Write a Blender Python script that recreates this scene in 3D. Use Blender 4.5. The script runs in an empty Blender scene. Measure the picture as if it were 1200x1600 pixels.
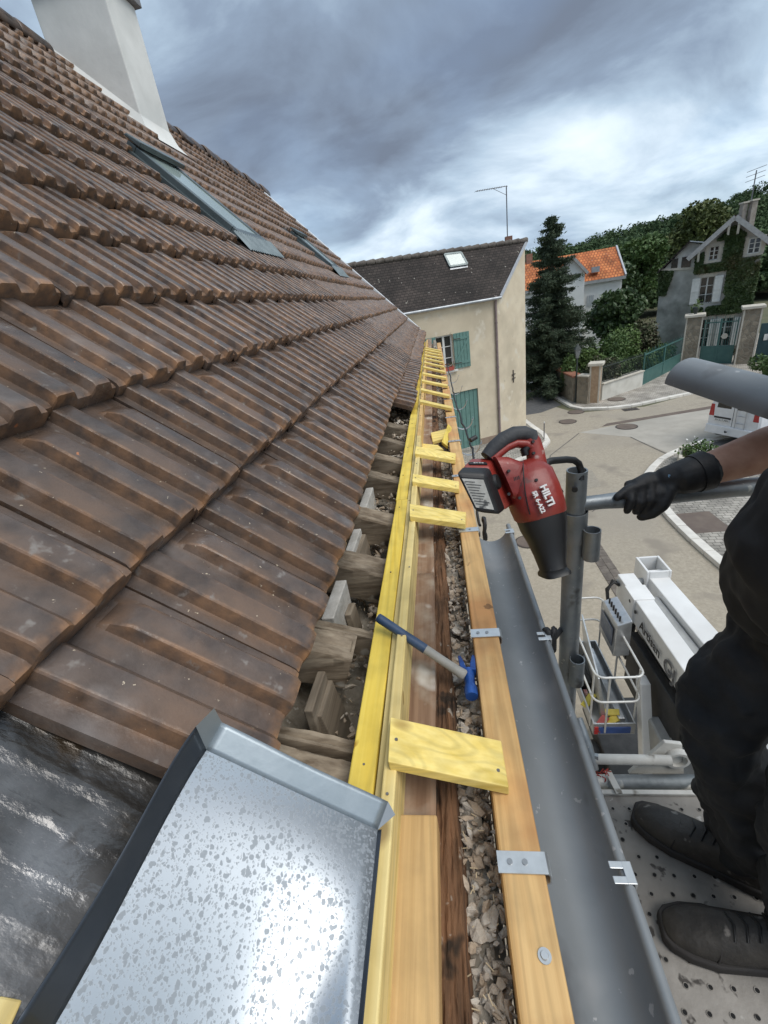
import bpy, bmesh, math, random
import numpy as np
from mathutils import Vector, Matrix, noise as mnoise

# ------------------------------------------------------------------ camera
rnd = random.Random(7)
npr = np.random.default_rng(11)
S = bpy.context.scene
COL = S.collection
CAMH = 6.7
FPX, CX, CY = 680.0, 600.0, 800.0
_D = Vector((233, 1410, 680)).normalized()
_Y = Vector((73, -343, 680)); _Y = (_Y - _D * _Y.dot(_D)).normalized()
_Z = -_D
_X = _Y.cross(_Z)
CAM = Vector((0, 0, CAMH))

def to_world(c):
    c = Vector(c)
    return Vector((_X.dot(c), _Y.dot(c), _Z.dot(c)))

camd = bpy.data.cameras.new('camera')
cam = bpy.data.objects.new('camera', camd)
COL.objects.link(cam)
camd.sensor_fit = 'HORIZONTAL'
camd.sensor_width = 36.0
camd.lens = FPX / 1200.0 * 36.0
camd.clip_start = 0.02
camd.clip_end = 2000
r_ = to_world((1, 0, 0)); u_ = to_world((0, -1, 0)); b_ = to_world((0, 0, -1))
cam.matrix_world = Matrix(((r_.x, u_.x, b_.x, 0), (r_.y, u_.y, b_.y, 0), (r_.z, u_.z, b_.z, CAMH), (0, 0, 0, 1)))
S.camera = cam
S.render.resolution_x = 768
S.render.resolution_y = 1024

# ------------------------------------------------------------------ world, sun, exposure
SUN_EL, SUN_AZ = math.radians(58), math.radians(122)     # azimuth clockwise from +Y
wd = bpy.data.worlds.new('World'); S.world = wd; wd.use_nodes = True
nt = wd.node_tree; nt.nodes.clear()
def N(tree, t, **kw):
    n = tree.nodes.new(t)
    for k, v in kw.items():
        setattr(n, k, v)
    return n
def L(tree, a, b):
    tree.links.new(a, b)
out = N(nt, 'ShaderNodeOutputWorld'); bg = N(nt, 'ShaderNodeBackground')
bg.inputs['Strength'].default_value = 0.1
sky = N(nt, 'ShaderNodeTexSky', sky_type='NISHITA')
sky.sun_disc = False; sky.sun_elevation = SUN_EL; sky.sun_rotation = SUN_AZ
tc = N(nt, 'ShaderNodeTexCoord')
sep = N(nt, 'ShaderNodeSeparateXYZ'); L(nt, tc.outputs['Generated'], sep.inputs[0])
def math_node(tree, op, a, b=None, clamp=False):
    m = N(tree, 'ShaderNodeMath', operation=op, use_clamp=clamp)
    for i, v in enumerate((a, b)):
        if v is None: continue
        if isinstance(v, (int, float)): m.inputs[i].default_value = v
        else: L(tree, v, m.inputs[i])
    return m.outputs[0]
zc = math_node(nt, 'MAXIMUM', sep.outputs['Z'], 0.0)
zz = math_node(nt, 'ADD', zc, 0.40)
cx_ = math_node(nt, 'DIVIDE', sep.outputs['X'], zz)
cy_ = math_node(nt, 'DIVIDE', sep.outputs['Y'], zz)
comb = N(nt, 'ShaderNodeCombineXYZ'); L(nt, cx_, comb.inputs[0]); L(nt, cy_, comb.inputs[1])
mp = N(nt, 'ShaderNodeMapping'); L(nt, comb.outputs[0], mp.inputs['Vector'])
mp.inputs['Rotation'].default_value = (0, 0, math.radians(35))
mp.inputs['Scale'].default_value = (1.0, 1.4, 1)
mp.inputs['Location'].default_value = (7.9, 2.3, 0)
# two cloud decks: broad dark masses, and ragged brighter breaks between them
def cloud_noise(scale, detail, rough, dist, loc):
    m_ = N(nt, 'ShaderNodeMapping'); L(nt, mp.outputs[0], m_.inputs['Vector']); m_.inputs['Location'].default_value = loc
    q_ = N(nt, 'ShaderNodeTexNoise'); q_.inputs['Scale'].default_value = scale; q_.inputs['Detail'].default_value = detail
    q_.inputs['Roughness'].default_value = rough; q_.inputs['Distortion'].default_value = dist; L(nt, m_.outputs[0], q_.inputs['Vector']); return q_.outputs['Fac']
big = cloud_noise(.75, 3, .45, .3, (11.5, 3.0, 0))
mid = cloud_noise(2.3, 8, .55, .35, (2.0, 2.0, 0))
mixn = math_node(nt, 'ADD', math_node(nt, 'MULTIPLY', big, .62), math_node(nt, 'MULTIPLY', mid, .38))
mixn = math_node(nt, 'ADD', math_node(nt, 'MULTIPLY', math_node(nt, 'SUBTRACT', mixn, .5), 1.85), .5)
# low clouds over the horizon are thinner and brighter, as they are under any broken overcast
lift = math_node(nt, 'MAXIMUM', math_node(nt, 'MULTIPLY', math_node(nt, 'SUBTRACT', 0.26, zc), 0.34), -0.03)
shade = math_node(nt, 'ADD', mixn, lift)
ramp = N(nt, 'ShaderNodeValToRGB'); L(nt, shade, ramp.inputs[0])
cr = ramp.color_ramp; cr.interpolation = 'LINEAR'
cr.elements[0].position = 0.30; cr.elements[0].color = (.86, 1.06, 1.42, 1)
cr.elements[1].position = 0.84; cr.elements[1].color = (4.7, 5.05, 5.35, 1)
e = cr.elements.new(0.45); e.color = (1.32, 1.70, 2.26, 1)
e = cr.elements.new(0.56); e.color = (2.2, 2.8, 3.45, 1)
e = cr.elements.new(0.68); e.color = (3.55, 4.15, 4.7, 1)
# thin spots let the blue sky through
n3 = N(nt, 'ShaderNodeTexNoise'); n3.inputs['Scale'].default_value = 1.5; n3.inputs['Detail'].default_value = 4
mp3 = N(nt, 'ShaderNodeMapping'); L(nt, comb.outputs[0], mp3.inputs['Vector']); mp3.inputs['Location'].default_value = (5.3, 9.1, 0)
L(nt, mp3.outputs[0], n3.inputs['Vector'])
hole = N(nt, 'ShaderNodeMapRange'); L(nt, n3.outputs['Fac'], hole.inputs[0])
hole.inputs[1].default_value = 0.5; hole.inputs[2].default_value = 0.72; hole.inputs[3].default_value = 0.0; hole.inputs[4].default_value = 0.30
mix = N(nt, 'ShaderNodeMixRGB'); L(nt, hole.outputs[0], mix.inputs[0]); L(nt, ramp.outputs[0], mix.inputs[1]); L(nt, sky.outputs[0], mix.inputs[2])
L(nt, mix.outputs[0], bg.inputs['Color']); L(nt, bg.outputs[0], out.inputs[0])

sd_ = bpy.data.lights.new('sun', 'SUN'); sd_.energy = 1.05; sd_.angle = math.radians(38); sd_.color = (1.0, 0.96, 0.9)
sun = bpy.data.objects.new('sun', sd_); COL.objects.link(sun)
sdir = Vector((math.sin(SUN_AZ) * math.cos(SUN_EL), math.cos(SUN_AZ) * math.cos(SUN_EL), math.sin(SUN_EL)))
sun.rotation_euler = sdir.to_track_quat('Z', 'Y').to_euler(); sun.location = (0, 0, 60)
vs = S.view_settings
vs.view_transform = 'Standard'; vs.look = 'None'; vs.gamma = 1.0; vs.use_curve_mapping = False
vs.exposure = 1.2
try:
    S.cycles.max_bounces = 6; S.cycles.diffuse_bounces = 3; S.cycles.glossy_bounces = 3; S.cycles.transmission_bounces = 4
except Exception:
    pass

# ------------------------------------------------------------------ pixel -> direction -> place
def ray(x, y):
    return to_world(((x - CX) / FPX, (y - CY) / FPX, 1.0))
def on_z(x, y, z):                       # on the horizontal plane at height z
    r = ray(x, y); return CAM + r * ((z - CAMH) / r.z)
def on_y(x, y, Y):
    r = ray(x, y); return CAM + r * (Y / r.y)
def at_d(x, y, d):                       # at depth d along the view axis
    return CAM + ray(x, y) * d
def on_v(x, y, q, t):                    # on the vertical plane through q along t
    nrm = Vector((-t.y, t.x, 0)); r = ray(x, y)
    return CAM + r * ((Vector(q) - CAM).dot(nrm) / r.dot(nrm))
def W(x, y, zr):
    return Vector((x, y, CAMH + zr))

# ------------------------------------------------------------------ mesh helpers
class MB:
    def __init__(s, M=None):
        s.v = []; s.f = []; s.M = M
    def add(s, vs_, fs):
        o = len(s.v)
        for p in vs_:
            p = Vector(p)
            s.v.append(tuple(s.M @ p) if s.M is not None else tuple(p))
        s.f += [tuple(i + o for i in f) for f in fs]
        return s
    def box(s, x0, x1, y0, y1, z0, z1):
        return s.add([(x0, y0, z0), (x1, y0, z0), (x1, y1, z0), (x0, y1, z0), (x0, y0, z1), (x1, y0, z1), (x1, y1, z1), (x0, y1, z1)],
                     [(0, 3, 2, 1), (4, 5, 6, 7), (0, 1, 5, 4), (1, 2, 6, 5), (2, 3, 7, 6), (3, 0, 4, 7)])
    def hexa(s, b, t):                   # bottom ring of 4 (ccw from above), top ring of 4
        return s.add(list(b) + list(t), [(0, 3, 2, 1), (4, 5, 6, 7), (0, 1, 5, 4), (1, 2, 6, 5), (2, 3, 7, 6), (3, 0, 4, 7)])
    def bar(s, p, q, w, h, up=(0, 0, 1)):
        p = Vector(p); q = Vector(q); d = (q - p).normalized()
        a = d.cross(Vector(up))
        if a.length < 1e-5: a = d.cross(Vector((1, 0, 0)))
        a.normalize(); b = a.cross(d).normalized()
        a = a * (w / 2); b = b * (h / 2)
        return s.hexa([p - a - b, p + a - b, q + a - b, q - a - b], [p - a + b, p + a + b, q + a + b, q - a + b])
    def loft(s, rings, cap0=True, cap1=True, closed=True):
        n = len(rings[0]); vs_ = [p for r in rings for p in r]; fs = []
        m = n if closed else n - 1
        for i in range(len(rings) - 1):
            for j in range(m):
                k = (j + 1) % n
                fs.append((i * n + j, i * n + k, (i + 1) * n + k, (i + 1) * n + j))
        if cap0: fs.append(tuple(range(n - 1, -1, -1)))
        if cap1: fs.append(tuple((len(rings) - 1) * n + j for j in range(n)))
        return s.add(vs_, fs)
    def tube(s, pts, r, n=12, caps=True, flat=1.0, up=None):
        pts = [Vector(p) for p in pts]; R = r if isinstance(r, (list, tuple)) else [r] * len(pts)
        rings = []; a = None
        for i, p in enumerate(pts):
            d = (pts[min(i + 1, len(pts) - 1)] - pts[max(i - 1, 0)]).normalized()
            if a is None:
                a = d.cross(Vector(up) if up else (Vector((0, 0, 1)) if abs(d.z) < .9 else Vector((1, 0, 0)))).normalized()
            else:
                a = (a - d * a.dot(d)).normalized()
            b = d.cross(a)
            rings.append([p + a * (math.cos(2 * math.pi * k / n) * R[i]) + b * (math.sin(2 * math.pi * k / n) * R[i] * flat) for k in range(n)])
        return s.loft(rings, caps, caps)
    def prism(s, poly, ext):
        ext = Vector(ext); n = len(poly); P = [Vector(p) for p in poly]
        vs_ = P + [p + ext for p in P]
        fs = [tuple(range(n - 1, -1, -1)), tuple(range(n, 2 * n))] + [(i, (i + 1) % n, n + (i + 1) % n, n + i) for i in range(n)]
        return s.add(vs_, fs)
    def quad(s, a, b, c, d):
        return s.add([a, b, c, d], [(0, 1, 2, 3)])
    def ell(s, c, rx, ry, rz, n=16, m=10, M=None):
        c = Vector(c); rings = []
        for i in range(m + 1):
            t = math.pi * (i / m) ; t = min(max(t, 0.02), math.pi - 0.02)
            ring = []
            for k in range(n):
                a = 2 * math.pi * k / n
                p = Vector((rx * math.sin(t) * math.cos(a), ry * math.sin(t) * math.sin(a), -rz * math.cos(t)))
                if M is not None: p = M @ p
                ring.append(c + p)
            rings.append(ring)
        return s.loft(rings)
    def cap(s, p, q, r1, r2, n=14):      # tapered capsule
        p = Vector(p); q = Vector(q); d = (q - p).normalized()
        a = d.cross(Vector((0, 0, 1)) if abs(d.z) < .9 else Vector((1, 0, 0))).normalized(); b = d.cross(a)
        rings = []
        for t in (-88, -60, -30, 0):
            t = math.radians(t); rings.append([p + d * (r1 * math.sin(t)) + (a * math.cos(2 * math.pi * k / n) + b * math.sin(2 * math.pi * k / n)) * (r1 * math.cos(t)) for k in range(n)])
        for t in (0, 30, 60, 88):
            t = math.radians(t); rings.append([q + d * (r2 * math.sin(t)) + (a * math.cos(2 * math.pi * k / n) + b * math.sin(2 * math.pi * k / n)) * (r2 * math.cos(t)) for k in range(n)])
        return s.loft(rings)
    def obj(s, name, mat, parent=None, smooth=None, bevel=0, seg=2, recalc=True):
        me = bpy.data.meshes.new(name)
        P = np.array(s.v, dtype=float)
        c = (P.min(0) + P.max(0)) / 2; c[2] = P[:, 2].min()
        me.from_pydata([tuple(p) for p in (P - c)], [], s.f)
        if recalc:
            bm = bmesh.new(); bm.from_mesh(me); bmesh.ops.recalc_face_normals(bm, faces=bm.faces); bm.to_mesh(me); bm.free()
        me.materials.append(mat)
        o = bpy.data.objects.new(name, me); COL.objects.link(o)
        if smooth is not None:
            me.shade_smooth(); me.set_sharp_from_angle(angle=math.radians(smooth))
        if bevel:
            b = o.modifiers.new('bevel', 'BEVEL'); b.width = bevel; b.segments = seg; b.limit_method = 'ANGLE'; b.angle_limit = math.radians(35)
        place(o, Vector(c), parent)
        return o

WPOS = {}
def place(o, loc, parent):
    loc = Vector((loc[0], loc[1], loc[2] if len(loc) > 2 else 0.0))
    WPOS[o.name] = loc.copy()
    if parent is not None:
        o.parent = parent; o.location = loc - WPOS[parent.name]
    else:
        o.location = loc
def thing(name, loc, label, cat, group=None):
    o = bpy.data.objects.new(name, None); COL.objects.link(o); o.empty_display_size = .1
    place(o, Vector(loc), None)
    return tag(o, label, cat, group)
def part(name, loc, parent):
    o = bpy.data.objects.new(name, None); COL.objects.link(o); o.empty_display_size = .1
    place(o, Vector(loc), parent); return o
def tag(o, label, cat, group=None, kind=None):
    o['label'] = label; o['category'] = cat
    if group: o['group'] = group
    if kind: o['kind'] = kind
    return o
def struct(o):
    o['kind'] = 'structure'; return o
def stuff(o):
    o['kind'] = 'stuff'; return o
def np_mesh(name, V, F, mat, parent=None, attrs=None, smooth=False):
    """V (n,3), F (m,4) arrays"""
    V = np.asarray(V, dtype=np.float32); F = np.asarray(F, dtype=np.int32)
    c = (V.min(0) + V.max(0)) / 2; c[2] = V[:, 2].min()
    me = bpy.data.meshes.new(name); k = F.shape[1]
    me.vertices.add(len(V)); me.vertices.foreach_set('co', (V - c).ravel())
    me.loops.add(F.size); me.loops.foreach_set('vertex_index', F.ravel())
    me.polygons.add(len(F)); me.polygons.foreach_set('loop_start', np.arange(0, F.size, k, dtype=np.int32))
    me.update(calc_edges=True)
    if attrs:
        for an, av in attrs.items():
            at = me.attributes.new(an, 'FLOAT', 'POINT'); at.data.foreach_set('value', np.asarray(av, dtype=np.float32))
    me.shade_smooth() if smooth else me.shade_flat()
    me.materials.append(mat)
    o = bpy.data.objects.new(name, me); COL.objects.link(o)
    place(o, Vector([float(x) for x in c]), parent)
    return o

def leaf_arrays(P, size, rng, flat=0.0, aspect=0.6, nrm=None, spread=1.0):
    """pointed leaf quads at P (n,3); returns V, F, rnd"""
    P = np.asarray(P, float); n = len(P)
    d = rng.normal(size=(n, 3)) * spread
    if nrm is not None: d = d + np.asarray(nrm) * 1.6
    d[:, 2] += flat
    d /= np.linalg.norm(d, axis=1)[:, None] + 1e-9
    t = np.cross(d, rng.normal(size=(n, 3))); t /= np.linalg.norm(t, axis=1)[:, None] + 1e-9
    b = np.cross(d, t)
    sz = (size * (0.6 + 0.8 * rng.random(n)))[:, None]
    V = np.empty((n, 4, 3))
    V[:, 0] = P - t * sz * .5
    V[:, 1] = P + b * sz * aspect * .5 + d * sz * .08
    V[:, 2] = P + t * sz * .5
    V[:, 3] = P - b * sz * aspect * .5 + d * sz * .08
    F = np.arange(n * 4).reshape(n, 4)
    r = np.repeat(rng.random(n), 4)
    return V.reshape(-1, 3), F, r
def leaf_obj(name, P, size, mat, parent, rng, **kw):
    V, F, r = leaf_arrays(P, size, rng, **kw)
    return np_mesh(name, V, F, mat, parent, {'rnd': r})
def blob_points(rng, n, centers, radii, shell=0.55):
    """points through the volume of several ellipsoids, denser near their skins"""
    centers = np.asarray(centers, float); radii = np.asarray(radii, float)
    if radii.ndim == 1: radii = np.stack([radii] * 3, 1)
    vol = radii.prod(1) ** (2 / 3); idx = rng.choice(len(centers), n, p=vol / vol.sum())
    d = rng.normal(size=(n, 3)); d /= np.linalg.norm(d, axis=1)[:, None]
    r = (shell + (1 - shell) * rng.random(n)) ** 0.7
    return centers[idx] + d * radii[idx] * r[:, None]

# ------------------------------------------------------------------ materials
MATS = {}
def mat(name, c1, c2=None, scale=6.0, rough=.6, metal=0.0, bump=0.0, bscale=None, stretch=(1, 1, 1), detail=6, spec=.5,
        specks=(), rvar=.0, rnd_amt=.0, c3=None, s3=1.2, lo=.35, hi=.65, wear=None, attr_rnd=None, dist=0.0, bdist=.01, rrange=0, trans=0, coat=0):
    if name in MATS: return MATS[name]
    m = bpy.data.materials.new(name); m.use_nodes = True; t = m.node_tree
    p = t.nodes['Principled BSDF']; MATS[name] = m
    c2 = c2 or c1
    tc = N(t, 'ShaderNodeTexCoord'); mp = N(t, 'ShaderNodeMapping'); L(t, tc.outputs['Object'], mp.inputs['Vector'])
    oi = N(t, 'ShaderNodeObjectInfo')
    off = N(t, 'ShaderNodeVectorMath', operation='SCALE'); cmb = N(t, 'ShaderNodeCombineXYZ')
    for i in range(3): L(t, oi.outputs['Random'], cmb.inputs[i])
    L(t, cmb.outputs[0], off.inputs[0]); off.inputs['Scale'].default_value = 37.0
    L(t, off.outputs[0], mp.inputs['Location'])
    mp.inputs['Scale'].default_value = stretch
    n = N(t, 'ShaderNodeTexNoise'); n.inputs['Scale'].default_value = scale; n.inputs['Detail'].default_value = detail; n.inputs['Roughness'].default_value = .6
    n.inputs['Distortion'].default_value = dist
    L(t, mp.outputs[0], n.inputs['Vector'])
    rp = N(t, 'ShaderNodeValToRGB'); rp.color_ramp.elements[0].position = lo; rp.color_ramp.elements[1].position = hi
    rp.color_ramp.elements[0].color = (*c1, 1); rp.color_ramp.elements[1].color = (*c2, 1)
    L(t, n.outputs['Fac'], rp.inputs[0]); col = rp.outputs[0]
    def mixc(fac, a, b, bt='MIX'):
        mx = N(t, 'ShaderNodeMixRGB', blend_type=bt)
        if isinstance(fac, (int, float)): mx.inputs[0].default_value = fac
        else: L(t, fac, mx.inputs[0])
        for i, v in ((1, a), (2, b)):
            if isinstance(v, tuple): mx.inputs[i].default_value = (*v, 1)
            else: L(t, v, mx.inputs[i])
        return mx.outputs[0]
    if c3:
        nb = N(t, 'ShaderNodeTexNoise'); nb.inputs['Scale'].default_value = s3; nb.inputs['Detail'].default_value = 5; L(t, tc.outputs['Object'], nb.inputs['Vector'])
        mr = N(t, 'ShaderNodeMapRange'); L(t, nb.outputs['Fac'], mr.inputs[0]); mr.inputs[1].default_value = .48; mr.inputs[2].default_value = .68
        col = mixc(mr.outputs[0], col, c3)
    if wear:
        at = N(t, 'ShaderNodeAttribute'); at.attribute_name = 'wear'
        nw = N(t, 'ShaderNodeTexNoise'); nw.inputs['Scale'].default_value = 28; nw.inputs['Detail'].default_value = 6; L(t, mp.outputs[0], nw.inputs['Vector'])
        w = math_node(t, 'MULTIPLY', at.outputs['Fac'], math_node(t, 'MULTIPLY', math_node(t, 'SUBTRACT', nw.outputs['Fac'], .36, True), 3.2), True)
        col = mixc(w, col, wear)
    for (sc, ss, th, wd_) in specks:
        ns = N(t, 'ShaderNodeTexNoise'); ns.inputs['Scale'].default_value = ss; ns.inputs['Detail'].default_value = 3; L(t, mp.outputs[0] if stretch == (1, 1, 1) else tc.outputs['Object'], ns.inputs['Vector'])
        mr = N(t, 'ShaderNodeMapRange'); L(t, ns.outputs['Fac'], mr.inputs[0]); mr.inputs[1].default_value = th; mr.inputs[2].default_value = th + wd_
        col = mixc(mr.outputs[0], col, sc)
    if attr_rnd:
        at = N(t, 'ShaderNodeAttribute'); at.attribute_name = 'rnd'
        col = mixc(at.outputs['Fac'], col, attr_rnd)
    if rnd_amt:
        hs = N(t, 'ShaderNodeHueSaturation'); L(t, col, hs.inputs['Color'])
        mr = N(t, 'ShaderNodeMapRange'); L(t, oi.outputs['Random'], mr.inputs[0]); mr.inputs[3].default_value = 1 - rnd_amt; mr.inputs[4].default_value = 1 + rnd_amt
        L(t, mr.outputs[0], hs.inputs['Value']); col = hs.outputs[0]
    L(t, col, p.inputs['Base Color'])
    p.inputs['Metallic'].default_value = metal; p.inputs['Specular IOR Level'].default_value = spec
    p.inputs['Roughness'].default_value = rough
    if coat: p.inputs['Coat Weight'].default_value = coat; p.inputs['Coat Roughness'].default_value = .1
    if rrange:
        nr = N(t, 'ShaderNodeTexNoise'); nr.inputs['Scale'].default_value = scale * .7; nr.inputs['Detail'].default_value = 5; L(t, mp.outputs[0], nr.inputs['Vector'])
        mr = N(t, 'ShaderNodeMapRange'); L(t, nr.outputs['Fac'], mr.inputs[0]); mr.inputs[1].default_value = .3; mr.inputs[2].default_value = .7
        mr.inputs[3].default_value = max(0, rough - rrange); mr.inputs[4].default_value = min(1, rough + rrange); L(t, mr.outputs[0], p.inputs['Roughness'])
    if bump:
        bn = N(t, 'ShaderNodeTexNoise'); bn.inputs['Scale'].default_value = bscale or scale * 2; bn.inputs['Detail'].default_value = 8; L(t, mp.outputs[0], bn.inputs['Vector'])
        b = N(t, 'ShaderNodeBump'); b.inputs['Strength'].default_value = bump; b.inputs['Distance'].default_value = bdist
        L(t, bn.outputs['Fac'], b.inputs['Height']); L(t, b.outputs[0], p.inputs['Normal'])
    if trans:
        p.inputs['Transmission Weight'].default_value = trans
    return m
def wood(name, c1, c2, axis='Y', fine=55, bump=.25, rough=.6, knots=True, **kw):
    st = {'X': (1.6, fine, fine), 'Y': (fine, 1.6, fine), 'Z': (fine, fine, 1.6)}[axis]
    new = name not in MATS
    m = mat(name, c1, c2, scale=1.0, stretch=st, rough=rough, bump=bump, bscale=1.6, bdist=.002, detail=5, lo=.3, hi=.7, rnd_amt=.07, **kw)
    if new:
        # growth rings and a few knots over the fine fibre
        t = m.node_tree; p = t.nodes['Principled BSDF']; lk = p.inputs['Base Color'].links[0]; src = lk.from_socket
        tc = N(t, 'ShaderNodeTexCoord'); mp_ = N(t, 'ShaderNodeMapping'); L(t, tc.outputs['Object'], mp_.inputs['Vector'])
        mp_.inputs['Scale'].default_value = {'X': (.045, 1, 1), 'Y': (1, .045, 1), 'Z': (1, 1, .045)}[axis]
        oi = N(t, 'ShaderNodeObjectInfo'); cb_ = N(t, 'ShaderNodeCombineXYZ'); 
        for i in range(3): L(t, math_node(t, 'MULTIPLY', oi.outputs['Random'], 3.0 + i), cb_.inputs[i])
        L(t, cb_.outputs[0], mp_.inputs['Location'])
        nz = N(t, 'ShaderNodeTexNoise'); nz.inputs['Scale'].default_value = 7; nz.inputs['Detail'].default_value = 2; L(t, mp_.outputs[0], nz.inputs['Vector'])
        rg_ = math_node(t, 'SINE', math_node(t, 'MULTIPLY', nz.outputs['Fac'], 120.0))
        mr = N(t, 'ShaderNodeMapRange'); L(t, rg_, mr.inputs[0]); mr.inputs[1].default_value = -.2; mr.inputs[2].default_value = 1.0; mr.inputs[3].default_value = 1.0; mr.inputs[4].default_value = .86
        mx = N(t, 'ShaderNodeMixRGB', blend_type='MULTIPLY'); mx.inputs[0].default_value = 1.0; L(t, src, mx.inputs[1]); L(t, mr.outputs[0], mx.inputs[2])
        vo = N(t, 'ShaderNodeTexVoronoi'); vo.inputs['Scale'].default_value = 4.6; mk = N(t, 'ShaderNodeMapping'); L(t, tc.outputs['Object'], mk.inputs['Vector'])
        L(t, cb_.outputs[0], mk.inputs['Location']); mk.inputs['Scale'].default_value = {'X': (.55, 1, 1), 'Y': (1, .55, 1), 'Z': (1, 1, .55)}[axis]; L(t, mk.outputs[0], vo.inputs['Vector'])
        kr = N(t, 'ShaderNodeMapRange'); L(t, vo.outputs['Distance'], kr.inputs[0]); kr.inputs[1].default_value = .035; kr.inputs[2].default_value = .075; kr.inputs[3].default_value = .75; kr.inputs[4].default_value = 0
        m2 = N(t, 'ShaderNodeMixRGB'); L(t, kr.outputs[0], m2.inputs[0]); L(t, mx.outputs[0], m2.inputs[1]); m2.inputs[2].default_value = (c1[0] * .45, c1[1] * .38, c1[2] * .4, 1)
        # grubby handling marks
        ng = N(t, 'ShaderNodeTexNoise'); ng.inputs['Scale'].default_value = 13; ng.inputs['Detail'].default_value = 6; L(t, tc.outputs['Object'], ng.inputs['Vector'])
        gr = N(t, 'ShaderNodeMapRange'); L(t, ng.outputs['Fac'], gr.inputs[0]); gr.inputs[1].default_value = .45; gr.inputs[2].default_value = .72; gr.inputs[3].default_value = 1.06; gr.inputs[4].default_value = .84
        m3 = N(t, 'ShaderNodeMixRGB', blend_type='MULTIPLY'); m3.inputs[0].default_value = 1.0; L(t, m2.outputs[0], m3.inputs[1]); L(t, gr.outputs[0], m3.inputs[2])
        L(t, m3.outputs[0], p.inputs['Base Color'])
    return m
def cell_mat(name, c1, c2, joint, scale, rough=.8, bump=.6, squash=(1, 1, 1), jw=.06, grow=.0, bdist=.02):
    """stones or setts with mortar joints: fine pattern for far surfaces"""
    if name in MATS: return MATS[name]
    m = bpy.data.materials.new(name); m.use_nodes = True; t = m.node_tree; p = t.nodes['Principled BSDF']; MATS[name] = m
    tc = N(t, 'ShaderNodeTexCoord'); mp = N(t, 'ShaderNodeMapping'); L(t, tc.outputs['Object'], mp.inputs['Vector']); mp.inputs['Scale'].default_value = squash
    v = N(t, 'ShaderNodeTexVoronoi', feature='DISTANCE_TO_EDGE'); v.inputs['Scale'].default_value = scale; L(t, mp.outputs[0], v.inputs['Vector'])
    v2 = N(t, 'ShaderNodeTexVoronoi'); v2.inputs['Scale'].default_value = scale; L(t, mp.outputs[0], v2.inputs['Vector'])
    rp = N(t, 'ShaderNodeMixRGB'); sp = N(t, 'ShaderNodeSeparateColor'); L(t, v2.outputs['Color'], sp.inputs[0]); L(t, sp.outputs[0], rp.inputs[0])
    rp.inputs[1].default_value = (*c1, 1); rp.inputs[2].default_value = (*c2, 1)
    mr = N(t, 'ShaderNodeMapRange'); L(t, v.outputs['Distance'], mr.inputs[0]); mr.inputs[1].default_value = jw * .4; mr.inputs[2].default_value = jw
    mx = N(t, 'ShaderNodeMixRGB'); L(t, mr.outputs[0], mx.inputs[0]); mx.inputs[1].default_value = (*joint, 1); L(t, rp.outputs[0], mx.inputs[2])
    ns = N(t, 'ShaderNodeTexNoise'); ns.inputs['Scale'].default_value = 1.3; ns.inputs['Detail'].default_value = 5; L(t, tc.outputs['Object'], ns.inputs['Vector'])
    m2 = N(t, 'ShaderNodeMixRGB', blend_type='MULTIPLY'); m2.inputs[0].default_value = .6; L(t, mx.outputs[0], m2.inputs[1])
    gr = N(t, 'ShaderNodeMapRange'); L(t, ns.outputs['Fac'], gr.inputs[0]); gr.inputs[1].default_value = .3; gr.inputs[2].default_value = .7; gr.inputs[3].default_value = .55; gr.inputs[4].default_value = 1.25
    L(t, gr.outputs[0], m2.inputs[2]); L(t, m2.outputs[0], p.inputs['Base Color'])
    b = N(t, 'ShaderNodeBump'); b.inputs['Strength'].default_value = bump; b.inputs['Distance'].default_value = bdist; L(t, mr.outputs[0], b.inputs['Height']); L(t, b.outputs[0], p.inputs['Normal'])
    p.inputs['Roughness'].default_value = rough
    return m
def glass_mat(name, tint=(.02, .03, .035), rough=.05):
    return mat(name, tint, tint, rough=rough, spec=.9)
def text_mesh(body, size, mt, parent, origin, xdir, ydir, name='lettering', ext=.0006, bold=0.0, align='LEFT'):
    cu = bpy.data.curves.new(name, 'FONT'); cu.body = body; cu.size = size; cu.extrude = ext; cu.offset = bold; cu.align_x = align; cu.resolution_u = 3
    tmp = bpy.data.objects.new(name, cu); COL.objects.link(tmp)
    dg = bpy.context.evaluated_depsgraph_get(); me = bpy.data.meshes.new_from_object(tmp.evaluated_get(dg))
    bpy.data.objects.remove(tmp); bpy.data.curves.remove(cu)
    xd = Vector(xdir).normalized(); yd = Vector(ydir); yd = (yd - xd * yd.dot(xd)).normalized(); zd = xd.cross(yd)
    o0 = Vector(origin)
    for v in me.vertices:
        c = v.co.copy(); v.co = xd * c.x + yd * c.y + zd * c.z
    me.materials.clear(); me.materials.append(mt)
    o = bpy.data.objects.new(name, me); COL.objects.link(o); place(o, o0, parent)
    return o
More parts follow.
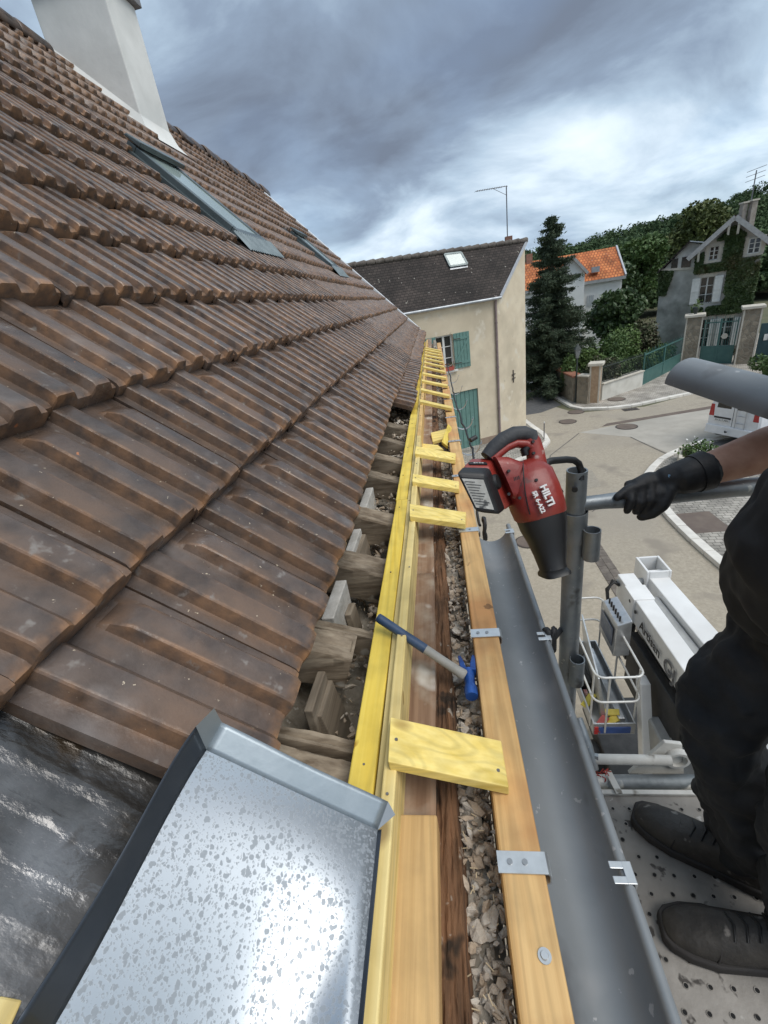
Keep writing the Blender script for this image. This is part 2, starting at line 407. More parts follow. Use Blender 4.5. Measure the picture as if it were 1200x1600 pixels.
# ================================================================== SETTING: ground, road, pavements, hill
G = lambda x, y: on_z(x, y, 0.0)
M_road = mat('road_aggregate', (.31, .27, .21), (.40, .35, .275), scale=14, rough=.85, bump=.2, bscale=60, detail=10, c3=(.31, .275, .225), s3=.22,
             specks=[((.47, .43, .37), 30, .66, .06), ((.20, .17, .14), 34, .67, .06), ((.27, .235, .19), .9, .58, .12)])
M_ground = mat('ground_soil', (.09, .10, .05), (.13, .12, .07), scale=.6, rough=.95, bump=.3, bscale=6)
M_asph = mat('asphalt', (.075, .075, .078), (.115, .113, .11), scale=6, rough=.85, bump=.2, bscale=80, c3=(.09, .088, .085), s3=.4)
M_conc = mat('concrete_lane', (.36, .335, .29), (.43, .40, .35), scale=1.6, rough=.85, bump=.15, bscale=60, c3=(.33, .31, .27), s3=.3)
M_sett = cell_mat('setts', (.30, .27, .23), (.42, .38, .33), (.17, .155, .13), 5.5, squash=(1, 1.35, 1), jw=.10)
M_sett2 = cell_mat('setts_dark', (.24, .22, .19), (.34, .31, .27), (.13, .12, .10), 5.0, squash=(1.2, 1, 1), jw=.10)
M_kerb = mat('kerb_stone', (.60, .57, .52), (.72, .69, .63), scale=3, rough=.8, bump=.15, bscale=30, rnd_amt=.06)
M_iron = mat('cast_iron', (.055, .045, .04), (.10, .085, .075), scale=20, rough=.6, metal=.4, bump=.4, bscale=40)
M_brick_p = mat('paving_brick', (.12, .10, .085), (.18, .155, .13), scale=7, rough=.8, bump=.3, bscale=40, rnd_amt=.18)
M_cover = mat('brown_cover', (.12, .09, .075), (.16, .125, .10), scale=3, rough=.75, bump=.2, bscale=40)

def sett_mat(name, c1, c2, joint, w, h, rot=0.0):
    """rows of rectangular setts, laid in courses"""
    m = bpy.data.materials.new(name); m.use_nodes = True; t = m.node_tree; p = t.nodes['Principled BSDF']; MATS[name] = m
    tc = N(t, 'ShaderNodeTexCoord'); mp = N(t, 'ShaderNodeMapping'); L(t, tc.outputs['Object'], mp.inputs['Vector']); mp.inputs['Rotation'].default_value = (0, 0, rot)
    nd = N(t, 'ShaderNodeTexNoise'); nd.inputs['Scale'].default_value = 2.2; nd.inputs['Detail'].default_value = 3; L(t, mp.outputs[0], nd.inputs['Vector'])
    ad = N(t, 'ShaderNodeVectorMath', operation='MULTIPLY_ADD'); L(t, nd.outputs['Color'], ad.inputs[0]); ad.inputs[1].default_value = (.10, .10, 0); L(t, mp.outputs[0], ad.inputs[2])
    b = N(t, 'ShaderNodeTexBrick'); L(t, ad.outputs[0], b.inputs['Vector']); b.inputs['Scale'].default_value = 1; b.inputs['Brick Width'].default_value = w; b.inputs['Row Height'].default_value = h
    b.inputs['Mortar Size'].default_value = .012; b.inputs['Mortar Smooth'].default_value = .4; b.inputs['Color1'].default_value = (*c1, 1); b.inputs['Color2'].default_value = (*c2, 1); b.inputs['Mortar'].default_value = (*joint, 1)
    n = N(t, 'ShaderNodeTexNoise'); n.inputs['Scale'].default_value = 1.4; n.inputs['Detail'].default_value = 8; L(t, tc.outputs['Object'], n.inputs['Vector'])
    gr = N(t, 'ShaderNodeMapRange'); L(t, n.outputs['Fac'], gr.inputs[0]); gr.inputs[1].default_value = .3; gr.inputs[2].default_value = .7; gr.inputs[3].default_value = .65; gr.inputs[4].default_value = 1.25
    mx = N(t, 'ShaderNodeMixRGB', blend_type='MULTIPLY'); mx.inputs[0].default_value = 1; L(t, b.outputs['Color'], mx.inputs[1]); L(t, gr.outputs[0], mx.inputs[2]); L(t, mx.outputs[0], p.inputs['Base Color'])
    p.inputs['Roughness'].default_value = .85
    bp = N(t, 'ShaderNodeBump'); bp.inputs['Strength'].default_value = .7; bp.inputs['Distance'].default_value = .02; bp.invert = True; L(t, b.outputs['Fac'], bp.inputs['Height']); L(t, bp.outputs[0], p.inputs['Normal'])
    return m
M_sett = sett_mat('setts_courses', (.34, .31, .265), (.46, .42, .37), (.20, .18, .15), .20, .14, .5)
M_sett2 = sett_mat('setts_courses_grey', (.29, .27, .235), (.40, .37, .325), (.15, .14, .12), .20, .14, .1)
def sheet(name, pts, z, m, sub=None):
    mb = MB(); mb.add([(p[0], p[1], z) for p in pts], [tuple(range(len(pts)))])
    o = mb.obj(name, m, recalc=False)
    bm = bmesh.new(); bm.from_mesh(o.data)
    for f in bm.faces:
        if f.normal.z < 0: f.normal_flip()
    bmesh.ops.triangulate(bm, faces=bm.faces); bm.to_mesh(o.data); bm.free()
    return struct(o)
sheet('ground', [(-700, -400), (900, -400), (900, 1200), (-700, 1200)], 0.0, M_ground)
sheet('road', [(-14, -25), (34, -25), (34, 26.2), (13.5, 24.9), (10.2, 23.4), (7.0, 23.7), (6.3, 25.6), (4.3, 27.0), (3.4, 25.2), (-14, 17.2)], .004, M_road)
sheet('side_road', [(6.75, 25.7), (6.1, 33.5), (5.6, 60), (1.5, 60), (3.7, 27.0), (4.15, 24.4), (5.4, 24.6)], .008, M_asph)
cl = [G(985, 683), G(1060, 715), G(1098, 690)]
sheet('concrete_lane', [G(905, 676), G(985, 683), G(1062, 716), (9.9, 17.7), (17, 19.2), (17, 23.4), (12.4, 21.9), G(945, 668)], .008, M_conc)
sheet('channel_strip', [G(940, 667), G(948, 662), (12.3, 22.1), (15, 22.6), (15, 22.15), (12.3, 21.7)], .012, M_cover)

M_seam = mat('tar_seam', (.10, .095, .088), (.16, .15, .138), scale=5, rough=.8)
def seam(px_pts, w=.05):
    P = [G(*p) for p in px_pts]; L_, R_s = [], []
    for i, p in enumerate(P):
        d = (P[min(i + 1, len(P) - 1)] - P[max(i - 1, 0)]).normalized(); n_ = Vector((-d.y, d.x, 0)) * w * (.6 + .4 * rnd.random()); L_.append(p + n_); R_s.append(p - n_)
    sheet('tar_seam', L_ + R_s[::-1], .0135, M_seam)
seam([(985, 683), (1010, 695), (1036, 707), (1060, 716)], .03)
seam([(905, 677), (860, 712), (850, 760), (842, 800)], .025)
seam([(1005, 750), (960, 775), (925, 800)], .02)
mpch = [G(880, 742), G(925, 735), G(940, 760), G(890, 770)]
sheet('road_patch', mpch, .0085, mat('road_patch', (.27, .24, .195), (.34, .305, .25), scale=10, rough=.85, bump=.2, bscale=50))
def pavement(name, pts, m, h=.11):
    mb = MB(); P = [Vector((p[0], p[1], .0)) for p in pts]
    a = sum(P[i].x * P[(i + 1) % len(P)].y - P[(i + 1) % len(P)].x * P[i].y for i in range(len(P)))
    if a < 0: P.reverse()
    mb.prism(P, (0, 0, h)); o = mb.obj(name, m)
    bm = bmesh.new(); bm.from_mesh(o.data); bmesh.ops.triangulate(bm, faces=[f for f in bm.faces if len(f.verts) > 4]); bm.to_mesh(o.data); bm.free()
    return struct(o)
def catmull(pts, step):
    P = [Vector((p[0], p[1], 0)) for p in pts]; res = []
    for i in range(len(P) - 1):
        p0 = P[max(i - 1, 0)]; p1 = P[i]; p2 = P[i + 1]; p3 = P[min(i + 2, len(P) - 1)]
        n = max(1, round((p2 - p1).length / step))
        for k in range(n):
            t = k / n
            res.append(.5 * ((2 * p1) + (p2 - p0) * t + (2 * p0 - 5 * p1 + 4 * p2 - p3) * t * t + (3 * p1 - p0 - 3 * p2 + p3) * t ** 3))
    res.append(P[-1]); return res
def kerb(pts, w=.24, h=.13, step=.85, side=1):
    line = catmull(pts, step)
    root = bpy.data.objects.new('kerb', None); COL.objects.link(root); place(root, line[0], None); struct(root)
    for i in range(len(line) - 1):
        a, b = line[i], line[i + 1]; d = (b - a).normalized(); a = a + d * .008; b = b - d * .008
        def nn(j):
            q = (line[min(j + 1, len(line) - 1)] - line[max(j - 1, 0)]).normalized(); return Vector((-q.y, q.x, 0)) * (w * side)
        na, nb = nn(i), nn(i + 1); j = rnd.uniform(-.004, .004); up = Vector((0, 0, h + j))
        MB().hexa([a, b, b + nb, a + na], [a + up, b + up, b + nb + up, a + na + up]).obj('kerb_stone', M_kerb, root, bevel=.015)
    return line
far_c = [G(823, 598), G(880, 632), G(890, 638), G(910, 642), G(950, 641), G(987, 637), G(1067, 620), (15.5, 25.2), (24, 27.5)]
lf = kerb(far_c)
pavement('pavement', [p + Vector((.02, .2, 0)) for p in lf] + [Vector((26, 40, 0)), Vector((14, 40, 0)), Vector((7, 34, 0))], M_sett)
isl = [(4.30, 23.6), G(835, 668), (4.72, 20.4), G(860, 692), G(853, 701), G(835, 712), G(795, 730), (.6, 16.3), (-3, 14.6)]
li = kerb(isl, side=-1)
pavement('pavement', [p + Vector((-.18, .05, 0)) for p in li] + [Vector((-3, 18.2, 0)), Vector((2.2, 20.4, 0)), Vector((3.9, 22.5, 0))], M_sett2)
near = [(15, 18.6), G(1100, 691), G(1061, 704), G(1027, 721), G(1005, 745), G(1003, 756), (6.15, 12.9), G(1040, 810), (6.0, 10.4), (6.05, 9.0), (6.15, 6.0), (6.3, 1.0)]
ln = kerb(near, side=1)
pavement('pavement', [p + Vector((.2, -.05, 0)) for p in ln] + [Vector((30, .9, 0)), Vector((30, 19.5, 0)), Vector((15.5, 18.7, 0))], M_sett2, h=.10)
# parking bay asphalt under the van, brown cover in the pavement
sheet('parking_bay', [(9.2, 16.6), (10.3, 17.2), (16.5, 18.6), (22, 19), (22, 12.0), (10.0, 12.5)], .104, M_asph)
mb = MB(); mb.box(6.24, 7.16, 10.68, 11.80, .10, .112)
tag(mb.obj('inspection_cover', M_cover, bevel=.004), 'square brown metal plate set into the cobbled pavement', 'cover')
# brick channel across the street
rt = bpy.data.objects.new('brick_channel', None); COL.objects.link(rt); place(rt, Vector((3.75, 9, 0)), None); struct(rt)
bk0 = None; yy = 1.0; row = 0
while yy < 12.4:
    for c in range(2):
        x0 = 3.60 + c * .20 + (yy - 9) * .006
        if bk0 is None:
            bk0 = MB().box(-.095, .095, -.145, .145, 0, .016).obj('brick', M_brick_p, rt, bevel=.004); b = bk0
        else:
            b = bk0.copy(); COL.objects.link(b); b.parent = rt
        b.location = Vector((x0, yy + (.15 if c else 0), .001 + rnd.uniform(0, .003))) - Vector((3.75, 9, 0)); b.rotation_euler.z = rnd.uniform(-.02, .02)
    yy += .302
def manhole(px, py, r, square=False, z=.004, lab=''):
    c = G(px, py)
    t = thing('manhole_cover', (c.x, c.y, z), lab, 'manhole')
    if square:
        MB().box(c.x - r, c.x + r, c.y - r * .6, c.y + r * .6, z, z + .012).obj('frame', M_iron, t, bevel=.004)
        for k in range(5): MB().box(c.x - r * .8 + k * r * .36, c.x - r * .8 + k * r * .36 + .05, c.y - r * .45, c.y + r * .45, z + .012, z + .02).obj('bar', M_iron, t)
    else:
        MB().tube([(c.x, c.y, z), (c.x, c.y, z + .012)], r, 28).obj('frame', M_iron, t, smooth=40)
        MB().tube([(c.x, c.y, z + .012), (c.x, c.y, z + .018)], r * .88, 28).obj('lid', M_cover, t, smooth=40)
manhole(900, 644, .42, lab='round iron manhole cover close to the kerb of the far pavement')
manhole(887, 659, .42, lab='round iron manhole cover out in the road beyond the rounded kerb corner')
manhole(979, 667, .46, z=.008, lab='round iron manhole cover beside the dark strip across the road')
manhole(963, 627, .45, z=.11, lab='round iron manhole cover set in the cobbled far pavement')
manhole(985, 640, .36, True, lab='rectangular drain grating at the foot of the far kerb')
manhole(825, 847, .36, lab='round manhole cover in the road below the end of the new gutter')
manhole(914, 829, .26, True, lab='small drain grating at the end of the brick channel')

# ------------------------------------------------------------------ wooded hill
M_hill = mat('hill_soil', (.03, .045, .018), (.05, .065, .025), scale=.2, rough=1)
def hill_h(x, y):
    t = max(0.0, min(1.0, (y - 62 + .25 * x * .0) / 130.0)); s = t * t * (3 - 2 * t)
    return s * (4.6 + .118 * max(-30, min(200, x)) + 1.8 * math.sin(x * .045 + 1.0) + 1.2 * math.sin(x * .11 + y * .03)) - .3
xs = np.linspace(-160, 330, 60); ys = np.linspace(58, 320, 36)
V = [(x, y, hill_h(x, y)) for y in ys for x in xs]; nx = len(xs)
F = [(j * nx + i, j * nx + i + 1, (j + 1) * nx + i + 1, (j + 1) * nx + i) for j in range(len(ys) - 1) for i in range(nx - 1)]
struct(np_mesh('hill', V, F, M_hill, smooth=True))
M_wood_leaf = mat('woodland_leaf', (.045, .085, .034), (.085, .135, .052), scale=.05, rough=.9, attr_rnd=(.062, .10, .038))
def crown(rng, c, r, h, n, lobes=9):
    cs = [np.array(c) + np.array([rng.normal() * r * .45, rng.normal() * r * .45, (rng.random() - .35) * h * .6]) for _ in range(lobes)]
    rs = [r * (.36 + .3 * rng.random()) for _ in range(lobes)]
    return blob_points(rng, n, cs, np.array([[q, q, q * .85] for q in rs]), shell=.6)
pts = []; sizes = []
rg = np.random.default_rng(5)
for k in range(560):
    y = 64 + 150 * rg.random() ** 1.25; x = rg.uniform(.16, .80) * y + rg.uniform(-6, 6)
    if rg.random() < .12: x = rg.uniform(-60, 15)
    hz = hill_h(x, y); r = rg.uniform(2.0, 3.4); n_ = int(700 if y < 120 else 480)
    pts.append(crown(rg, (x, y, hz + r * 1.2), r, r * 1.5, n_))
P = np.concatenate(pts)
wl = leaf_obj('woodland', P, .60, M_wood_leaf, None, rg, aspect=.75, flat=.5)
stuff(tag(wl, 'dark green wooded hillside rising behind the village houses', 'woodland'))

def tree(name, base, trunk_h, cr_c, cr_r, cr_h, n, leaf, m, label, rng, lobes=12, group=None, trunk_r=.16, aspect=.65):
    t = thing(name, base, label, 'tree', group)
    b = Vector(base); mb = MB()
    mb.tube([b, b + Vector((.05, .02, trunk_h * .5)), b + Vector((0, .05, trunk_h))], [trunk_r, trunk_r * .75, trunk_r * .45], 10)
    for k in range(7):
        a = k * 2.4; e = Vector((math.cos(a), math.sin(a), .9)) * cr_r * .7
        s0 = b + Vector((0, 0, trunk_h * (.5 + .06 * k)))
        mb.tube([s0, s0 + e * .5 + Vector((0, 0, .1)), s0 + e], [trunk_r * .35, trunk_r * .22, trunk_r * .08], 6)
    mb.obj('trunk', M_bark, t, smooth=60)
    c = np.array(b + Vector(cr_c))
    cs = []; rs = []
    for _ in range(lobes):
        d = rng.normal(size=3); d /= np.linalg.norm(d); q = rng.random() ** .5 * .72
        cs.append(c + d * np.array([cr_r, cr_r, cr_h]) * q); rs.append(cr_r * (.26 + .22 * rng.random()))
    leaf_obj('crown', blob_points(rng, n, cs, np.array([[q, q, q * .85] for q in rs]), .45), leaf, m, t, rng, aspect=aspect, flat=.5)
    return t
M_bark = mat('bark', (.06, .045, .03), (.12, .09, .065), scale=6, stretch=(4, 4, .6), rough=.9, bump=.6, bscale=10)
M_leaf_mid = mat('leaf_mid', (.05, .10, .028), (.085, .15, .04), scale=.8, rough=.6, attr_rnd=(.08, .13, .03))
M_leaf_dark = mat('leaf_dark', (.028, .056, .020), (.055, .095, .030), scale=.9, rough=.5, attr_rnd=(.06, .10, .03))
M_leaf_light = mat('leaf_light', (.08, .14, .03), (.13, .19, .05), scale=.8, rough=.6, attr_rnd=(.10, .16, .04))
M_leaf_purple = mat('leaf_purple', (.055, .048, .03), (.10, .08, .05), scale=.8, rough=.6, attr_rnd=(.07, .095, .035))
# ================================================================== THE HOUSE BEING REPAIRED
TH = math.radians(45.8); NOFF = .693
nv = Vector((math.sin(TH), 0, math.cos(TH))); sd = Vector((-math.cos(TH), 0, math.sin(TH)))
EV = CAM - nv * NOFF + sd * (-.313 * NOFF)
EV.y = 0
def on_roof(x, y, off=0.0):
    r = ray(x, y); return CAM + r * (-(NOFF - off) / r.dot(nv))
def RS(s, Y, off=0.0):
    return EV + sd * s + nv * off + Vector((0, Y, 0))
def pitch(Y): return .352 - .0060 * max(0.0, Y - 1.5)
NROW = 14
def s_ridge(Y): return pitch(Y) * (NROW + .45)
def y_verge(s): return 9.9 + s * .2

M_tile = mat('glazed_tile', (.056, .040, .032), (.106, .080, .067), scale=15, rough=.37, rrange=.14, bump=.32, bscale=120, bdist=.003, spec=.5,
             c3=(.140, .090, .062), s3=7, rnd_amt=.22, wear=(.31, .17, .09),
             specks=[((.46, .38, .28), 90, .725, .02), ((.45, .17, .07), 22, .765, .012), ((.18, .16, .15), 7, .60, .2), ((.20, .175, .155), 30, .66, .09)])
M_render = mat('house_render', (.55, .50, .42), (.62, .57, .48), scale=2, rough=.9, bump=.2, bscale=30)
M_rubble_w = cell_mat('rubble_wall', (.30, .26, .20), (.44, .39, .31), (.25, .22, .17), 4.2, jw=.12)
M_deck = wood('roof_deck_wood', (.07, .055, .04), (.13, .10, .075), 'Y', 20)
M_felt = mat('wet_felt', (.022, .020, .018), (.07, .066, .062), scale=1.2, stretch=(8, 16, 8), rough=.25, rrange=.16, metal=.35, bump=.9, bscale=2.4, bdist=.005, spec=.7, c3=(.20, .20, .205), s3=6,
             specks=[((.045, .032, .02), 11, .60, .05)])
M_chim = mat('chimney_render', (.66, .66, .63), (.76, .76, .73), scale=2.2, rough=.9, bump=.3, bscale=14, c3=(.56, .57, .55), s3=1.1)
M_zinc_old = mat('zinc_old', (.34, .36, .38), (.46, .48, .50), scale=5, rough=.45, metal=.6, rrange=.12)
M_white_metal = mat('white_metal', (.66, .68, .70), (.74, .76, .77), scale=4, rough=.5)

house = thing('tiled_house', (-3.7, 4.5, 0), 'house with brown ribbed tile roof and its eave opened up for repair', 'house')
MB().box(-7.0, -.02, -2.2, 10.3, 0, CAMH - 1.02).obj('wall', M_render, house)
MB().box(-7.0, -.40, 9.9, 10.25, CAMH - 1.02, CAMH - .70).obj('wall', M_render, house)
zr0 = RS(s_ridge(10), 10.1).z
mb = MB(); xr = RS(s_ridge(10), 0).x
mb.prism([(-.5, 9.95, CAMH - .95), (2 * xr + .5, 9.95, CAMH - .95), (xr, 9.95, zr0 - .25)], (0, .25, 0)); mb.obj('gable', M_render, house)
mb = MB(); mb.prism([(-.5, -2.1, CAMH - 1.0), (2 * RS(s_ridge(0), 0).x + .5, -2.1, CAMH - 1.0), (RS(s_ridge(0), 0).x, -2.1, RS(s_ridge(0), 0).z - .3)], (0, .2, 0)); mb.obj('gable', M_render, house)
# roof deck (both slopes); the tiles are its pieces
mb = MB()
deckpts = []
for Y in (-2.0, 1.5, 5.0, 9.95):
    deckpts.append((RS(.10, Y, -.035), RS(s_ridge(Y), Y + (.75 if Y > 9 else 0), -.035), Y))
for i in range(3):
    a, b, _ = deckpts[i]; c, d, _ = deckpts[i + 1]
    mb.hexa([a - nv * .02, c - nv * .02, d - nv * .02, b - nv * .02], [a, c, d, b])
    am = Vector((2 * b.x - a.x, a.y, a.z)); cm = Vector((2 * d.x - c.x, c.y, c.z))
    mb.hexa([am - Vector((0, 0, .03)), b - Vector((0, 0, .03)), d - Vector((0, 0, .03)), cm - Vector((0, 0, .03))], [am, b, d, cm])
roof = mb.obj('roof', M_deck, house)

TW = .242
def tile_mesh(name, nose=True, hi=True, L_=.352):
    a = TW / 2; us = []
    for k in range(2):
        c = a * (k + .5)
        if hi:
            us += [(c - .042, 0, .1), (c - .0335, .0012, .5), (c - .0275, .0245, .9), (c - .0250, .0272, .95), (c - .021, .0282, .15), (c + .016, .0275, .05), (c + .0225, .0262, .45), (c + .0275, .0215, .4), (c + .044, .001, .1)]
        else:
            us += [(c - .0375, 0, .1), (c - .022, .0275, .8), (c + .021, .0285, .6), (c + .036, 0, .1)]
    us = [(0, 0, 0)] + us + [(TW - .001, 0, 0)]
    if hi: vs_ = [(0, 'b'), (.0, 'f'), (.003, 'g'), (.012, 'h'), (.026, 1), (.10, 1), (.20, 1), (.292, 1), (.322, .45), (.338, 0), (.42, 0)]
    else: vs_ = [(0, 'b'), (0, 'f'), (.012, 'h'), (.2, 1), (.42, 1)]
    V = []; wear = []
    n = len(us); t0 = .043
    for (v, m) in vs_:
        for i, (u, h, w) in enumerate(us):
            base = .012 + t0 * (1 - v / .35)
            second = u > a
            tp = m if isinstance(m, (int, float)) else 1.0
            if hi and second is False: tp = 1.0
            z = base + h * tp
            if m == 'b': z = .008; wv = .35
            elif m == 'f': z = z - .016; wv = 1.0
            elif m == 'g': z = z - .006; wv = 1.2
            elif m == 'h': z = z - .0012; wv = .55 + .4 * w
            else: wv = w * .75 * (1 if v < .3 else .6)
            V.append((u, v, z)); wear.append(wv)
    F = []
    for j in range(len(vs_) - 1):
        for i in range(n - 1):
            F.append((j * n + i, j * n + i + 1, (j + 1) * n + i + 1, (j + 1) * n + i))
    # side skirts
    for i, sgn in ((0, 1), (n - 1, -1)):
        o = len(V)
        for j in range(1, len(vs_)):
            u, v, z = V[j * n + i]; V.append((u, v, z)); wear.append(.2); V.append((u, v, z - .028)); wear.append(.2)
        for j in range(len(vs_) - 2):
            q = (o + 2 * j, o + 2 * j + 2, o + 2 * j + 3, o + 2 * j + 1)
            F.append(q if sgn > 0 else q[::-1])
    return np.array(V), F, np.array(wear)
tv, tf, tw_ = tile_mesh('tile')
def mk_tile_data(name, tv, tf, tw_):
    me = bpy.data.meshes.new(name); me.from_pydata([tuple(p) for p in tv], [], tf)
    at = me.attributes.new('wear', 'FLOAT', 'POINT'); at.data.foreach_set('value', tw_.astype(np.float32))
    me.shade_smooth(); me.set_sharp_from_angle(angle=math.radians(28)); me.materials.append(M_tile); return me
TME = mk_tile_data('tile', tv, tf, tw_)
lv, lf_, lw = tile_mesh('tile_far', hi=False)
# windows in the roof: s and Y ranges
w1 = [on_roof(*p, off=.05) for p in ((190, 235), (280, 275), (400, 385), (355, 375))]
RW = [(1.74, 2.76, 4.08, 4.74), (1.62, 2.40, 7.45, 7.98)]
tiles = []
for k in range(NROW + 1):
    j0 = 0 if k == 0 else -3
    for j in range(j0, 46):
        Y0 = .342 + j * TW + (0 if k == 0 else rnd.uniform(-.003, .003)); p = pitch(Y0); s = k * p
        if Y0 + TW > y_verge(s) + .04: continue
        if any(s + p > a + .02 and s + .05 < b - .05 and Y0 + TW > c + .05 and Y0 < d - .05 for a, b, c, d in RW): continue
        if 3.66 > -(RS(s + .2, 0).x) > 2.92 and 5.75 < Y0 < 6.5: continue
        loc = RS(s + rnd.uniform(-.008, .008), Y0, rnd.uniform(-.001, .006) + .008 * mnoise.noise(Vector((Y0 * .9, k * .7, 2))))
        tiles.append((loc, (sd + Vector((0, rnd.uniform(-.012, .012), 0)) + nv * rnd.uniform(-.008, .012)).normalized(), nv, p / .352, rnd.uniform(-.01, .01)))
# the flatter bottom course that still lies on the new batten further along
th0 = math.radians(27)
sd0 = Vector((-math.cos(th0), 0, math.sin(th0))); nv0 = Vector((math.sin(th0), 0, math.cos(th0)))
for j in range(28):
    Y0 = 3.05 + j * TW
    if Y0 > 9.6: break
    loc = W(-.207 + rnd.uniform(-.012, .012), Y0, -.733 + rnd.uniform(0, .006))
    tiles.append((loc, (sd0 + Vector((0, rnd.uniform(-.05, .05), 0))).normalized(), nv0, 1.0, rnd.uniform(-.05, .05)))
tiles.sort(key=lambda t: (t[0] - CAM).length)
def tmat(t):
    loc, s_, n_, sc, rz = t
    u = s_.cross(n_); s2 = n_.cross(u)
    M = Matrix((u, s2 * sc, n_)).transposed().to_4x4() @ Matrix.Rotation(rz, 4, 'Z')
    M.translation = loc; return M
for t in tiles[:300]:
    o = bpy.data.objects.new('tile', TME); COL.objects.link(o); o.parent = roof
    M = tmat(t); M.translation = M.translation - WPOS[roof.name]; o.matrix_local = M
Vs = []; Fs = []; Ws = []; o_ = 0
for t in tiles[300:]:
    M = np.array(tmat(t)); P = lv @ M[:3, :3].T + M[:3, 3]
    Vs.append(P); Fs += [tuple(i + o_ for i in f) for f in lf_]; Ws.append(lw); o_ += len(P)
ft = np_mesh('far_tiles', np.concatenate(Vs), np.array(Fs), M_tile, roof, {'wear': np.concatenate(Ws)})
ft.data.shade_smooth(); ft.data.set_sharp_from_angle(angle=math.radians(50)); stuff(ft)
# ridge tiles
Y = -1.2; k = 0
while Y < 11.0:
    a = RS(s_ridge(Y), Y, .035); b = RS(s_ridge(Y + .36), Y + .38, .035)
    if not (5.6 < Y < 6.35):
        rr = .105 + .012 * (k % 2)
        rings = []
        for q, r in ((a, rr), (a + (b - a) * .12, rr + .012), (b, rr * .93)):
            rings.append([q + Vector((math.cos(math.radians(x)) * r, 0, math.sin(math.radians(x)) * r - .03)) for x in range(-20, 201, 20)])
        mb = MB(); mb.loft(rings, False, False, closed=False)
        o = mb.obj('ridge_tile', M_tile, roof, smooth=60); md = o.modifiers.new('s', 'SOLIDIFY'); md.thickness = .015
    Y += .36; k += 1
# verge flashing along the far gable
a = RS(-.02, y_verge(0) + .03, .02); b = RS(s_ridge(10) + .03, y_verge(s_ridge(10)) + .03, .02)
mb = MB(); mb.bar(a, b, .11, .10, up=nv); mb.obj('verge_flashing', M_white_metal, house, bevel=.006)
# chimney
zt = on_y(222, 18, 5.9).z + .34; zb = RS(3.2, 6).z
mb = MB()
x0c, x1c, y0c, y1c = -3.72, -2.93, 5.88, 6.48
zz0 = RS(s_ridge(6), 6).z - .9
mb.hexa([(x0c, y0c, zz0 - .6), (x1c, y0c, zz0 - .6), (x1c, y1c, zz0 - .6), (x0c, y1c, zz0 - .6)], [(x0c, y0c, zt), (x1c, y0c, zt), (x1c, y1c, zt), (x0c, y1c, zt)])
ch = mb.obj('chimney', M_chim, house, bevel=.012)
# mortar fillet round its foot
mb = MB()
rings = []
for e, up in ((.10, .025), (.04, .05), (.0, .14)):
    ring = []
    for (x, y, ex, ey) in ((x0c, y0c, -.2, -1), (x1c, y0c, 1, -1), (x1c, y1c, 1, 1), (x0c, y1c, -.2, 1)):
        X_ = x + e * ex; Y_ = y + e * ey
        s_ = (EV.x - X_) / math.cos(TH)
        zs = EV.z + s_ * math.sin(TH) + .045
        ring.append(Vector((X_, Y_, min(zs, RS(s_ridge(6), 6).z + .06) + up)))
    rings.append(ring)
mb.loft(rings, False, False); mb.obj('mortar_fillet', M_chim, ch, smooth=30)
MB().box(x0c - .06, x1c + .06, y0c - .06, y1c + .06, zt, zt + .10).obj('chimney_cap', mat('chimney_cap', (.16, .16, .17), (.24, .24, .25), rough=.8), ch, bevel=.01)
MB().box(x0c - .02, x1c + .02, y0c - .02, y1c + .02, zt + .10, zt + .45).obj('chimney_head', M_chim, ch, bevel=.01)
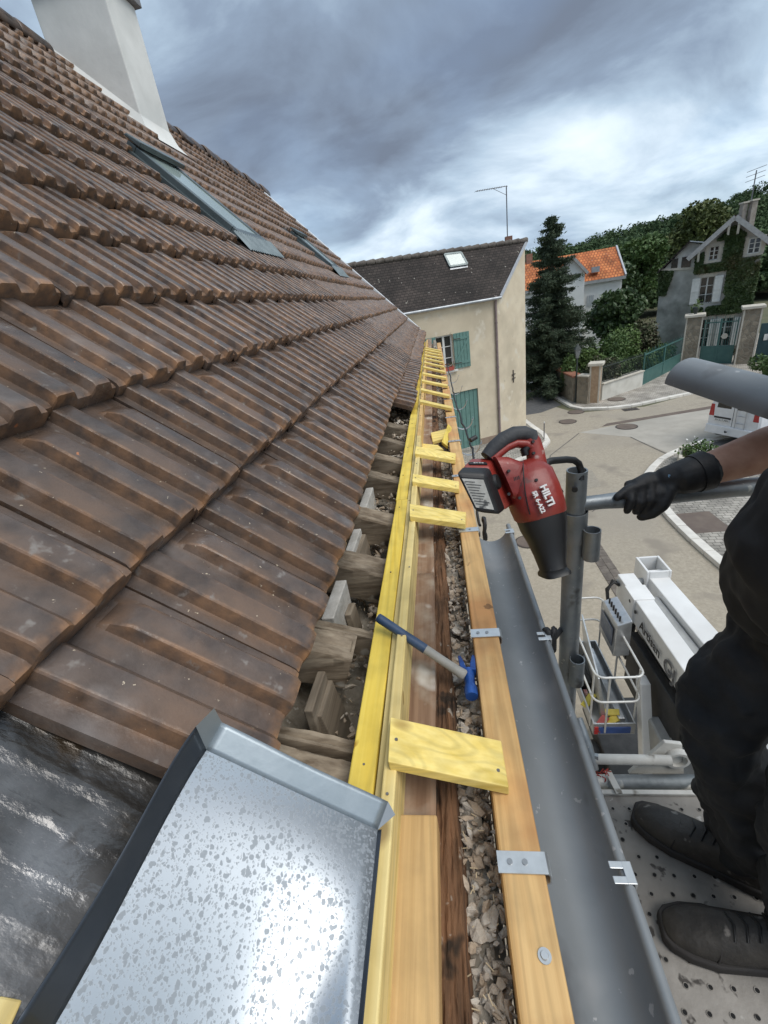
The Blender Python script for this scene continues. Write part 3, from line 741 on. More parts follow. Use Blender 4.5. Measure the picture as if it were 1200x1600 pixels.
# roof windows
M_frame = mat('roof_window_frame', (.09, .115, .12), (.13, .155, .16), rough=.4, metal=.5)
M_sglass = mat('roof_window_glass', (.30, .38, .36), (.36, .44, .42), scale=1, rough=.08, spec=.8)
M_lead = mat('pleated_flashing', (.15, .185, .195), (.24, .28, .29), scale=7, rough=.5, metal=.5)
for (s0, s1, y0, y1) in RW:
    R4 = lambda a, b, o: RS(a, b, o)
    big = (s1 - s0) > .9
    wroot = part('roof_window', RS(s0, y0, 0), house)
    fw = .075
    mb = MB()
    for (a0, a1, b0, b1) in ((s0, s0 + fw, y0, y1), (s1 - fw, s1, y0, y1), (s0 + fw, s1 - fw, y0, y0 + fw), (s0 + fw, s1 - fw, y1 - fw, y1)):
        mb.hexa([R4(a0, b0, -.03), R4(a0, b1, -.03), R4(a1, b1, -.03), R4(a1, b0, -.03)], [R4(a0, b0, .10), R4(a0, b1, .10), R4(a1, b1, .10), R4(a1, b0, .10)])
    mb.obj('frame', M_frame, wroot, bevel=.006)
    mb = MB(); mb.hexa([R4(s0 + fw, y0 + fw, .07), R4(s0 + fw, y1 - fw, .07), R4(s1 - fw, y1 - fw, .07), R4(s1 - fw, y0 + fw, .07)],
                       [R4(s0 + fw, y0 + fw, .09), R4(s0 + fw, y1 - fw, .09), R4(s1 - fw, y1 - fw, .09), R4(s1 - fw, y0 + fw, .09)])
    mb.obj('pane', M_sglass, wroot)
    mb = MB(); mb.hexa([R4(s1 - fw - .03, y0 - .01, .11), R4(s1 - fw - .03, y1 + .01, .11), R4(s1 + .04, y1 + .01, .11), R4(s1 + .04, y0 - .01, .11)],
                       [R4(s1 - fw - .03, y0 - .01, .15), R4(s1 - fw - .03, y1 + .01, .15), R4(s1 + .02, y1 + .01, .135), R4(s1 + .02, y0 - .01, .135)])
    mb.obj('top_cover', M_frame, wroot, bevel=.008)
    mb = MB(); nn_ = 41; ra = []; rb = []
    for i in range(nn_):
        yq = y0 - .12 + (y1 - y0 + .24) * i / (nn_ - 1); hh = .062 + .012 * (i % 2)
        ra.append(R4(s0 + .01, yq, hh + .03)); rb.append(R4(s0 - .17, yq, hh))
    mb.loft([ra, rb], False, False, closed=False); mb.obj('apron_flashing', M_lead, wroot)
    for yy_ in (y0 - .06, y1):
        mb = MB()
        mb.hexa([R4(s0 - .02, yy_, .02), R4(s0 - .02, yy_ + .06, .02), R4(s1 + .1, yy_ + .06, .02), R4(s1 + .1, yy_, .02)],
                [R4(s0 - .02, yy_, .055), R4(s0 - .02, yy_ + .06, .055), R4(s1 + .1, yy_ + .06, .055), R4(s1 + .1, yy_, .055)])
        mb.obj('side_flashing', M_frame, wroot)

# felt where the tiles are still off, old rafters, wall head
def wavy(u, v): return mnoise.noise(Vector((u * 6, v * 6, 3.1))) * .004 + .0034 * max(0, math.sin(v * 150 + 1.5 * mnoise.noise(Vector((u * 5, v * 5, 0))))) ** 5
V = []; nu, nw = 24, 260
for j in range(nw):
    for i in range(nu):
        s_ = -.06 + 1.1 * i / (nu - 1); Y_ = -1.3 + 1.66 * j / (nw - 1)
        V.append(RS(s_, Y_, -.012 + wavy(s_, Y_)))
F = [(j * nu + i, (j + 1) * nu + i, (j + 1) * nu + i + 1, j * nu + i + 1) for j in range(nw - 1) for i in range(nu - 1)]
np_mesh('roofing_felt', [tuple(p) for p in V], F, M_felt, house, smooth=True)
M_old = wood('old_rafter_wood', (.13, .10, .07), (.30, .25, .19), 'Y', 30, bump=.6, rough=.85, specks=[((.05, .04, .03), 9, .66, .06), ((.38, .35, .30), 12, .68, .05)])
M_old_s = mat('old_rafter_slope', (.12, .088, .058), (.30, .245, .18), scale=1, stretch=(6, 40, 40), rough=.85, bump=.7, bscale=1.4, bdist=.004, rnd_amt=.2,
              specks=[((.05, .04, .03), 9, .64, .06), ((.40, .37, .32), 12, .68, .05)])
M_plaster = mat('lime_plaster', (.42, .40, .36), (.62, .60, .56), scale=14, rough=.9, bump=.6, bscale=30)
TA = math.radians(21)
td = Vector((-math.cos(TA), 0, math.sin(TA))); tn = Vector((math.sin(TA), 0, math.cos(TA)))
def rafter(Y0, w, x_end, thick, z_end=-.775, m=None):
    """weathered rafter tail: square sawn end, splits and worn arrises"""
    rings = []; nR = 30; sk_ = rnd.uniform(-.05, .05); tilt = rnd.uniform(-.03, .03); ln_ = (.53 + x_end) / math.cos(TA)
    prof = [(0, -.06), (.05, 0), (.3, 0), (.5, 0), (.7, 0), (.95, 0), (1, -.06), (1, -.35), (1, -.7), (1, -1), (.5, -1), (0, -1), (0, -.7), (0, -.35)]
    for i in range(nR):
        l = ln_ * (i / (nR - 1)) ** 1.7; ring = []
        for (pu, pw) in prof:
            q = W(x_end, Y0 + w * pu + sk_ * l, z_end) + td * l + tn * (thick * pw + tilt * w * (pu - .5))
            e = mnoise.noise(Vector((q.x * 9, q.y * 90, q.z * 9))) * .0028 + mnoise.noise(q * 60) * .0016
            split = -.007 if (pw > -.2 and abs(pu - .5) < .01 and l > .03 * ln_) else 0
            ring.append(q + tn * ((e + split) if pw > -.5 else -e) + Vector((0, (pu - .5) * 2 * e, 0)))
        rings.append(ring)
    return MB().loft(rings).obj('rafter', m or M_old_s, house, smooth=30)
for (Y0, w, x_end, tk, z_e) in ((.44, .085, -.222, .10, -.775), (.54, .028, -.222, .06, -.78), (.755, .085, -.262, .10, -.745), (.852, .03, -.222, .06, -.775), (1.13, .10, -.222, .11, -.77), (1.47, .095, -.222, .11, -.77),
                          (1.90, .08, -.222, .10, -.775), (2.16, .08, -.222, .10, -.775), (2.46, .08, -.222, .10, -.775), (2.80, .085, -.222, .10, -.775), (3.25, .085, -.26, .10, -.78)):
    rafter(Y0, w, x_end, tk, z_e)
# short blocks and pale boards standing between the rafters
for (Y0, Y1, x0, x1, z0, z1, m, tilt) in ((.615, .735, -.345, -.325, -.93, -.745, M_old, 0), (.63, .74, -.318, -.296, -.95, -.78, M_old, .02), (.90, 1.09, -.370, -.335, -.90, -.735, M_plaster, 0),
                                          (1.25, 1.44, -.372, -.342, -.9, -.745, M_plaster, 0), (.99, 1.06, -.325, -.305, -.93, -.80, M_old, .01), (1.27, 1.44, -.335, -.318, -.9, -.77, M_old, .01),
                                          (1.58, 1.85, -.38, -.345, -.9, -.75, M_plaster, 0)):
    mb = MB(); b0 = [W(x0, Y0, z0), W(x1, Y0, z0), W(x1, Y1, z0), W(x0, Y1, z0)]; mb.hexa(b0, [W(x0 - tilt, Y0, z1), W(x1 - tilt, Y0, z1), W(x1 - tilt, Y1, z1 - .01), W(x0 - tilt, Y1, z1 - .01)])
    mb.obj('infill_board', m, house, bevel=.003)
M_dirt = mat('mortar_dirt', (.20, .17, .13), (.42, .375, .31), scale=16, rough=.95, bump=1.0, bscale=40, bdist=.01, specks=[((.5, .47, .42), 40, .66, .04), ((.05, .035, .022), 12, .62, .05)])
V = []; nu, nw = 34, 380
for j in range(nw):
    for i in range(nu):
        X_ = -.47 + .475 * i / (nu - 1); Y_ = -2.0 + 11.8 * (j / (nw - 1)) ** 1.15
        q = mnoise.noise(Vector((X_ * 14, Y_ * 14, 1))) * .022 + mnoise.noise(Vector((X_ * 45, Y_ * 45, 7))) * .010
        zz_ = -.925 + q + (.066 if X_ > -.045 else 0) - (.03 if -.33 < X_ < -.2 else 0) + .05 * max(0, -.36 - X_) * 10
        V.append(tuple(W(X_, Y_, zz_)))
F = [(j * nu + i, j * nu + i + 1, (j + 1) * nu + i + 1, (j + 1) * nu + i) for j in range(nw - 1) for i in range(nu - 1)]
np_mesh('wall_head', V, F, M_dirt, house, smooth=True)
# rubble stones
M_rub = mat('rubble_stone', (.34, .295, .24), (.68, .63, .555), scale=26, rough=.95, bump=.9, bscale=70, attr_rnd=(.42, .32, .225), specks=[((.10, .07, .045), 14, .6, .06)])
def stones(n, fx, fy, fz, smin, smax, seed):
    rg = np.random.default_rng(seed); ico = bmesh.new(); bmesh.ops.create_icosphere(ico, subdivisions=1, radius=1)
    bv = np.array([v.co[:] for v in ico.verts]); bf = np.array([[l.vert.index for l in f.loops] for f in ico.faces]); ico.free()
    Vs, Fs, Rs = [], [], []; o = 0
    for k in range(n):
        x, y = fx(rg), fy(rg); s_ = (smin + (smax - smin) * rg.random() ** 2.2) * (1 + .7 * (rg.random() < .06))
        sc = s_ * np.array([rg.uniform(.7, 1.6), rg.uniform(.5, 1.2), rg.uniform(.25, .9)]); q = bv * rg.uniform(.55, 1.35, (len(bv), 1))
        # knock flat facets into the lump
        for _ in range(3):
            d = rg.normal(size=3); d /= np.linalg.norm(d); h = .62 + .2 * rg.random(); over = np.maximum(0, q @ d - h); q = q - over[:, None] * d
        A = np.array(Matrix.Rotation(rg.uniform(0, 6.28), 3, Vector(rg.normal(size=3))))
        q = (q * sc) @ A.T + np.array([x, y, CAMH + fz(x, y, rg)])
        Vs.append(q); Fs.append(bf + o); o += len(q); Rs.append(np.full(len(q), rg.random()))
    return np.concatenate(Vs), np.concatenate(Fs), np.concatenate(Rs)
V, F, R_ = stones(4000, lambda r: r.uniform(-.036, .024), lambda r: (.02 + 6.5 * r.random() ** 1.8) if r.random() < .85 else -1.9 * r.random(), lambda x, y, r: -.850 + r.uniform(-.022, .012), .004, .0145, 3)
rb = np_mesh('rubble', V, F, M_rub, house, {'rnd': R_}); stuff(rb)
V, F, R_ = stones(900, lambda r: r.uniform(-.36, -.22), lambda r: .5 + 3.2 * r.random() ** .8, lambda x, y, r: -.915 + r.uniform(-.01, .05) + .05 * max(0, y - 1.2) + .015, .005, .021, 4)
stuff(np_mesh('rubble', V, F, M_rub, house, {'rnd': R_}))
# splinters and shavings
mb = MB(); rg = random.Random(9)
for k in range(330):
    x = rg.choice((rg.uniform(-.06, .02), rg.uniform(-.34, -.22))); y = .1 + 2.6 * rg.random() ** 1.4; z = -.835 if x > -.1 else -.89
    a = W(x, y, z + rg.uniform(-.006, .008)); an = rg.uniform(0, 3.14); l = rg.uniform(.003, .013) * (2.2 if rg.random() < .06 else 1)
    mb.bar(a, a + Vector((math.cos(an) * l, math.sin(an) * l, rg.uniform(-.004, .005))), .0014, .0008)
stuff(mb.obj('wood_splinters', mat('splinter', (.42, .32, .19), (.62, .5, .33), rough=.8), house))
# old plank and rotten wall plate on the wall head
M_oldplank = mat('old_plank', (.17, .095, .055), (.30, .19, .12), scale=1, stretch=(50, 2, 50), rough=.8, bump=.5, bscale=1.6, bdist=.003,
                 c3=(.36, .29, .22), s3=9, specks=[((.62, .58, .52), 7, .60, .10), ((.06, .035, .02), 15, .68, .04)])
M_rot = mat('rotten_wood', (.075, .038, .018), (.20, .10, .048), scale=1.2, stretch=(40, 6, 30), rough=.95, bump=1.0, bscale=2.2, bdist=.012,
            specks=[((.36, .31, .25), 34, .64, .05), ((.03, .018, .01), 12, .62, .06)])
for (a, b) in ((.437, 1.18), (1.184, 2.35), (2.354, 4.1), (4.104, 6.6), (6.604, 9.6)):
    V = []; nu, nw = 8, max(8, int((b - a) * 26))
    for j in range(nw):
        for i in range(nu):
            X_ = -.150 + .078 * i / (nu - 1); Y_ = a + (b - a) * j / (nw - 1)
            V.append(tuple(W(X_ + mnoise.noise(Vector((Y_ * 9, i, 0))) * .0015, Y_, -.803 + mnoise.noise(Vector((X_ * 60, Y_ * 3, 5))) * .002)))
    F = [(j * nu + i, j * nu + i + 1, (j + 1) * nu + i + 1, (j + 1) * nu + i) for j in range(nw - 1) for i in range(nu - 1)]
    o = np_mesh('old_plank', V, F, M_oldplank, house, smooth=True); md = o.modifiers.new('s', 'SOLIDIFY'); md.thickness = .045; md.offset = -1
V = []; nu, nw = 26, 620
for j in range(nw):
    Y_ = -2.0 + 8.6 * (j / (nw - 1)) ** 1.1
    edge = mnoise.noise(Vector((Y_ * 5, 0, 2))) * .010
    for i in range(nu):
        t = i / (nu - 1); X_ = -.073 + (.048 + edge) * t
        z = -.822 - .05 * max(0, t - .8) * 5 + mnoise.noise(Vector((X_ * 150, Y_ * 10, 9))) * .008 + mnoise.noise(Vector((X_ * 40, Y_ * 40, 4))) * .007 + mnoise.noise(Vector((X_ * 260, Y_ * 60, 4))) * .004
        V.append(tuple(W(X_, Y_, z)))
F = [(j * nu + i, j * nu + i + 1, (j + 1) * nu + i + 1, (j + 1) * nu + i) for j in range(nw - 1) for i in range(nu - 1)]
np_mesh('rotten_wall_plate', V, F, M_rot, house, smooth=True)
MB().box(-.02, .022, -2.1, 9.6, CAMH - 1.05, CAMH - .875).obj('wall', M_rubble_w, house)

# ================================================================== NEW TIMBER
M_yel = wood('yellow_treated_wood', (.72, .50, .055), (.86, .66, .13), 'Y', 60, bump=.3, rough=.55, specks=[((.45, .27, .03), 11, .70, .03)])
M_yelp = wood('pale_yellow_wood', (.66, .49, .17), (.80, .65, .30), 'Y', 60, bump=.3, rough=.6, specks=[((.42, .27, .08), 12, .69, .03)])
M_yelx = wood('yellow_plank_across', (.74, .54, .12), (.88, .70, .25), 'X', 60, bump=.2, rough=.55, specks=[((.35, .20, .04), 9, .72, .02)])
M_org = wood('orange_larch', (.52, .30, .11), (.70, .46, .20), 'Y', 70, bump=.3, rough=.6, c3=(.55, .27, .095), s3=5, specks=[((.25, .12, .04), 14, .72, .02)])
M_brn = wood('tan_plank', (.45, .275, .11), (.61, .41, .185), 'Y', 80, bump=.4, rough=.65, specks=[((.24, .13, .05), 13, .71, .02)])
M_nail = mat('nail_head', (.20, .18, .16), (.28, .26, .24), rough=.45, metal=.8)
ef = thing('eave_frame', W(-.06, 4, -.9), 'long ladder-like eave frame of new yellow and orange timber along the roof edge', 'timber frame')
def wavy_bar(x0, x1, y0, y1, z0, z1, amp=.0015):
    mb = MB(); rings = []; n = max(2, int((y1 - y0) / .35))
    for i in range(n + 1):
        y = y0 + (y1 - y0) * i / n; d = rnd.uniform(-amp, amp); e = rnd.uniform(-amp, amp)
        rings.append([W(x0 + d, y, z0), W(x1 + d, y, z0), W(x1 + d, y, z1 + e), W(x0 + d, y, z1 + e)])
    return mb.loft(rings)
wavy_bar(-.214, -.1675, -1.9, 1.60, -.90, -.722).obj('batten', M_yel, ef, bevel=.003)
wavy_bar(-.216, -.1685, 1.604, 3.02, -.90, -.724).obj('batten', M_yel, ef, bevel=.003)
wavy_bar(-.216, -.1695, 3.025, 8.3, -.90, -.737).obj('batten', M_yel, ef, bevel=.003)
wavy_bar(-.1665, -.150, -1.9, 8.3, -.90, -.722).obj('batten_packing', M_yelp, ef, bevel=.002)
wavy_bar(-.1495, -.127, -1.9, 2.4, -.90, -.700).obj('batten', M_yelp, ef, bevel=.003)
wavy_bar(-.1495, -.127, 2.404, 8.3, -.90, -.701).obj('batten', wood('orange_batten', (.60, .36, .11), (.72, .48, .19), 'Y', 55), ef, bevel=.003)
for (a, b) in ((-1.9, 3.2), (3.204, 5.9), (5.904, 8.25)):
    wavy_bar(.027, .090, a, b, -.93, -.780).obj('fascia_beam', M_org, ef, bevel=.004)
# rungs: px corners of the upper face, left pair on the inner batten, right pair on the fascia beam
def nail(p, parent, r=.003, m=None):
    MB().tube([p - Vector((0, 0, .002)), p + Vector((0, 0, .0012))], r, 10).obj('nail', m or M_nail, parent, smooth=40)
def rung(a, b, c, d, th=.022, zl=-.6775, zr=-.757):
    # a far-left, b far-right, c near-right, d near-left
    P = [on_z(*a, CAMH + zl), on_z(*b, CAMH + zr), on_z(*c, CAMH + zr), on_z(*d, CAMH + zl)]
    dn = Vector((0, 0, th)); mb = MB(); mb.hexa([p - dn for p in (P[3], P[2], P[1], P[0])], [P[3], P[2], P[1], P[0]])
    o = mb.obj('rung', M_yelx, ef, bevel=.002)
    cl_ = (P[0] + P[3]) / 2; cr_ = (P[1] + P[2]) / 2
    nail(cl_ + (cr_ - cl_) * .06, o); nail(cl_ + (cr_ - cl_) * .93 + (P[2] - P[1]) * .2, o)
rung((610, 1120), (783, 1157), (795, 1230), (606, 1190))
rung((640, 787), (728, 800), (727, 819), (640, 806))
rung((645, 740), (717, 752), (717, 764), (644, 752))
rung((650, 697), (712, 708), (711, 719), (648, 708))
for y in (629.5, 611.5, 597, 585.5, 576, 568.5, 562, 556.5, 552, 548, 545):
    c = on_z(665, y, CAMH - .70); wd2 = .035
    mb = MB(); a = rnd.uniform(-.02, .02)
    b4 = [W(-.150, c.y - wd2 + a, -.699), W(.075, c.y - wd2 - a, -.776), W(.075, c.y + wd2 - a, -.776), W(-.150, c.y + wd2 + a, -.699)]
    up = Vector((0, 0, .022)); mb.hexa(b4, [p + up for p in b4]); mb.obj('rung', M_yelx, ef, bevel=.002)
for y in (.20, .47, .83, 1.12, 1.5, 1.9, 2.3, 2.8, 3.4):
    nail(W(-.190 + rnd.uniform(-.012, .012), y + rnd.uniform(-.05, .05), -.7215), ef, .0022); nail(W(-.138 + rnd.uniform(-.005, .005), y + rnd.uniform(-.06, .06), -.6995), ef, .0024)
# loose off-cuts between the rungs
def offcut(pts, zs, th, m, label):
    P = [on_z(x, y, CAMH + z) for (x, y), z in zip(pts, zs)]
    mb = MB(); dn = Vector((0, 0, th)); mb.hexa([p - dn for p in P], P); return tag(mb.obj('timber_offcut', m, bevel=.002), label, 'wood offcut')
offcut([(676, 690), (700, 683), (697, 670), (673, 676)], [-.80, -.79, -.775, -.78], .02, M_yelx, 'yellow plank off-cut lying loose against the fascia beam')
offcut([(690, 690), (699, 697), (706, 668), (700, 662)], [-.785, -.795, -.775, -.77], .02, M_yel, 'narrow yellow off-cut leaning on the fascia beam')
offcut([(657, 703), (693, 702), (684, 695), (651, 692)], [-.782, -.786, -.78, -.775], .018, M_yelx, 'short yellow off-cut lying under the plank nearest the pile of off-cuts')
# tan plank in front
tp = MB(); tp.box(-.140, -.068, -1.7, .431, CAMH - .845, CAMH - .776)
tag(tp.obj('plank', M_brn, bevel=.003), 'new tan plank laid flat on the wall head beside the rotten timber', 'plank')
# ================================================================== GUTTER, BRACKETS, ZINC
M_gut = mat('gutter_zinc', (.175, .19, .20), (.22, .235, .245), scale=3, rough=.44, metal=.12, rrange=.08, bump=.08, bscale=14, c3=(.245, .26, .27), s3=2.4, specks=[((.36, .365, .37), 60, .68, .04), ((.28, .285, .29), 5, .58, .15), ((.14, .145, .15), 8, .64, .08)])
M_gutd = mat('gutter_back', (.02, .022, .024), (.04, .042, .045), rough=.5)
M_galv = mat('galvanised_strap', (.48, .50, .51), (.62, .64, .65), scale=22, rough=.40, metal=.75, rrange=.1)
M_steel = mat('scaffold_steel', (.20, .22, .235), (.33, .355, .37), scale=11, rough=.50, metal=.7, rrange=.15, bump=.15, bscale=40, c3=(.27, .27, .265), s3=7,
              specks=[((.55, .55, .52), 45, .68, .05), ((.12, .12, .12), 16, .62, .08)])
GX, GZ, GR = .1425, -.812, .0585
def half_round(mb, p0, p1, side, up, r, bead=.0085, th=.0016, n=18, a0=180, a1=360, extra=0):
    """half-round channel from p0 to p1; side = direction of the beaded rim, up = open side"""
    p0, p1, side, up = map(Vector, (p0, p1, side, up)); rings = []
    for p in (p0, p1):
        ring = []
        for i in range(n + 1):
            a = math.radians(a0 + (a1 - a0) * i / n); ring.append(p + side * (math.cos(a) * r) + up * (math.sin(a) * r))
        for i in range(n, -1, -1):
            a = math.radians(a0 + (a1 - a0) * i / n); ring.append(p + side * (math.cos(a) * (r - th)) + up * (math.sin(a) * (r - th)))
        rings.append(ring)
    return mb.loft(rings)
gt = thing('gutter', W(GX, .5, GZ - GR), 'new grey half-round gutter hanging in brackets along the eave', 'gutter')
mb = MB(); half_round(mb, W(GX, -1.9, GZ), W(GX, 1.46, GZ), (1, 0, 0), (0, 0, 1), GR); mb.obj('channel', M_gut, gt, smooth=50)
MB().tube([W(GX + GR + .004, -1.9, GZ + .006), W(GX + GR + .004, 1.46, GZ + .006)], .0082, 14).obj('bead', M_gut, gt, smooth=50)
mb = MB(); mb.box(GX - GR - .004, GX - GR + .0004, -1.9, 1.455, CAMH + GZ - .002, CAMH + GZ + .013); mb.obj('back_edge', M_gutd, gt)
# the back edge above is a near-black strip along the gutter
def bracket(Y, with_clip, lab, group):
    t = thing('gutter_bracket', W(.06, Y, -.78), lab, 'bracket', group)
    w = .0145 if with_clip else .012
    mb = MB(); path = [(.022, -.7785), (.093, -.7785), (.0955, -.783), (.0955, -.80)]
    for k in range(15):
        a = math.radians(180 + 180 * k / 14); path.append((GX + math.cos(a) * (GR + .004), GZ + math.sin(a) * (GR + .004)))
    path.append((GX + GR + .013, GZ + .006)); path.append((GX + GR + .010, GZ + .017))
    top = path[:4]; arc = path[4:]
    def strip(mb, pts, th=.0024):
        rings = []
        for i, (x, z) in enumerate(pts):
            x0, z0 = pts[max(i - 1, 0)]; x1, z1 = pts[min(i + 1, len(pts) - 1)]
            d = Vector((x1 - x0, 0, z1 - z0)).normalized(); nn = Vector((-d.z, 0, d.x)) * th
            p = W(x, Y, z); rings.append([p + Vector((0, -w, 0)), p + Vector((0, w, 0)), p + Vector((0, w, 0)) + nn, p + Vector((0, -w, 0)) + nn])
        return mb.loft(rings)
    strip(mb, path[:3]); mb.obj('strap', M_galv, t)
    mb = MB(); strip(mb, path[2:4] + arc); mb.obj('hook', M_galv, t, smooth=40)
    for xx in (.040, .062): nail(W(xx, Y, -.7755), t, .0042, mat('rivet', (.33, .34, .35), rough=.4, metal=.8))
    if with_clip:
        mb = MB(); x1 = GX + GR + .0135; z1 = GZ + .015
        for dy in (-.0095, .0095):
            mb.hexa([W(x1 - .030, Y + dy - .005, z1), W(x1, Y + dy - .005, z1), W(x1, Y + dy + .005, z1), W(x1 - .030, Y + dy + .005, z1)],
                    [W(x1 - .030, Y + dy - .005, z1 + .002), W(x1, Y + dy - .005, z1 + .002), W(x1, Y + dy + .005, z1 + .002), W(x1 - .030, Y + dy + .005, z1 + .002)])
        mb.hexa([W(x1 - .008, Y - .0145, z1 - .014), W(x1 + .0015, Y - .0145, z1 - .014), W(x1 + .0015, Y + .0145, z1 - .014), W(x1 - .008, Y + .0145, z1 - .014)],
                [W(x1 - .012, Y - .0145, z1 + .0022), W(x1 + .0015, Y - .0145, z1 + .0022), W(x1 + .0015, Y + .0145, z1 + .0022), W(x1 - .012, Y + .0145, z1 + .0022)])
        mb.obj('rim_clip', M_galv, t, bevel=.001)
for Y, w_ in ((.366, 'next to the round screw head'), (.862, 'beside the head of the hammer'), (1.40, 'at the open gutter end under the saw')): bracket(Y, True, 'galvanised bracket clipped to the gutter rim ' + w_, 'brackets that carry the gutter')
for Y in (1.93, 2.47, 3.02, 3.6, 4.2, 4.8, 5.4, 6.0): bracket(Y, False, 'bare half-round gutter bracket with no gutter in it yet', 'empty brackets beyond the gutter end')
# screw with washer in the beam
sc = on_z(851, 1494, CAMH - .779)
t = thing('coach_screw', sc, 'round screw head with washer sunk into the orange beam', 'screw')
MB().tube([sc, sc + Vector((0, 0, .0015))], .0085, 18).obj('washer', M_galv, t, smooth=40)
MB().tube([sc + Vector((0, 0, .0015)), sc + Vector((0, 0, .004))], [.0055, .0045], 12).obj('head', M_galv, t, smooth=40)
# cable strung along the outside
M_black = mat('black_rubber', (.012, .012, .013), (.022, .022, .023), rough=.55)
pts = []
for (x, y, Y) in ((745, 800, 1.75), (752, 822, 1.62), (742, 735, 2.0), (738, 700, 2.35), (728, 672, 2.7), (716, 640, 3.2), (709, 615, 3.8), (704, 590, 4.6), (698, 565, 5.8)):
    pts.append(on_y(x, y, Y))
pts = [pts[1], pts[0]] + pts[2:]
line = []
for i in range(len(pts) - 1):
    for k in range(6):
        q = pts[i].lerp(pts[i + 1], k / 6); line.append(q + Vector((0, 0, -.02 * math.sin(math.pi * k / 6))) + Vector((mnoise.noise(q * 9) * .01, 0, mnoise.noise(q * 7 + Vector((3, 0, 0))) * .015)))
cb = thing('power_cable', pts[0], 'black cable draped along the empty gutter brackets', 'cable')
MB().tube(line, .006, 8).obj('cable', M_black, cb, smooth=60)
co = on_y(757, 826, 1.62); mb = MB(); ring = []
for k in range(60):
    a = k / 60 * 6.28 * 3; ring.append(co + Vector((.004 * math.sin(k), .03 * math.cos(a), .05 * math.sin(a))))
mb.tube(ring, .0055, 7); mb.obj('coil', M_black, cb, smooth=60)
mb = MB(); pl = on_y(735, 688, 2.45); mb.tube([pl, pl + Vector((.035, .02, .01))], .014, 10); mb.obj('plug', M_black, cb, smooth=50)

# ------------------------------------------------------------------ wet zinc tray on the roof edge
def zinc_mat():
    m = bpy.data.materials.new('wet_zinc'); m.use_nodes = True; t = m.node_tree; p = t.nodes['Principled BSDF']
    tc = N(t, 'ShaderNodeTexCoord')
    def drops(scale, th, w):
        wn = N(t, 'ShaderNodeTexNoise'); wn.inputs['Scale'].default_value = scale * .9; wn.inputs['Detail'].default_value = 2; L(t, tc.outputs['Object'], wn.inputs['Vector'])
        ad = N(t, 'ShaderNodeVectorMath', operation='MULTIPLY_ADD'); L(t, wn.outputs['Color'], ad.inputs[0]); ad.inputs[1].default_value = (.006, .006, .006); L(t, tc.outputs['Object'], ad.inputs[2])
        v = N(t, 'ShaderNodeTexVoronoi', feature='F1'); v.inputs['Scale'].default_value = scale; v.inputs['Randomness'].default_value = 1; L(t, ad.outputs[0], v.inputs['Vector'])
        sp = N(t, 'ShaderNodeSeparateColor'); L(t, v.outputs['Color'], sp.inputs[0])
        rad = math_node(t, 'MULTIPLY', sp.outputs[0], th)
        d = math_node(t, 'SUBTRACT', rad, v.outputs['Distance'])
        mr = N(t, 'ShaderNodeMapRange', interpolation_type='SMOOTHSTEP'); L(t, d, mr.inputs[0]); mr.inputs[1].default_value = -w; mr.inputs[2].default_value = w
        return mr.outputs[0]
    d1 = drops(165, .56, .07); d2 = drops(320, .55, .09)
    d = math_node(t, 'MAXIMUM', d1, math_node(t, 'MULTIPLY', d2, .8))
    nz = N(t, 'ShaderNodeTexNoise'); nz.inputs['Scale'].default_value = 5; nz.inputs['Detail'].default_value = 4; L(t, tc.outputs['Object'], nz.inputs['Vector'])
    mx = N(t, 'ShaderNodeMixRGB'); L(t, nz.outputs['Fac'], mx.inputs[0]); mx.inputs[1].default_value = (.52, .55, .575, 1); mx.inputs[2].default_value = (.62, .645, .665, 1)
    m2 = N(t, 'ShaderNodeMixRGB'); L(t, math_node(t, 'MULTIPLY', d, .75), m2.inputs[0]); L(t, mx.outputs[0], m2.inputs[1]); m2.inputs[2].default_value = (.21, .235, .26, 1)  # grey put into the drops' colour for the surroundings they reflect
    L(t, m2.outputs[0], p.inputs['Base Color']); me_ = N(t, 'ShaderNodeMapRange'); L(t, d, me_.inputs[0]); me_.inputs[3].default_value = .95; me_.inputs[4].default_value = .25; L(t, me_.outputs[0], p.inputs['Metallic'])
    rr = N(t, 'ShaderNodeMapRange'); L(t, d, rr.inputs[0]); rr.inputs[3].default_value = .35; rr.inputs[4].default_value = .42; L(t, rr.outputs[0], p.inputs['Roughness'])
    b = N(t, 'ShaderNodeBump'); b.inputs['Strength'].default_value = .10; b.inputs['Distance'].default_value = .0004; L(t, d, b.inputs['Height']); L(t, b.outputs[0], p.inputs['Normal'])
    return m
M_zs = zinc_mat()
M_zd = mat('zinc_flange', (.27, .315, .345), (.36, .405, .435), scale=9, rough=.42, metal=.7, rrange=.10, bump=.1, bscale=20)
SLZ = .80
def zprof(x, y):                 # rests on the batten at one edge and on the tile ribs at the other, with an added sag between to mirror the dark roof
    xr = -.150
    A_ = max(0.0, min(1.0, (.34 - y) / .25)); A_ = A_ * A_ * (3 - 2 * A_)      # made-up dip in the near part, so its right side reflects the dark roof
    g_ = max(0.0, min(1.0, (x + .47) / .32)) ** 1.9
    return -.640 - (x - xr) * SLZ - .066 * A_ * math.sin(math.pi * g_) + .0025 * math.sin(y * 14 + x * 5) * min(1, abs(x - xr) * 8)
def ZP(x, y, up=0.0):
    nn = Vector((SLZ, 0, 1)).normalized()
    return W(x, y, zprof(x, y)) + nn * up
zs = thing('zinc_tray', W(-.3, .2, -.6), 'wet bare zinc sheet with folded-up edges lying on the roof edge, beaded with raindrops', 'metal sheet')
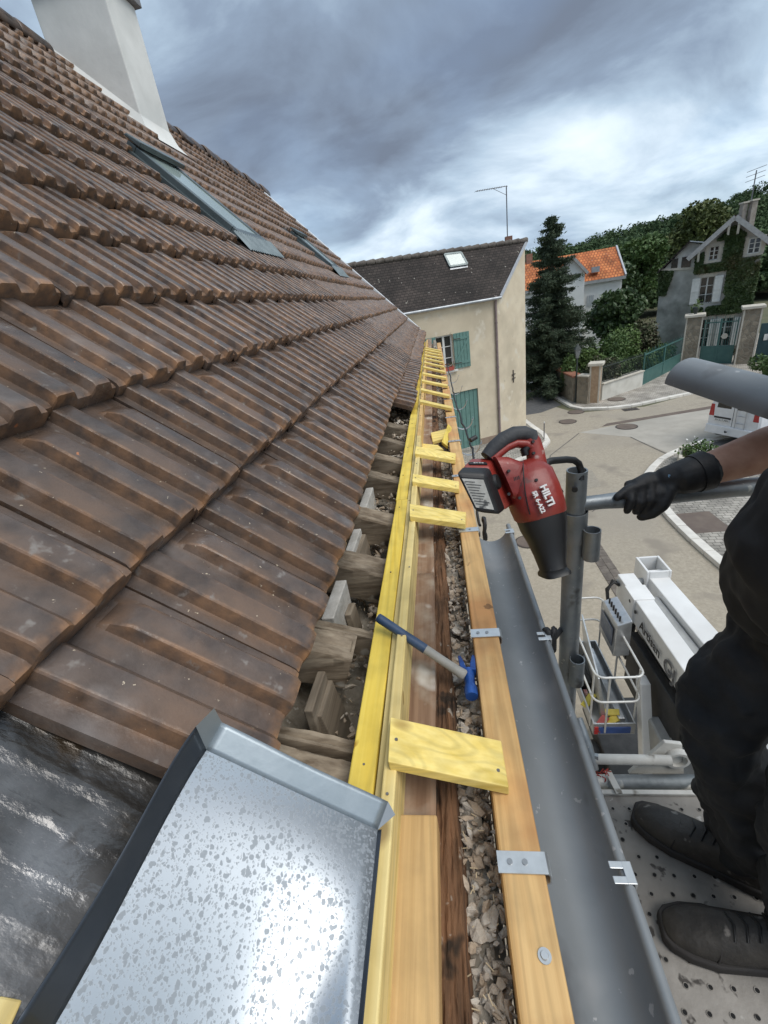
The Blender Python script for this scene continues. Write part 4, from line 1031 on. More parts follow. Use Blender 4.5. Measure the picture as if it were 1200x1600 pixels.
def zpx(x, y):                   # pixel -> point on the tray surface
    r = ray(x, y); lo_, hi_ = .05, 3.0
    for _ in range(50):
        m_ = (lo_ + hi_) / 2; p = CAM + r * m_
        if p.z - CAMH > zprof(p.x, p.y): lo_ = m_
        else: hi_ = m_
    return CAM + r * lo_
cA, cB, cC, cD = zpx(322, 1172), zpx(590, 1297), zpx(555, 1640), zpx(62, 1640)
nu, nw = 40, 40; V = []
for j in range(nw):
    for i in range(nu):
        a = cA.lerp(cD, j / (nw - 1)); b = cB.lerp(cC, j / (nw - 1)); q = a.lerp(b, i / (nu - 1)); V.append(tuple(ZP(q.x, q.y)))
F = [(j * nu + i, j * nu + i + 1, (j + 1) * nu + i + 1, (j + 1) * nu + i) for j in range(nw - 1) for i in range(nu - 1)]
o = np_mesh('sheet', V, F, M_zs, zs, smooth=True)
def flange(name, a, b, outw, h, bend, m, n=24, wob=.0):
    rows = []
    for k in range(7):
        t = k / 6; an = bend
        row = []
        for i in range(n):
            s_ = i / (n - 1); q = a.lerp(b, s_); q = ZP(q.x, q.y)
            nn = Vector((SLZ, 0, 1)).normalized(); o2 = Vector(outw).normalized()
            wv = 1 + wob * math.sin(s_ * 7 + 1)
            row.append(q + (o2 * math.cos(an) + nn * math.sin(an)) * (h * t * wv) * (1.0))
        rows.append(row)
    mb = MB(); mb.loft(rows, False, False, closed=False); o = mb.obj(name, m, zs, smooth=60); md = o.modifiers.new('s', 'SOLIDIFY'); md.thickness = .0008
    return rows
up_dir = Vector((0, 1, 0))
r1 = flange('folded_edge', cA, cB, (cA - cD).normalized(), .034, math.radians(34), M_zd, wob=.02)
side = (cA - cB).normalized()
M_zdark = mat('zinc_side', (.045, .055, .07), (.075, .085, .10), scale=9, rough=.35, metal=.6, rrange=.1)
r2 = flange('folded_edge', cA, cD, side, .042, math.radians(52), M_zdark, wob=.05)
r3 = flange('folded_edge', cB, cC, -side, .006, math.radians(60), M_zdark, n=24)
# pulled-up ear at the two corners
mb = MB(); a0, b0 = r2[-1][0], r1[-1][0]; tip = a0.lerp(b0, .3) + Vector((SLZ, 0, 1)).normalized() * .012 + (cA - cD).normalized() * .018
mb.add([ZP(cA.x, cA.y), a0, tip, b0, r2[3][0], r1[3][0]], [(0, 4, 2, 5), (4, 1, 2), (5, 2, 3)]); o = mb.obj('corner_fold', M_zd, zs, smooth=70)
e0 = r1[-1][-1]; mb = MB(); mb.add([ZP(cB.x, cB.y), r1[3][-1], e0, e0 + (cB - cA).normalized() * .014 - (cA - cD).normalized() * .012], [(0, 3, 2, 1)]); mb.obj('corner_fold', mat('zinc_dull', (.20, .225, .25), (.27, .295, .32), rough=.55, metal=.3), zs)

# old yellow board end by the felt
q = [on_roof(*p, off=.02) for p in ((0, 1555), (36, 1562), (8, 1625), (-40, 1625))]
mb = MB(); mb.hexa([p - nv * .03 for p in (q[3], q[2], q[1], q[0])], [q[3], q[2], q[1], q[0]]); tag(mb.obj('board_end', M_yelp, bevel=.002), 'corner of a yellow board lying on the wet felt', 'wood offcut')

# ------------------------------------------------------------------ hammer
M_hblue = mat('hammer_blue_grip', (.018, .045, .10), (.05, .085, .15), scale=25, rough=.5, specks=[((.35, .38, .42), 30, .68, .05)])
M_hgrey = mat('hammer_grey', (.27, .26, .23), (.36, .345, .31), scale=18, rough=.6)
M_hhead = mat('hammer_head_paint', (.01, .05, .22), (.02, .09, .34), scale=30, rough=.35, specks=[((.55, .58, .62), 24, .63, .03)], metal=.2)
hm = thing('hammer', W(-.05, .8, -.8), 'hammer with dark blue and grey handle and chipped blue head lying across the timbers', 'hammer')
ha = on_z(591, 965, CAMH - .676); hb = on_z(727, 1056, CAMH - .776); hd = (hb - ha)
f = lambda t: ha + hd * t
MB().tube([f(-.008), f(0), f(.03), f(.30), f(.45), f(.56)], [.0085, .0108, .0112, .0108, .0112, .0112], 16).obj('grip', M_hblue, hm, smooth=50)
MB().tube([f(-.011), f(-.004)], [.0088, .0092], 16).obj('end_cap', M_hgrey, hm, smooth=50)
MB().tube([f(.56), f(.75), f(.92), f(.985), f(1.0)], [.0106, .0102, .0112, .0125, .0095], 16).obj('shaft', M_hgrey, hm, smooth=50)
hp = on_z(733, 1058, CAMH - .788); fwd = Vector((-.03, 1, .05)).normalized()
mb = MB(); mb.loft([[hp + fwd * t + Vector((math.cos(a) * r * 1.0, 0, math.sin(a) * r)) for a in [k * math.pi / 6 for k in range(12)]] for t, r in ((-.052, .0135), (-.046, .0150), (-.030, .0145), (-.022, .0112), (.0, .0125), (.018, .0125))])
head = mb.obj('head', M_hhead, hm, smooth=45)
for dx in (-.0085, .0085):
    mb = MB(); mb.loft([[hp + fwd * t + Vector((dx * (1 + t * 14) + sx, 0, sz + up_)) for sx, sz in ((-w, -h), (w, -h), (w, h), (-w, h))] for t, w, h, up_ in ((.012, .0075, .0105, 0), (.035, .006, .0075, .001), (.060, .0042, .0035, -.004), (.072, .003, .0016, -.009))])
    mb.obj('claw', M_hhead, head, bevel=.0015)

# ------------------------------------------------------------------ scaffold
PX, PY = .277, .918
post = thing('scaffold_post', W(PX, PY, -1.6), 'galvanised scaffold standard with rail, collar and cup beside the gutter end', 'scaffold')
def ring_tube(mb, c, ax, r, t, h, n=24):
    ax = Vector(ax); a = ax.cross(Vector((0, 1, 0)) if abs(ax.y) < .9 else Vector((1, 0, 0))).normalized(); b = ax.cross(a); c = Vector(c); rings = []
    for (rr, hh) in ((r, 0), (r, h), (r - t, h), (r - t, 0)):
        rings.append([c + ax * hh + (a * math.cos(2 * math.pi * k / n) + b * math.sin(2 * math.pi * k / n)) * rr for k in range(n)])
    rings.append(rings[0]); return mb.loft(rings, False, False)
mb = MB(); ring_tube(mb, W(PX, PY, -.50), (0, 0, 1), .0218, .003, .115); mb.obj('spigot', M_steel, post, smooth=40)
mb = MB(); ring_tube(mb, W(PX, PY, -1.75), (0, 0, 1), .0242, .003, 1.255); mb.obj('tube', M_steel, post, smooth=40)
mb = MB(); ring_tube(mb, W(PX, PY, -.56), (0, 0, 1), .0272, .0028, .075); mb.obj('collar', M_steel, post, smooth=40)
mb = MB(); ring_tube(mb, W(PX + .030, PY - .028, -.595), (0, 0, 1), .0185, .0025, .075); mb.obj('cup', M_steel, post, smooth=40)
mb = MB(); ring_tube(mb, W(PX + .012, PY - .034, -.985), (0, 0, 1), .0185, .0025, .085); mb.obj('cup', M_steel, post, smooth=40)
mb = MB(); hl = at_d(898, 765, .928); mb.tube([hl + Vector((.001, .004, 0)), hl - Vector((.0005, .0015, 0))], .0062, 14); mb.obj('pin_hole', M_black, post, smooth=40)
ra = W(PX, PY, -.468); rb_ = W(PX + .36, PY + .05, -.487); rc = W(1.6, 1.08, -.56)
MB().tube([ra + Vector((.012, 0, 0)), ra + Vector((.06, .007, -.002)), ra + Vector((.11, .015, -.006)), rb_, rc], [.0165, .0165, .0195, .0205, .0205], 18).obj('guard_rail', M_steel, post, smooth=50)
# ledger, coupler and bracket below
M_white_p = mat('worn_white_paint', (.46, .45, .42), (.62, .61, .57), scale=9, rough=.7, bump=.3, bscale=30, specks=[((.20, .18, .15), 14, .62, .06)])
M_dirty = mat('dirty_tube', (.16, .18, .19), (.30, .32, .33), scale=8, rough=.6, metal=.5, specks=[((.70, .69, .65), 12, .58, .05)], bump=.3, bscale=40)
low = thing('scaffold_ledger', W(.5, 1.0, -1.7), 'paint-spattered scaffold ledger tubes and bracket at the platform end', 'scaffold')
Hh = lambda x, y, h: on_z(x, y, CAMH - h)
MB().tube([Hh(922, 1222, 1.42), Hh(1200, 1222, 1.42)], .021, 16).obj('ledger_tube', M_dirty, low, smooth=50)
MB().tube([Hh(928, 1186, 1.36), Hh(1048, 1188, 1.36)], .015, 16).obj('brace_tube', M_white_p, low, smooth=50)
c_ = Hh(1040, 1190, 1.38); mb = MB()
mb.prism([c_ + Vector((-.10, .0, -.06)), c_ + Vector((.06, .0, -.06)), c_ + Vector((.05, .02, .05)), c_ + Vector((.0, .02, .06))], (0, .012, 0)); mb.obj('bracket_plate', M_white_p, low, bevel=.002)
mb = MB(); ring_tube(mb, c_ + Vector((.035, -.004, .005)), (0, 1, 0), .034, .009, .02); mb.obj('ring', M_white_p, low, smooth=40)
a_ = Hh(950, 1205, 1.385); b_2 = Hh(968, 1240, 1.385)
mb = MB(); mb.bar(a_, b_2, .018, .004); mb.obj('strap', M_white_p, low)
cp = Hh(915, 1165, 1.33)
MB().tube([cp + Vector((-.01, .06, .05)), cp, cp + Vector((.012, -.045, -.05))], [.016, .021, .016], 12).obj('coupler', M_steel, low, smooth=40)
MB().tube([cp + Vector((.012, -.02, -.02)), cp + Vector((.03, -.025, -.02))], .011, 6).obj('bolt', M_steel, low)
mb = MB(); q_ = Hh(938, 1212, 1.36)
for k in range(16):
    a = q_ + Vector((rnd.uniform(-.02, .02), rnd.uniform(-.02, .02), rnd.uniform(-.01, .02))); mb.tube([a, a + Vector((rnd.uniform(-.02, .02), rnd.uniform(-.02, .02), rnd.uniform(-.02, .01)))], .0015, 5)
mb.obj('red_string', mat('red_string', (.32, .03, .025), (.42, .06, .04), rough=.8), low)
MB().tube([Hh(1000, 1010, 1.6) + Vector((0, .1, 0)), Hh(1000, 1010, 1.6) + Vector((0, .1, -4.9))], .024, 14) if False else None
bl_ = at_d(864, 1000, 1.10)
g = thing('strap_bundle', bl_, 'black webbing bundle tied to the scaffold post behind the gutter', 'strap')
mb = MB(); ring = []
for k in range(70):
    a = k / 70 * 6.28 * 4; ring.append(bl_ + Vector((.012 * math.cos(a * .5) - .006, .016 * math.cos(a), .034 * math.sin(a) + .003 * math.sin(k))))
mb.tube(ring, .0075, 8, flat=.5); mb.obj('webbing', M_black, g, smooth=60)
MB().tube([bl_, W(PX - .022, PY - .004, bl_.z - CAMH)], .007, 8).obj('loop', M_black, g, smooth=60)
# perforated platform
M_plat = mat('platform_deck', (.23, .212, .19), (.35, .325, .295), scale=7, rough=.75, metal=.15, bump=.35, bscale=36, c3=(.19, .175, .155), s3=3,
             specks=[((.07, .062, .055), 26, .61, .05), ((.42, .40, .37), 30, .68, .04)])
plat = thing('scaffold_platform', W(.62, .0, -1.45), 'grey perforated steel scaffold platform that the worker stands on', 'scaffold')
px0, px1, py0, py1 = .26, .98, -1.5, .838
MB().box(px0, px1, py0, py1, CAMH - 1.445, CAMH - 1.400).obj('deck', M_plat, plat, bevel=.004)
MB().box(px0, px1, py1 + .0005, py1 + .014, CAMH - 1.45, CAMH - 1.393).obj('end_rim', M_white_p, plat, bevel=.002)
M_hole = mat('hole_dark', (.01, .01, .01), rough=.9)
hv = []; hf = []
hm_ = []
row = 0; yv = .80
while yv > -.35:
    for k in range(24):
        xv = px0 + .03 + k * .046 + (.023 if row % 2 else 0)
        if xv > px1 - .02: continue
        if rnd.random() < .06: continue
        hm_.append((xv + rnd.uniform(-.002, .002), yv))
    yv -= .040; row += 1
mb = MB()
for (xv, yv) in hm_:
    n = 10; o0 = [(xv + math.cos(6.283 * k / n) * .0042, yv + math.sin(6.283 * k / n) * .0042, CAMH - 1.3985) for k in range(n)]
    mb.add(o0, [tuple(range(n))])
stuff(mb.obj('perforation', M_hole, plat, recalc=False))
mb = MB()
for (xv, yv) in hm_[::1]:
    ring_tube(mb, (xv, yv, CAMH - 1.400), (0, 0, 1), .0058, .0014, .0018, n=10)
stuff(mb.obj('pressed_rims', M_plat, plat, smooth=60))
# legs of the scaffold down to the street
MB().tube([W(.95, .90, -.45), Vector((.95, .90, 0))], .0242, 14).obj('standard', M_steel, plat, smooth=50)
MB().tube([W(.95, -1.4, -.45), Vector((.95, -1.4, 0))], .0242, 14).obj('standard', M_steel, plat, smooth=50)
MB().tube([W(PX, PY, -1.76), Vector((PX, PY, 0))], .0242, 14).obj('standard', M_steel, plat, smooth=50)
MB().tube([W(PX + .02, PY, -1.47), W(.95, .905, -1.47)], .0242, 14).obj('transom', M_steel, plat, smooth=50)

# ------------------------------------------------------------------ loose gutter length carried by the worker
g0 = at_d(1070, 594, 1.05); g1 = at_d(1232, 645, .82); gd = (g1 - g0).normalized()
g1 = g1 + gd * .10
sidev = gd.cross(Vector((0, 0, 1))).normalized(); upv = sidev.cross(gd)
lg = thing('gutter_length', g0, 'loose grey half-round gutter length held upside down under the worker\'s arm', 'gutter')
mb = MB(); half_round(mb, g0, g1, sidev, -upv, .052); mb.obj('channel', M_gut, lg, smooth=50)
MB().tube([g0 - sidev * .056, g1 - sidev * .056], .0075, 12).obj('bead', M_gut, lg, smooth=50)
# ================================================================== RECIPROCATING SAW hanging from the post
M_red = mat('saw_red', (.20, .018, .014), (.29, .035, .025), scale=14, rough=.42, rrange=.1, bump=.1, bscale=60, c3=(.24, .06, .045), s3=9, specks=[((.42, .30, .27), 30, .68, .05), ((.10, .04, .035), 22, .66, .06)])
M_sblk = mat('saw_black', (.009, .009, .010), (.018, .0175, .0175), scale=16, rough=.5, rrange=.1, specks=[((.09, .085, .08), 30, .70, .06)])
M_grip = mat('saw_grip', (.028, .03, .034), (.05, .052, .056), scale=20, rough=.65, bump=.2, bscale=90)
M_lab = mat('worn_label', (.30, .29, .26), (.52, .51, .48), scale=30, rough=.5, specks=[((.08, .08, .08), 40, .58, .06)], stretch=(1, 1, 1))
M_wtxt = mat('white_lettering', (.72, .70, .68), (.82, .8, .78), scale=60, rough=.5)
saw = thing('reciprocating_saw', W(.17, .82, -.55), 'red and black cordless saw hanging by its hook from the scaffold post', 'saw')
cx = Vector(r_); cyv = -Vector(u_); cz = -Vector(b_)      # right, down, forward of the view, as plain directions
def PXD(x, y, d): return at_d(x, y, d)
SD = .80
def axis_ring(x, y, d, hw, hd, ang, n=20, sq=2.6):
    """closed ring round px (x,y): half width hw (px) across an axis turned by ang, half depth hd (px)"""
    c = PXD(x, y, d); k = d / FPX; a = (cx * math.cos(ang) + cyv * math.sin(ang)); pts = []
    for i in range(n):
        t = 2 * math.pi * i / n; ct, st = math.cos(t), math.sin(t)
        e = 2 / sq; px_ = math.copysign(abs(ct) ** e, ct) * hw; pz = math.copysign(abs(st) ** e, st) * hd
        pts.append(c + a * (px_ * k) + cz * (pz * k))
    return pts
an = math.radians(-16)
body = MB().loft([axis_ring(822, 718, SD + .01, 12, 16, an), axis_ring(823, 726, SD + .008, 22, 26, an), axis_ring(825, 740, SD + .004, 34, 34, an, sq=3.2), axis_ring(831, 766, SD, 38, 39, an, sq=3.4), axis_ring(838, 788, SD, 38, 40, an, sq=3.4), axis_ring(843.5, 804, SD, 37, 39, an, sq=3), axis_ring(845, 808, SD, 35, 37, an)]).obj('motor_body', M_red, saw, smooth=50)
nose = MB().loft([axis_ring(845, 806, SD, 36, 38, an), axis_ring(849, 822, SD, 34, 36, an), axis_ring(854, 840, SD - .002, 29, 31, an), axis_ring(859, 862, SD - .004, 24, 26, an), axis_ring(862, 880, SD - .006, 20, 24, an), axis_ring(864, 888, SD - .008, 19, 24, an)]).obj('nose_sleeve', M_sblk, saw, smooth=50)
MB().loft([axis_ring(864, 887, SD - .008, 16, 24, an, sq=4), axis_ring(865, 893, SD - .010, 20, 30, an, sq=4), axis_ring(866, 897, SD - .012, 20, 30, an, sq=4)]).obj('shoe', M_sblk, nose, smooth=40)
# neck from battery to the body
MB().loft([axis_ring(782, 748, SD + .0, 36, 30, math.radians(66), sq=5), axis_ring(800, 752, SD + .002, 38, 32, math.radians(72), sq=5), axis_ring(818, 760, SD + .004, 38, 32, math.radians(76), sq=5), axis_ring(832, 768, SD + .006, 34, 28, math.radians(78), sq=4)]).obj('rear_housing', M_red, saw, smooth=50)
# vents
for k in range(4):
    p = PXD(803 + k * 2.4, 748.5 - k * .8, SD - .052); MB().bar(p - cyv * .003, p + cyv * .003 + cx * .0012, .0012, .002, up=tuple(-cz)).obj('vent', M_sblk, saw)
# loop handle
col = [(838, 742, 15, 17), (839, 724, 14, 15), (836, 706, 13, 14), (831, 690, 13, 14), (826, 679, 11, 13)]
MB().loft([axis_ring(x, y, SD + .004, w, w2, math.radians(-12)) for x, y, w, w2 in col]).obj('handle_column', M_red, saw, smooth=50)
def path_loft(pts, d):
    rings = []
    for i, (x, y, w, w2) in enumerate(pts):
        x0, y0 = pts[max(i - 1, 0)][:2]; x1, y1 = pts[min(i + 1, len(pts) - 1)][:2]
        rings.append(axis_ring(x, y, d, w, w2, math.atan2(y1 - y0, x1 - x0) + math.pi / 2, sq=2.4))
    return MB().loft(rings)
grip = path_loft([(832, 690, 9, 14), (829, 682, 12, 15), (818, 678, 12, 16), (803, 679, 12.5, 17), (787, 687, 12.5, 17), (772, 700, 12, 16), (760, 714, 10, 14)], SD + .004).obj('handle_grip', M_grip, saw, smooth=60)
path_loft([(832, 700, 8, 12), (820, 694, 7, 12), (806, 693, 6.5, 12), (792, 699, 6.5, 12), (779, 709, 7, 12), (768, 720, 8, 13)], SD + .002).obj('handle_inner', M_red, saw, smooth=60)
path_loft([(826, 697, 6, 9), (819, 704, 6, 9), (821, 712, 5, 8)], SD).obj('trigger', M_sblk, saw, smooth=60)
# battery
fq = [(711, 738), (758, 741), (781, 806), (742, 801)]; fd = .735
bq = [(735, 716), (776, 714), (806, 786), (790, 792)]; bd = .81
fr = [PXD(x, y, fd + (.0 if i in (0, 1) else .006)) for i, (x, y) in enumerate(fq)]; bk = [PXD(x, y, bd) for x, y in bq]
mid = [a.lerp(b, .42) for a, b in zip(fr, bk)]
mb = MB(); mb.loft([fr, mid]); bat = mb.obj('battery_end', M_sblk, saw, bevel=.007, seg=3)
mb = MB(); mb.loft([[a.lerp(b, .40) for a, b in zip(fr, bk)], bk]); mb.obj('battery', M_red, saw, bevel=.006, seg=3)
ce = sum(fr, Vector()) / 4
nf = (fr[1] - fr[0]).cross(fr[3] - fr[0]).normalized()
if nf.dot(CAM - ce) < 0: nf = -nf
li_ = [ce + (p - ce) * .72 + nf * .0012 for p in fr]
mb = MB(); mb.hexa([p - nf * .001 for p in li_], li_); mb.obj('label_plate', M_lab, bat)
M_ltxt = mat('label_print', (.05, .05, .05), rough=.6)
for k in range(9):
    a = li_[0].lerp(li_[3], .10 + k * .095) + nf * .0006; b = li_[1].lerp(li_[2], .10 + k * .095) + nf * .0006
    MB().bar(a.lerp(b, .08), a.lerp(b, .55 + .35 * ((k * 37) % 10) / 10), .0011, .0003, up=tuple(nf)).obj('print_line', M_ltxt, bat)
# charge display and latch
tq = [bk[0].lerp(fr[0], .45), bk[1].lerp(fr[1], .45)]
nt_ = (tq[1] - tq[0]).cross(bk[0] - fr[0]).normalized()
if nt_.z < 0: nt_ = -nt_
c0 = tq[0].lerp(tq[1], .18) + nt_ * .0015; c1 = tq[0].lerp(tq[1], .82) + nt_ * .0015
disp = MB().bar(c0, c1, .011, .002, up=tuple(nt_)).obj('charge_display', M_sblk, saw)
for k in range(4):
    c = c0.lerp(c1, .25 + k * .15) + nt_ * .0012; MB().bar(c, c + (c1 - c0).normalized() * .0035, .004, .001, up=tuple(nt_)).obj('led', M_lab, disp)
lc = (fr[1].lerp(bk[1], .45) + fr[2].lerp(bk[2], .45)) / 2
ns = (fr[2] - fr[1]).cross(bk[1] - fr[1]).normalized()
if ns.dot(cx) < 0: ns = -ns
lc = lc.lerp((fr[1].lerp(bk[1], .5)), .28)
MB().tube([lc - ns * .002, lc + ns * .0035], [.015, .0125], 20).obj('release_button', M_sblk, saw, smooth=40)
# lettering along the body
xd = (PXD(866, 795, SD - .05) - PXD(848, 755, SD - .05)).normalized(); yd = -(cx * math.cos(an) * -1.0); yd = cx
text_mesh('HILTI', .0165, M_wtxt, saw, PXD(843, 760, SD - .0525), xd, yd, 'lettering', .003, .0006)
text_mesh('SR 6-A22', .0105, M_wtxt, saw, PXD(831, 769, SD - .0525), xd, yd, 'lettering', .003, .0003)
# moulding seam, screws
seam = []
for (x, y, hw_) in ((817, 724, 0), (818, 742, 0), (820, 766, 0), (824, 788, 0), (828, 804, 0)): seam.append(PXD(x, y, SD - (.045 if y > 735 else .028)))
MB().tube(seam, .0011, 6).obj('seam', M_sblk, saw, smooth=60)
for (x, y, d_) in ((812, 778, -.0475), (838, 750, -.042), (834, 708, -.0155), (833, 690, -.0150), (856, 796, -.0440), (795, 736, -.040), (795, 772, -.040)):
    p = PXD(x, y, SD + d_); MB().tube([p + cz * .004, p - cz * .0012], .0028, 10).obj('screw', M_sblk, saw, smooth=40)
# hanging hook
hook = [PXD(873, 771, SD + .02), PXD(866, 760, SD + .03), PXD(856, 742, SD + .05), PXD(851, 731, SD + .06), PXD(854, 723, SD + .065), PXD(862, 720, SD + .07), PXD(885, 718, SD + .10), PXD(897, 719, SD + .115), PXD(904, 724, SD + .125), PXD(908, 734, SD + .13), PXD(908, 750, SD + .13)]
MB().tube(hook, [.0095, .0095, .0085, .0078, .0075, .0072, .0072, .0072, .0072, .0072, .0065], 14).obj('hanging_hook', M_sblk, saw, smooth=60)
MB().tube([PXD(846, 790, SD - .0), PXD(868, 766, SD + .015)], .010, 12).obj('hook_mount', M_sblk, saw, smooth=60)

# ================================================================== WORKER
M_skin = mat('skin', (.50, .25, .165), (.60, .33, .225), scale=30, rough=.55, bump=.15, bscale=120, bdist=.002)
M_shirt = mat('black_shirt', (.009, .009, .010), (.016, .016, .017), scale=20, rough=.85, bump=.3, bscale=10, bdist=.01)
M_trs = mat('black_work_trousers', (.014, .0145, .016), (.030, .030, .032), scale=10, rough=.85, bump=.55, bscale=14, bdist=.012, specks=[((.07, .065, .06), 30, .72, .04)])
M_glove = mat('black_glove', (.008, .008, .009), (.016, .016, .017), scale=60, rough=.6, bump=.35, bscale=160, bdist=.002)
M_shoe = mat('work_shoe', (.024, .021, .018), (.055, .048, .041), scale=14, rough=.6, rrange=.12, bump=.4, bscale=50, specks=[((.20, .18, .16), 26, .67, .06)])
M_sole = mat('shoe_sole', (.018, .016, .015), (.035, .03, .028), rough=.75)
M_hair = mat('dark_hair', (.02, .014, .010), (.035, .025, .018), rough=.6)
per = thing('person', W(.66, .6, -1.40), 'worker in black shirt, trousers and gloves gripping the scaffold rail', 'person')
def fused(mb, name, m, parent, vox, it=6, fold=None):
    o = mb.obj(name, m, parent, recalc=True)
    r = o.modifiers.new('r', 'REMESH'); r.mode = 'VOXEL'; r.voxel_size = vox; r.use_smooth_shade = True
    s_ = o.modifiers.new('sm', 'SMOOTH'); s_.iterations = it; s_.factor = .5
    if fold:
        for k, (sz, am) in enumerate(fold):
            tx = bpy.data.textures.new(name + '_folds', 'CLOUDS'); tx.noise_scale = sz; tx.noise_depth = 1; tx.noise_type = 'SOFT_NOISE'
            d = o.modifiers.new('fold', 'DISPLACE'); d.texture = tx; d.strength = am; d.mid_level = .5; d.texture_coords = 'LOCAL'
    return o
Wp = W
# joints
hipR, hipL = Wp(.715, .715, -.56), Wp(.735, .535, -.56)
knR, knL = Wp(.535, .735, -.925), Wp(.600, .535, -.93)
anR, anL = Wp(.640, .655, -1.31), Wp(.665, .50, -1.31)
shR, shL = Wp(.735, .84, -.07), Wp(.765, .42, -.07)
elR, elL = Wp(.775, .985, -.385), Wp(.80, .33, -.36)
wrR, wrL = Wp(.530, .945, -.432), Wp(.66, .42, -.50)
# trousers
mb = MB()
for h, k, a in ((hipR, knR, anR), (hipL, knL, anL)):
    mb.cap(h, k, .108, .082); mb.cap(k, a + Vector((0, 0, .05)), .082, .066); mb.cap(a + Vector((0, 0, .05)), a + Vector((-.01, 0, .0)), .068, .062)
    for q in range(5):
        t = .62 + q * .09; c = k.lerp(a, t); mb.cap(c + Vector((-.03, -.045, .012)), c + Vector((-.035, .045, -.012)), .031, .030)
mb.ell(Wp(.725, .625, -.56), .155, .19, .16)
mb.cap(hipR.lerp(knR, .3) + Vector((.02, .075, 0)), hipR.lerp(knR, .62) + Vector((.02, .07, 0)), .045, .045)
fused(mb, 'trousers', M_trs, per, .008, 6, [(.09, .05), (.035, .018)])
pk = hipL.lerp(knL, .55); pd = (knL - hipL).normalized(); po = Vector((-.25, -1, 0)).normalized()
M_flap = mat('pocket_cloth', (.022, .022, .024), (.04, .04, .042), scale=30, rough=.9, bump=.3, bscale=60)
for (c_, h_, nm) in ((pk, .15, 'thigh_pocket'), (pk - pd * .065, .035, 'pocket_flap')):
    q = c_ + po * .105; sv_ = pd.cross(po).normalized(); o_ = po * (.012 if nm == 'thigh_pocket' else .02)
    MB().hexa([q - pd * h_ / 2 - sv_ * .06 - o_, q - pd * h_ / 2 + sv_ * .06 - o_, q + pd * h_ / 2 + sv_ * .06 - o_, q + pd * h_ / 2 - sv_ * .06 - o_], [q - pd * h_ / 2 - sv_ * .06 + o_, q - pd * h_ / 2 + sv_ * .06 + o_, q + pd * h_ / 2 + sv_ * .06 + o_, q + pd * h_ / 2 - sv_ * .06 + o_]).obj(nm, M_flap, per, bevel=.012)
# shirt
mb = MB()
mb.ell(Wp(.670, .640, -.50), .190, .185, .17); mb.ell(Wp(.660, .640, -.46), .205, .19, .20); mb.cap(Wp(.60, .70, -.56), Wp(.64, .58, -.56), .11, .11); mb.ell(Wp(.70, .63, -.27), .190, .20, .20); mb.ell(Wp(.72, .63, -.14), .165, .20, .18)
mb.cap(shR + Vector((.02, -.03, -.02)), shL + Vector((.02, .03, -.02)), .085, .085)
for s_, e_ in ((shR, elR), (shL, elL)): mb.cap(s_, s_.lerp(e_, .62), .075, .066)
mb.cap(Wp(.745, .63, -.02), Wp(.735, .63, .04), .08, .068)
fused(mb, 'shirt', M_shirt, per, .010, 8, [(.13, .05), (.05, .016)])
# body (skin shows at forearms, neck, head)
mb = MB()
hd_c = Wp(.69, .63, .235)
mb.cap(Wp(.745, .63, -.1), Wp(.715, .63, .13), .06, .055)
mb.ell(hd_c, .098, .075, .118); mb.ell(hd_c + Vector((-.03, 0, -.065)), .066, .058, .062)
mb.cap(hd_c + Vector((-.095, 0, .015)), hd_c + Vector((-.112, 0, -.022)), .010, .014)
for s2 in (-1, 1):
    mb.ell(hd_c + Vector((.005, .076 * s2, -.005)), .018, .010, .030); mb.ell(hd_c + Vector((-.082, .030 * s2, .018)), .018, .016, .012)
mb.cap(hd_c + Vector((-.088, -.022, -.058)), hd_c + Vector((-.088, .022, -.058)), .010, .010)
for s_, e_, w_ in ((shR, elR, wrR), (shL, elL, wrL)):
    mb.cap(s_.lerp(e_, .5), e_, .048, .047); mb.cap(e_, e_.lerp(w_, .35), .047, .050); mb.cap(e_.lerp(w_, .35), w_, .050, .033)
mb.cap(wrR, wrR + (wrR - elR).normalized() * .02, .033, .031)
mb.ell(Wp(.70, .63, -.3), .13, .15, .35)
mb.cap(Wp(.72, .63, -.5), hipR, .09, .085); mb.cap(Wp(.72, .63, -.5), hipL, .09, .085)
for h, k, a in ((hipR, knR, anR), (hipL, knL, anL)): mb.cap(h, k, .075, .055); mb.cap(k, a, .055, .04)
fused(mb, 'body', M_skin, per, .009, 5)
mb = MB(); mb.ell(hd_c + Vector((.018, 0, .028)), .098, .080, .105); mb.ell(hd_c + Vector((.05, 0, -.02)), .062, .068, .08); fused(mb, 'hair', M_hair, per, .009, 4)
for s2 in (-1, 1):
    MB().ell(hd_c + Vector((-.092, .030 * s2, .016)), .009, .012, .008).obj('eye', mat('eye', (.5, .48, .46), (.04, .03, .02), rough=.2), per, smooth=60)
# right glove closed on the rail
def rail_pt(x):       # point on the rail axis at world x
    if x < rb_.x: t = (x - ra.x) / (rb_.x - ra.x); return ra.lerp(rb_, t)
    t = (x - rb_.x) / (rc.x - rb_.x); return rb_.lerp(rc, t)
RR = .0205
mb = MB()
palm = rail_pt(.452) + Vector((0, -.004, RR + .016))
wv = wrR + (elR - wrR).normalized() * .02
mb.cap(wv, wrR + Vector((-.02, -.004, -.003)), .040, .039); mb.cap(wrR + Vector((-.015, -.002, 0)), rail_pt(.475) + Vector((0, .0, RR + .021)), .038, .027)
for x in (.490, .468, .446, .424):
    mb.cap(rail_pt(x + .02) + Vector((0, .012, RR + .014)), rail_pt(x - .012) + Vector((0, .000, RR + .012)), .0205, .0165)
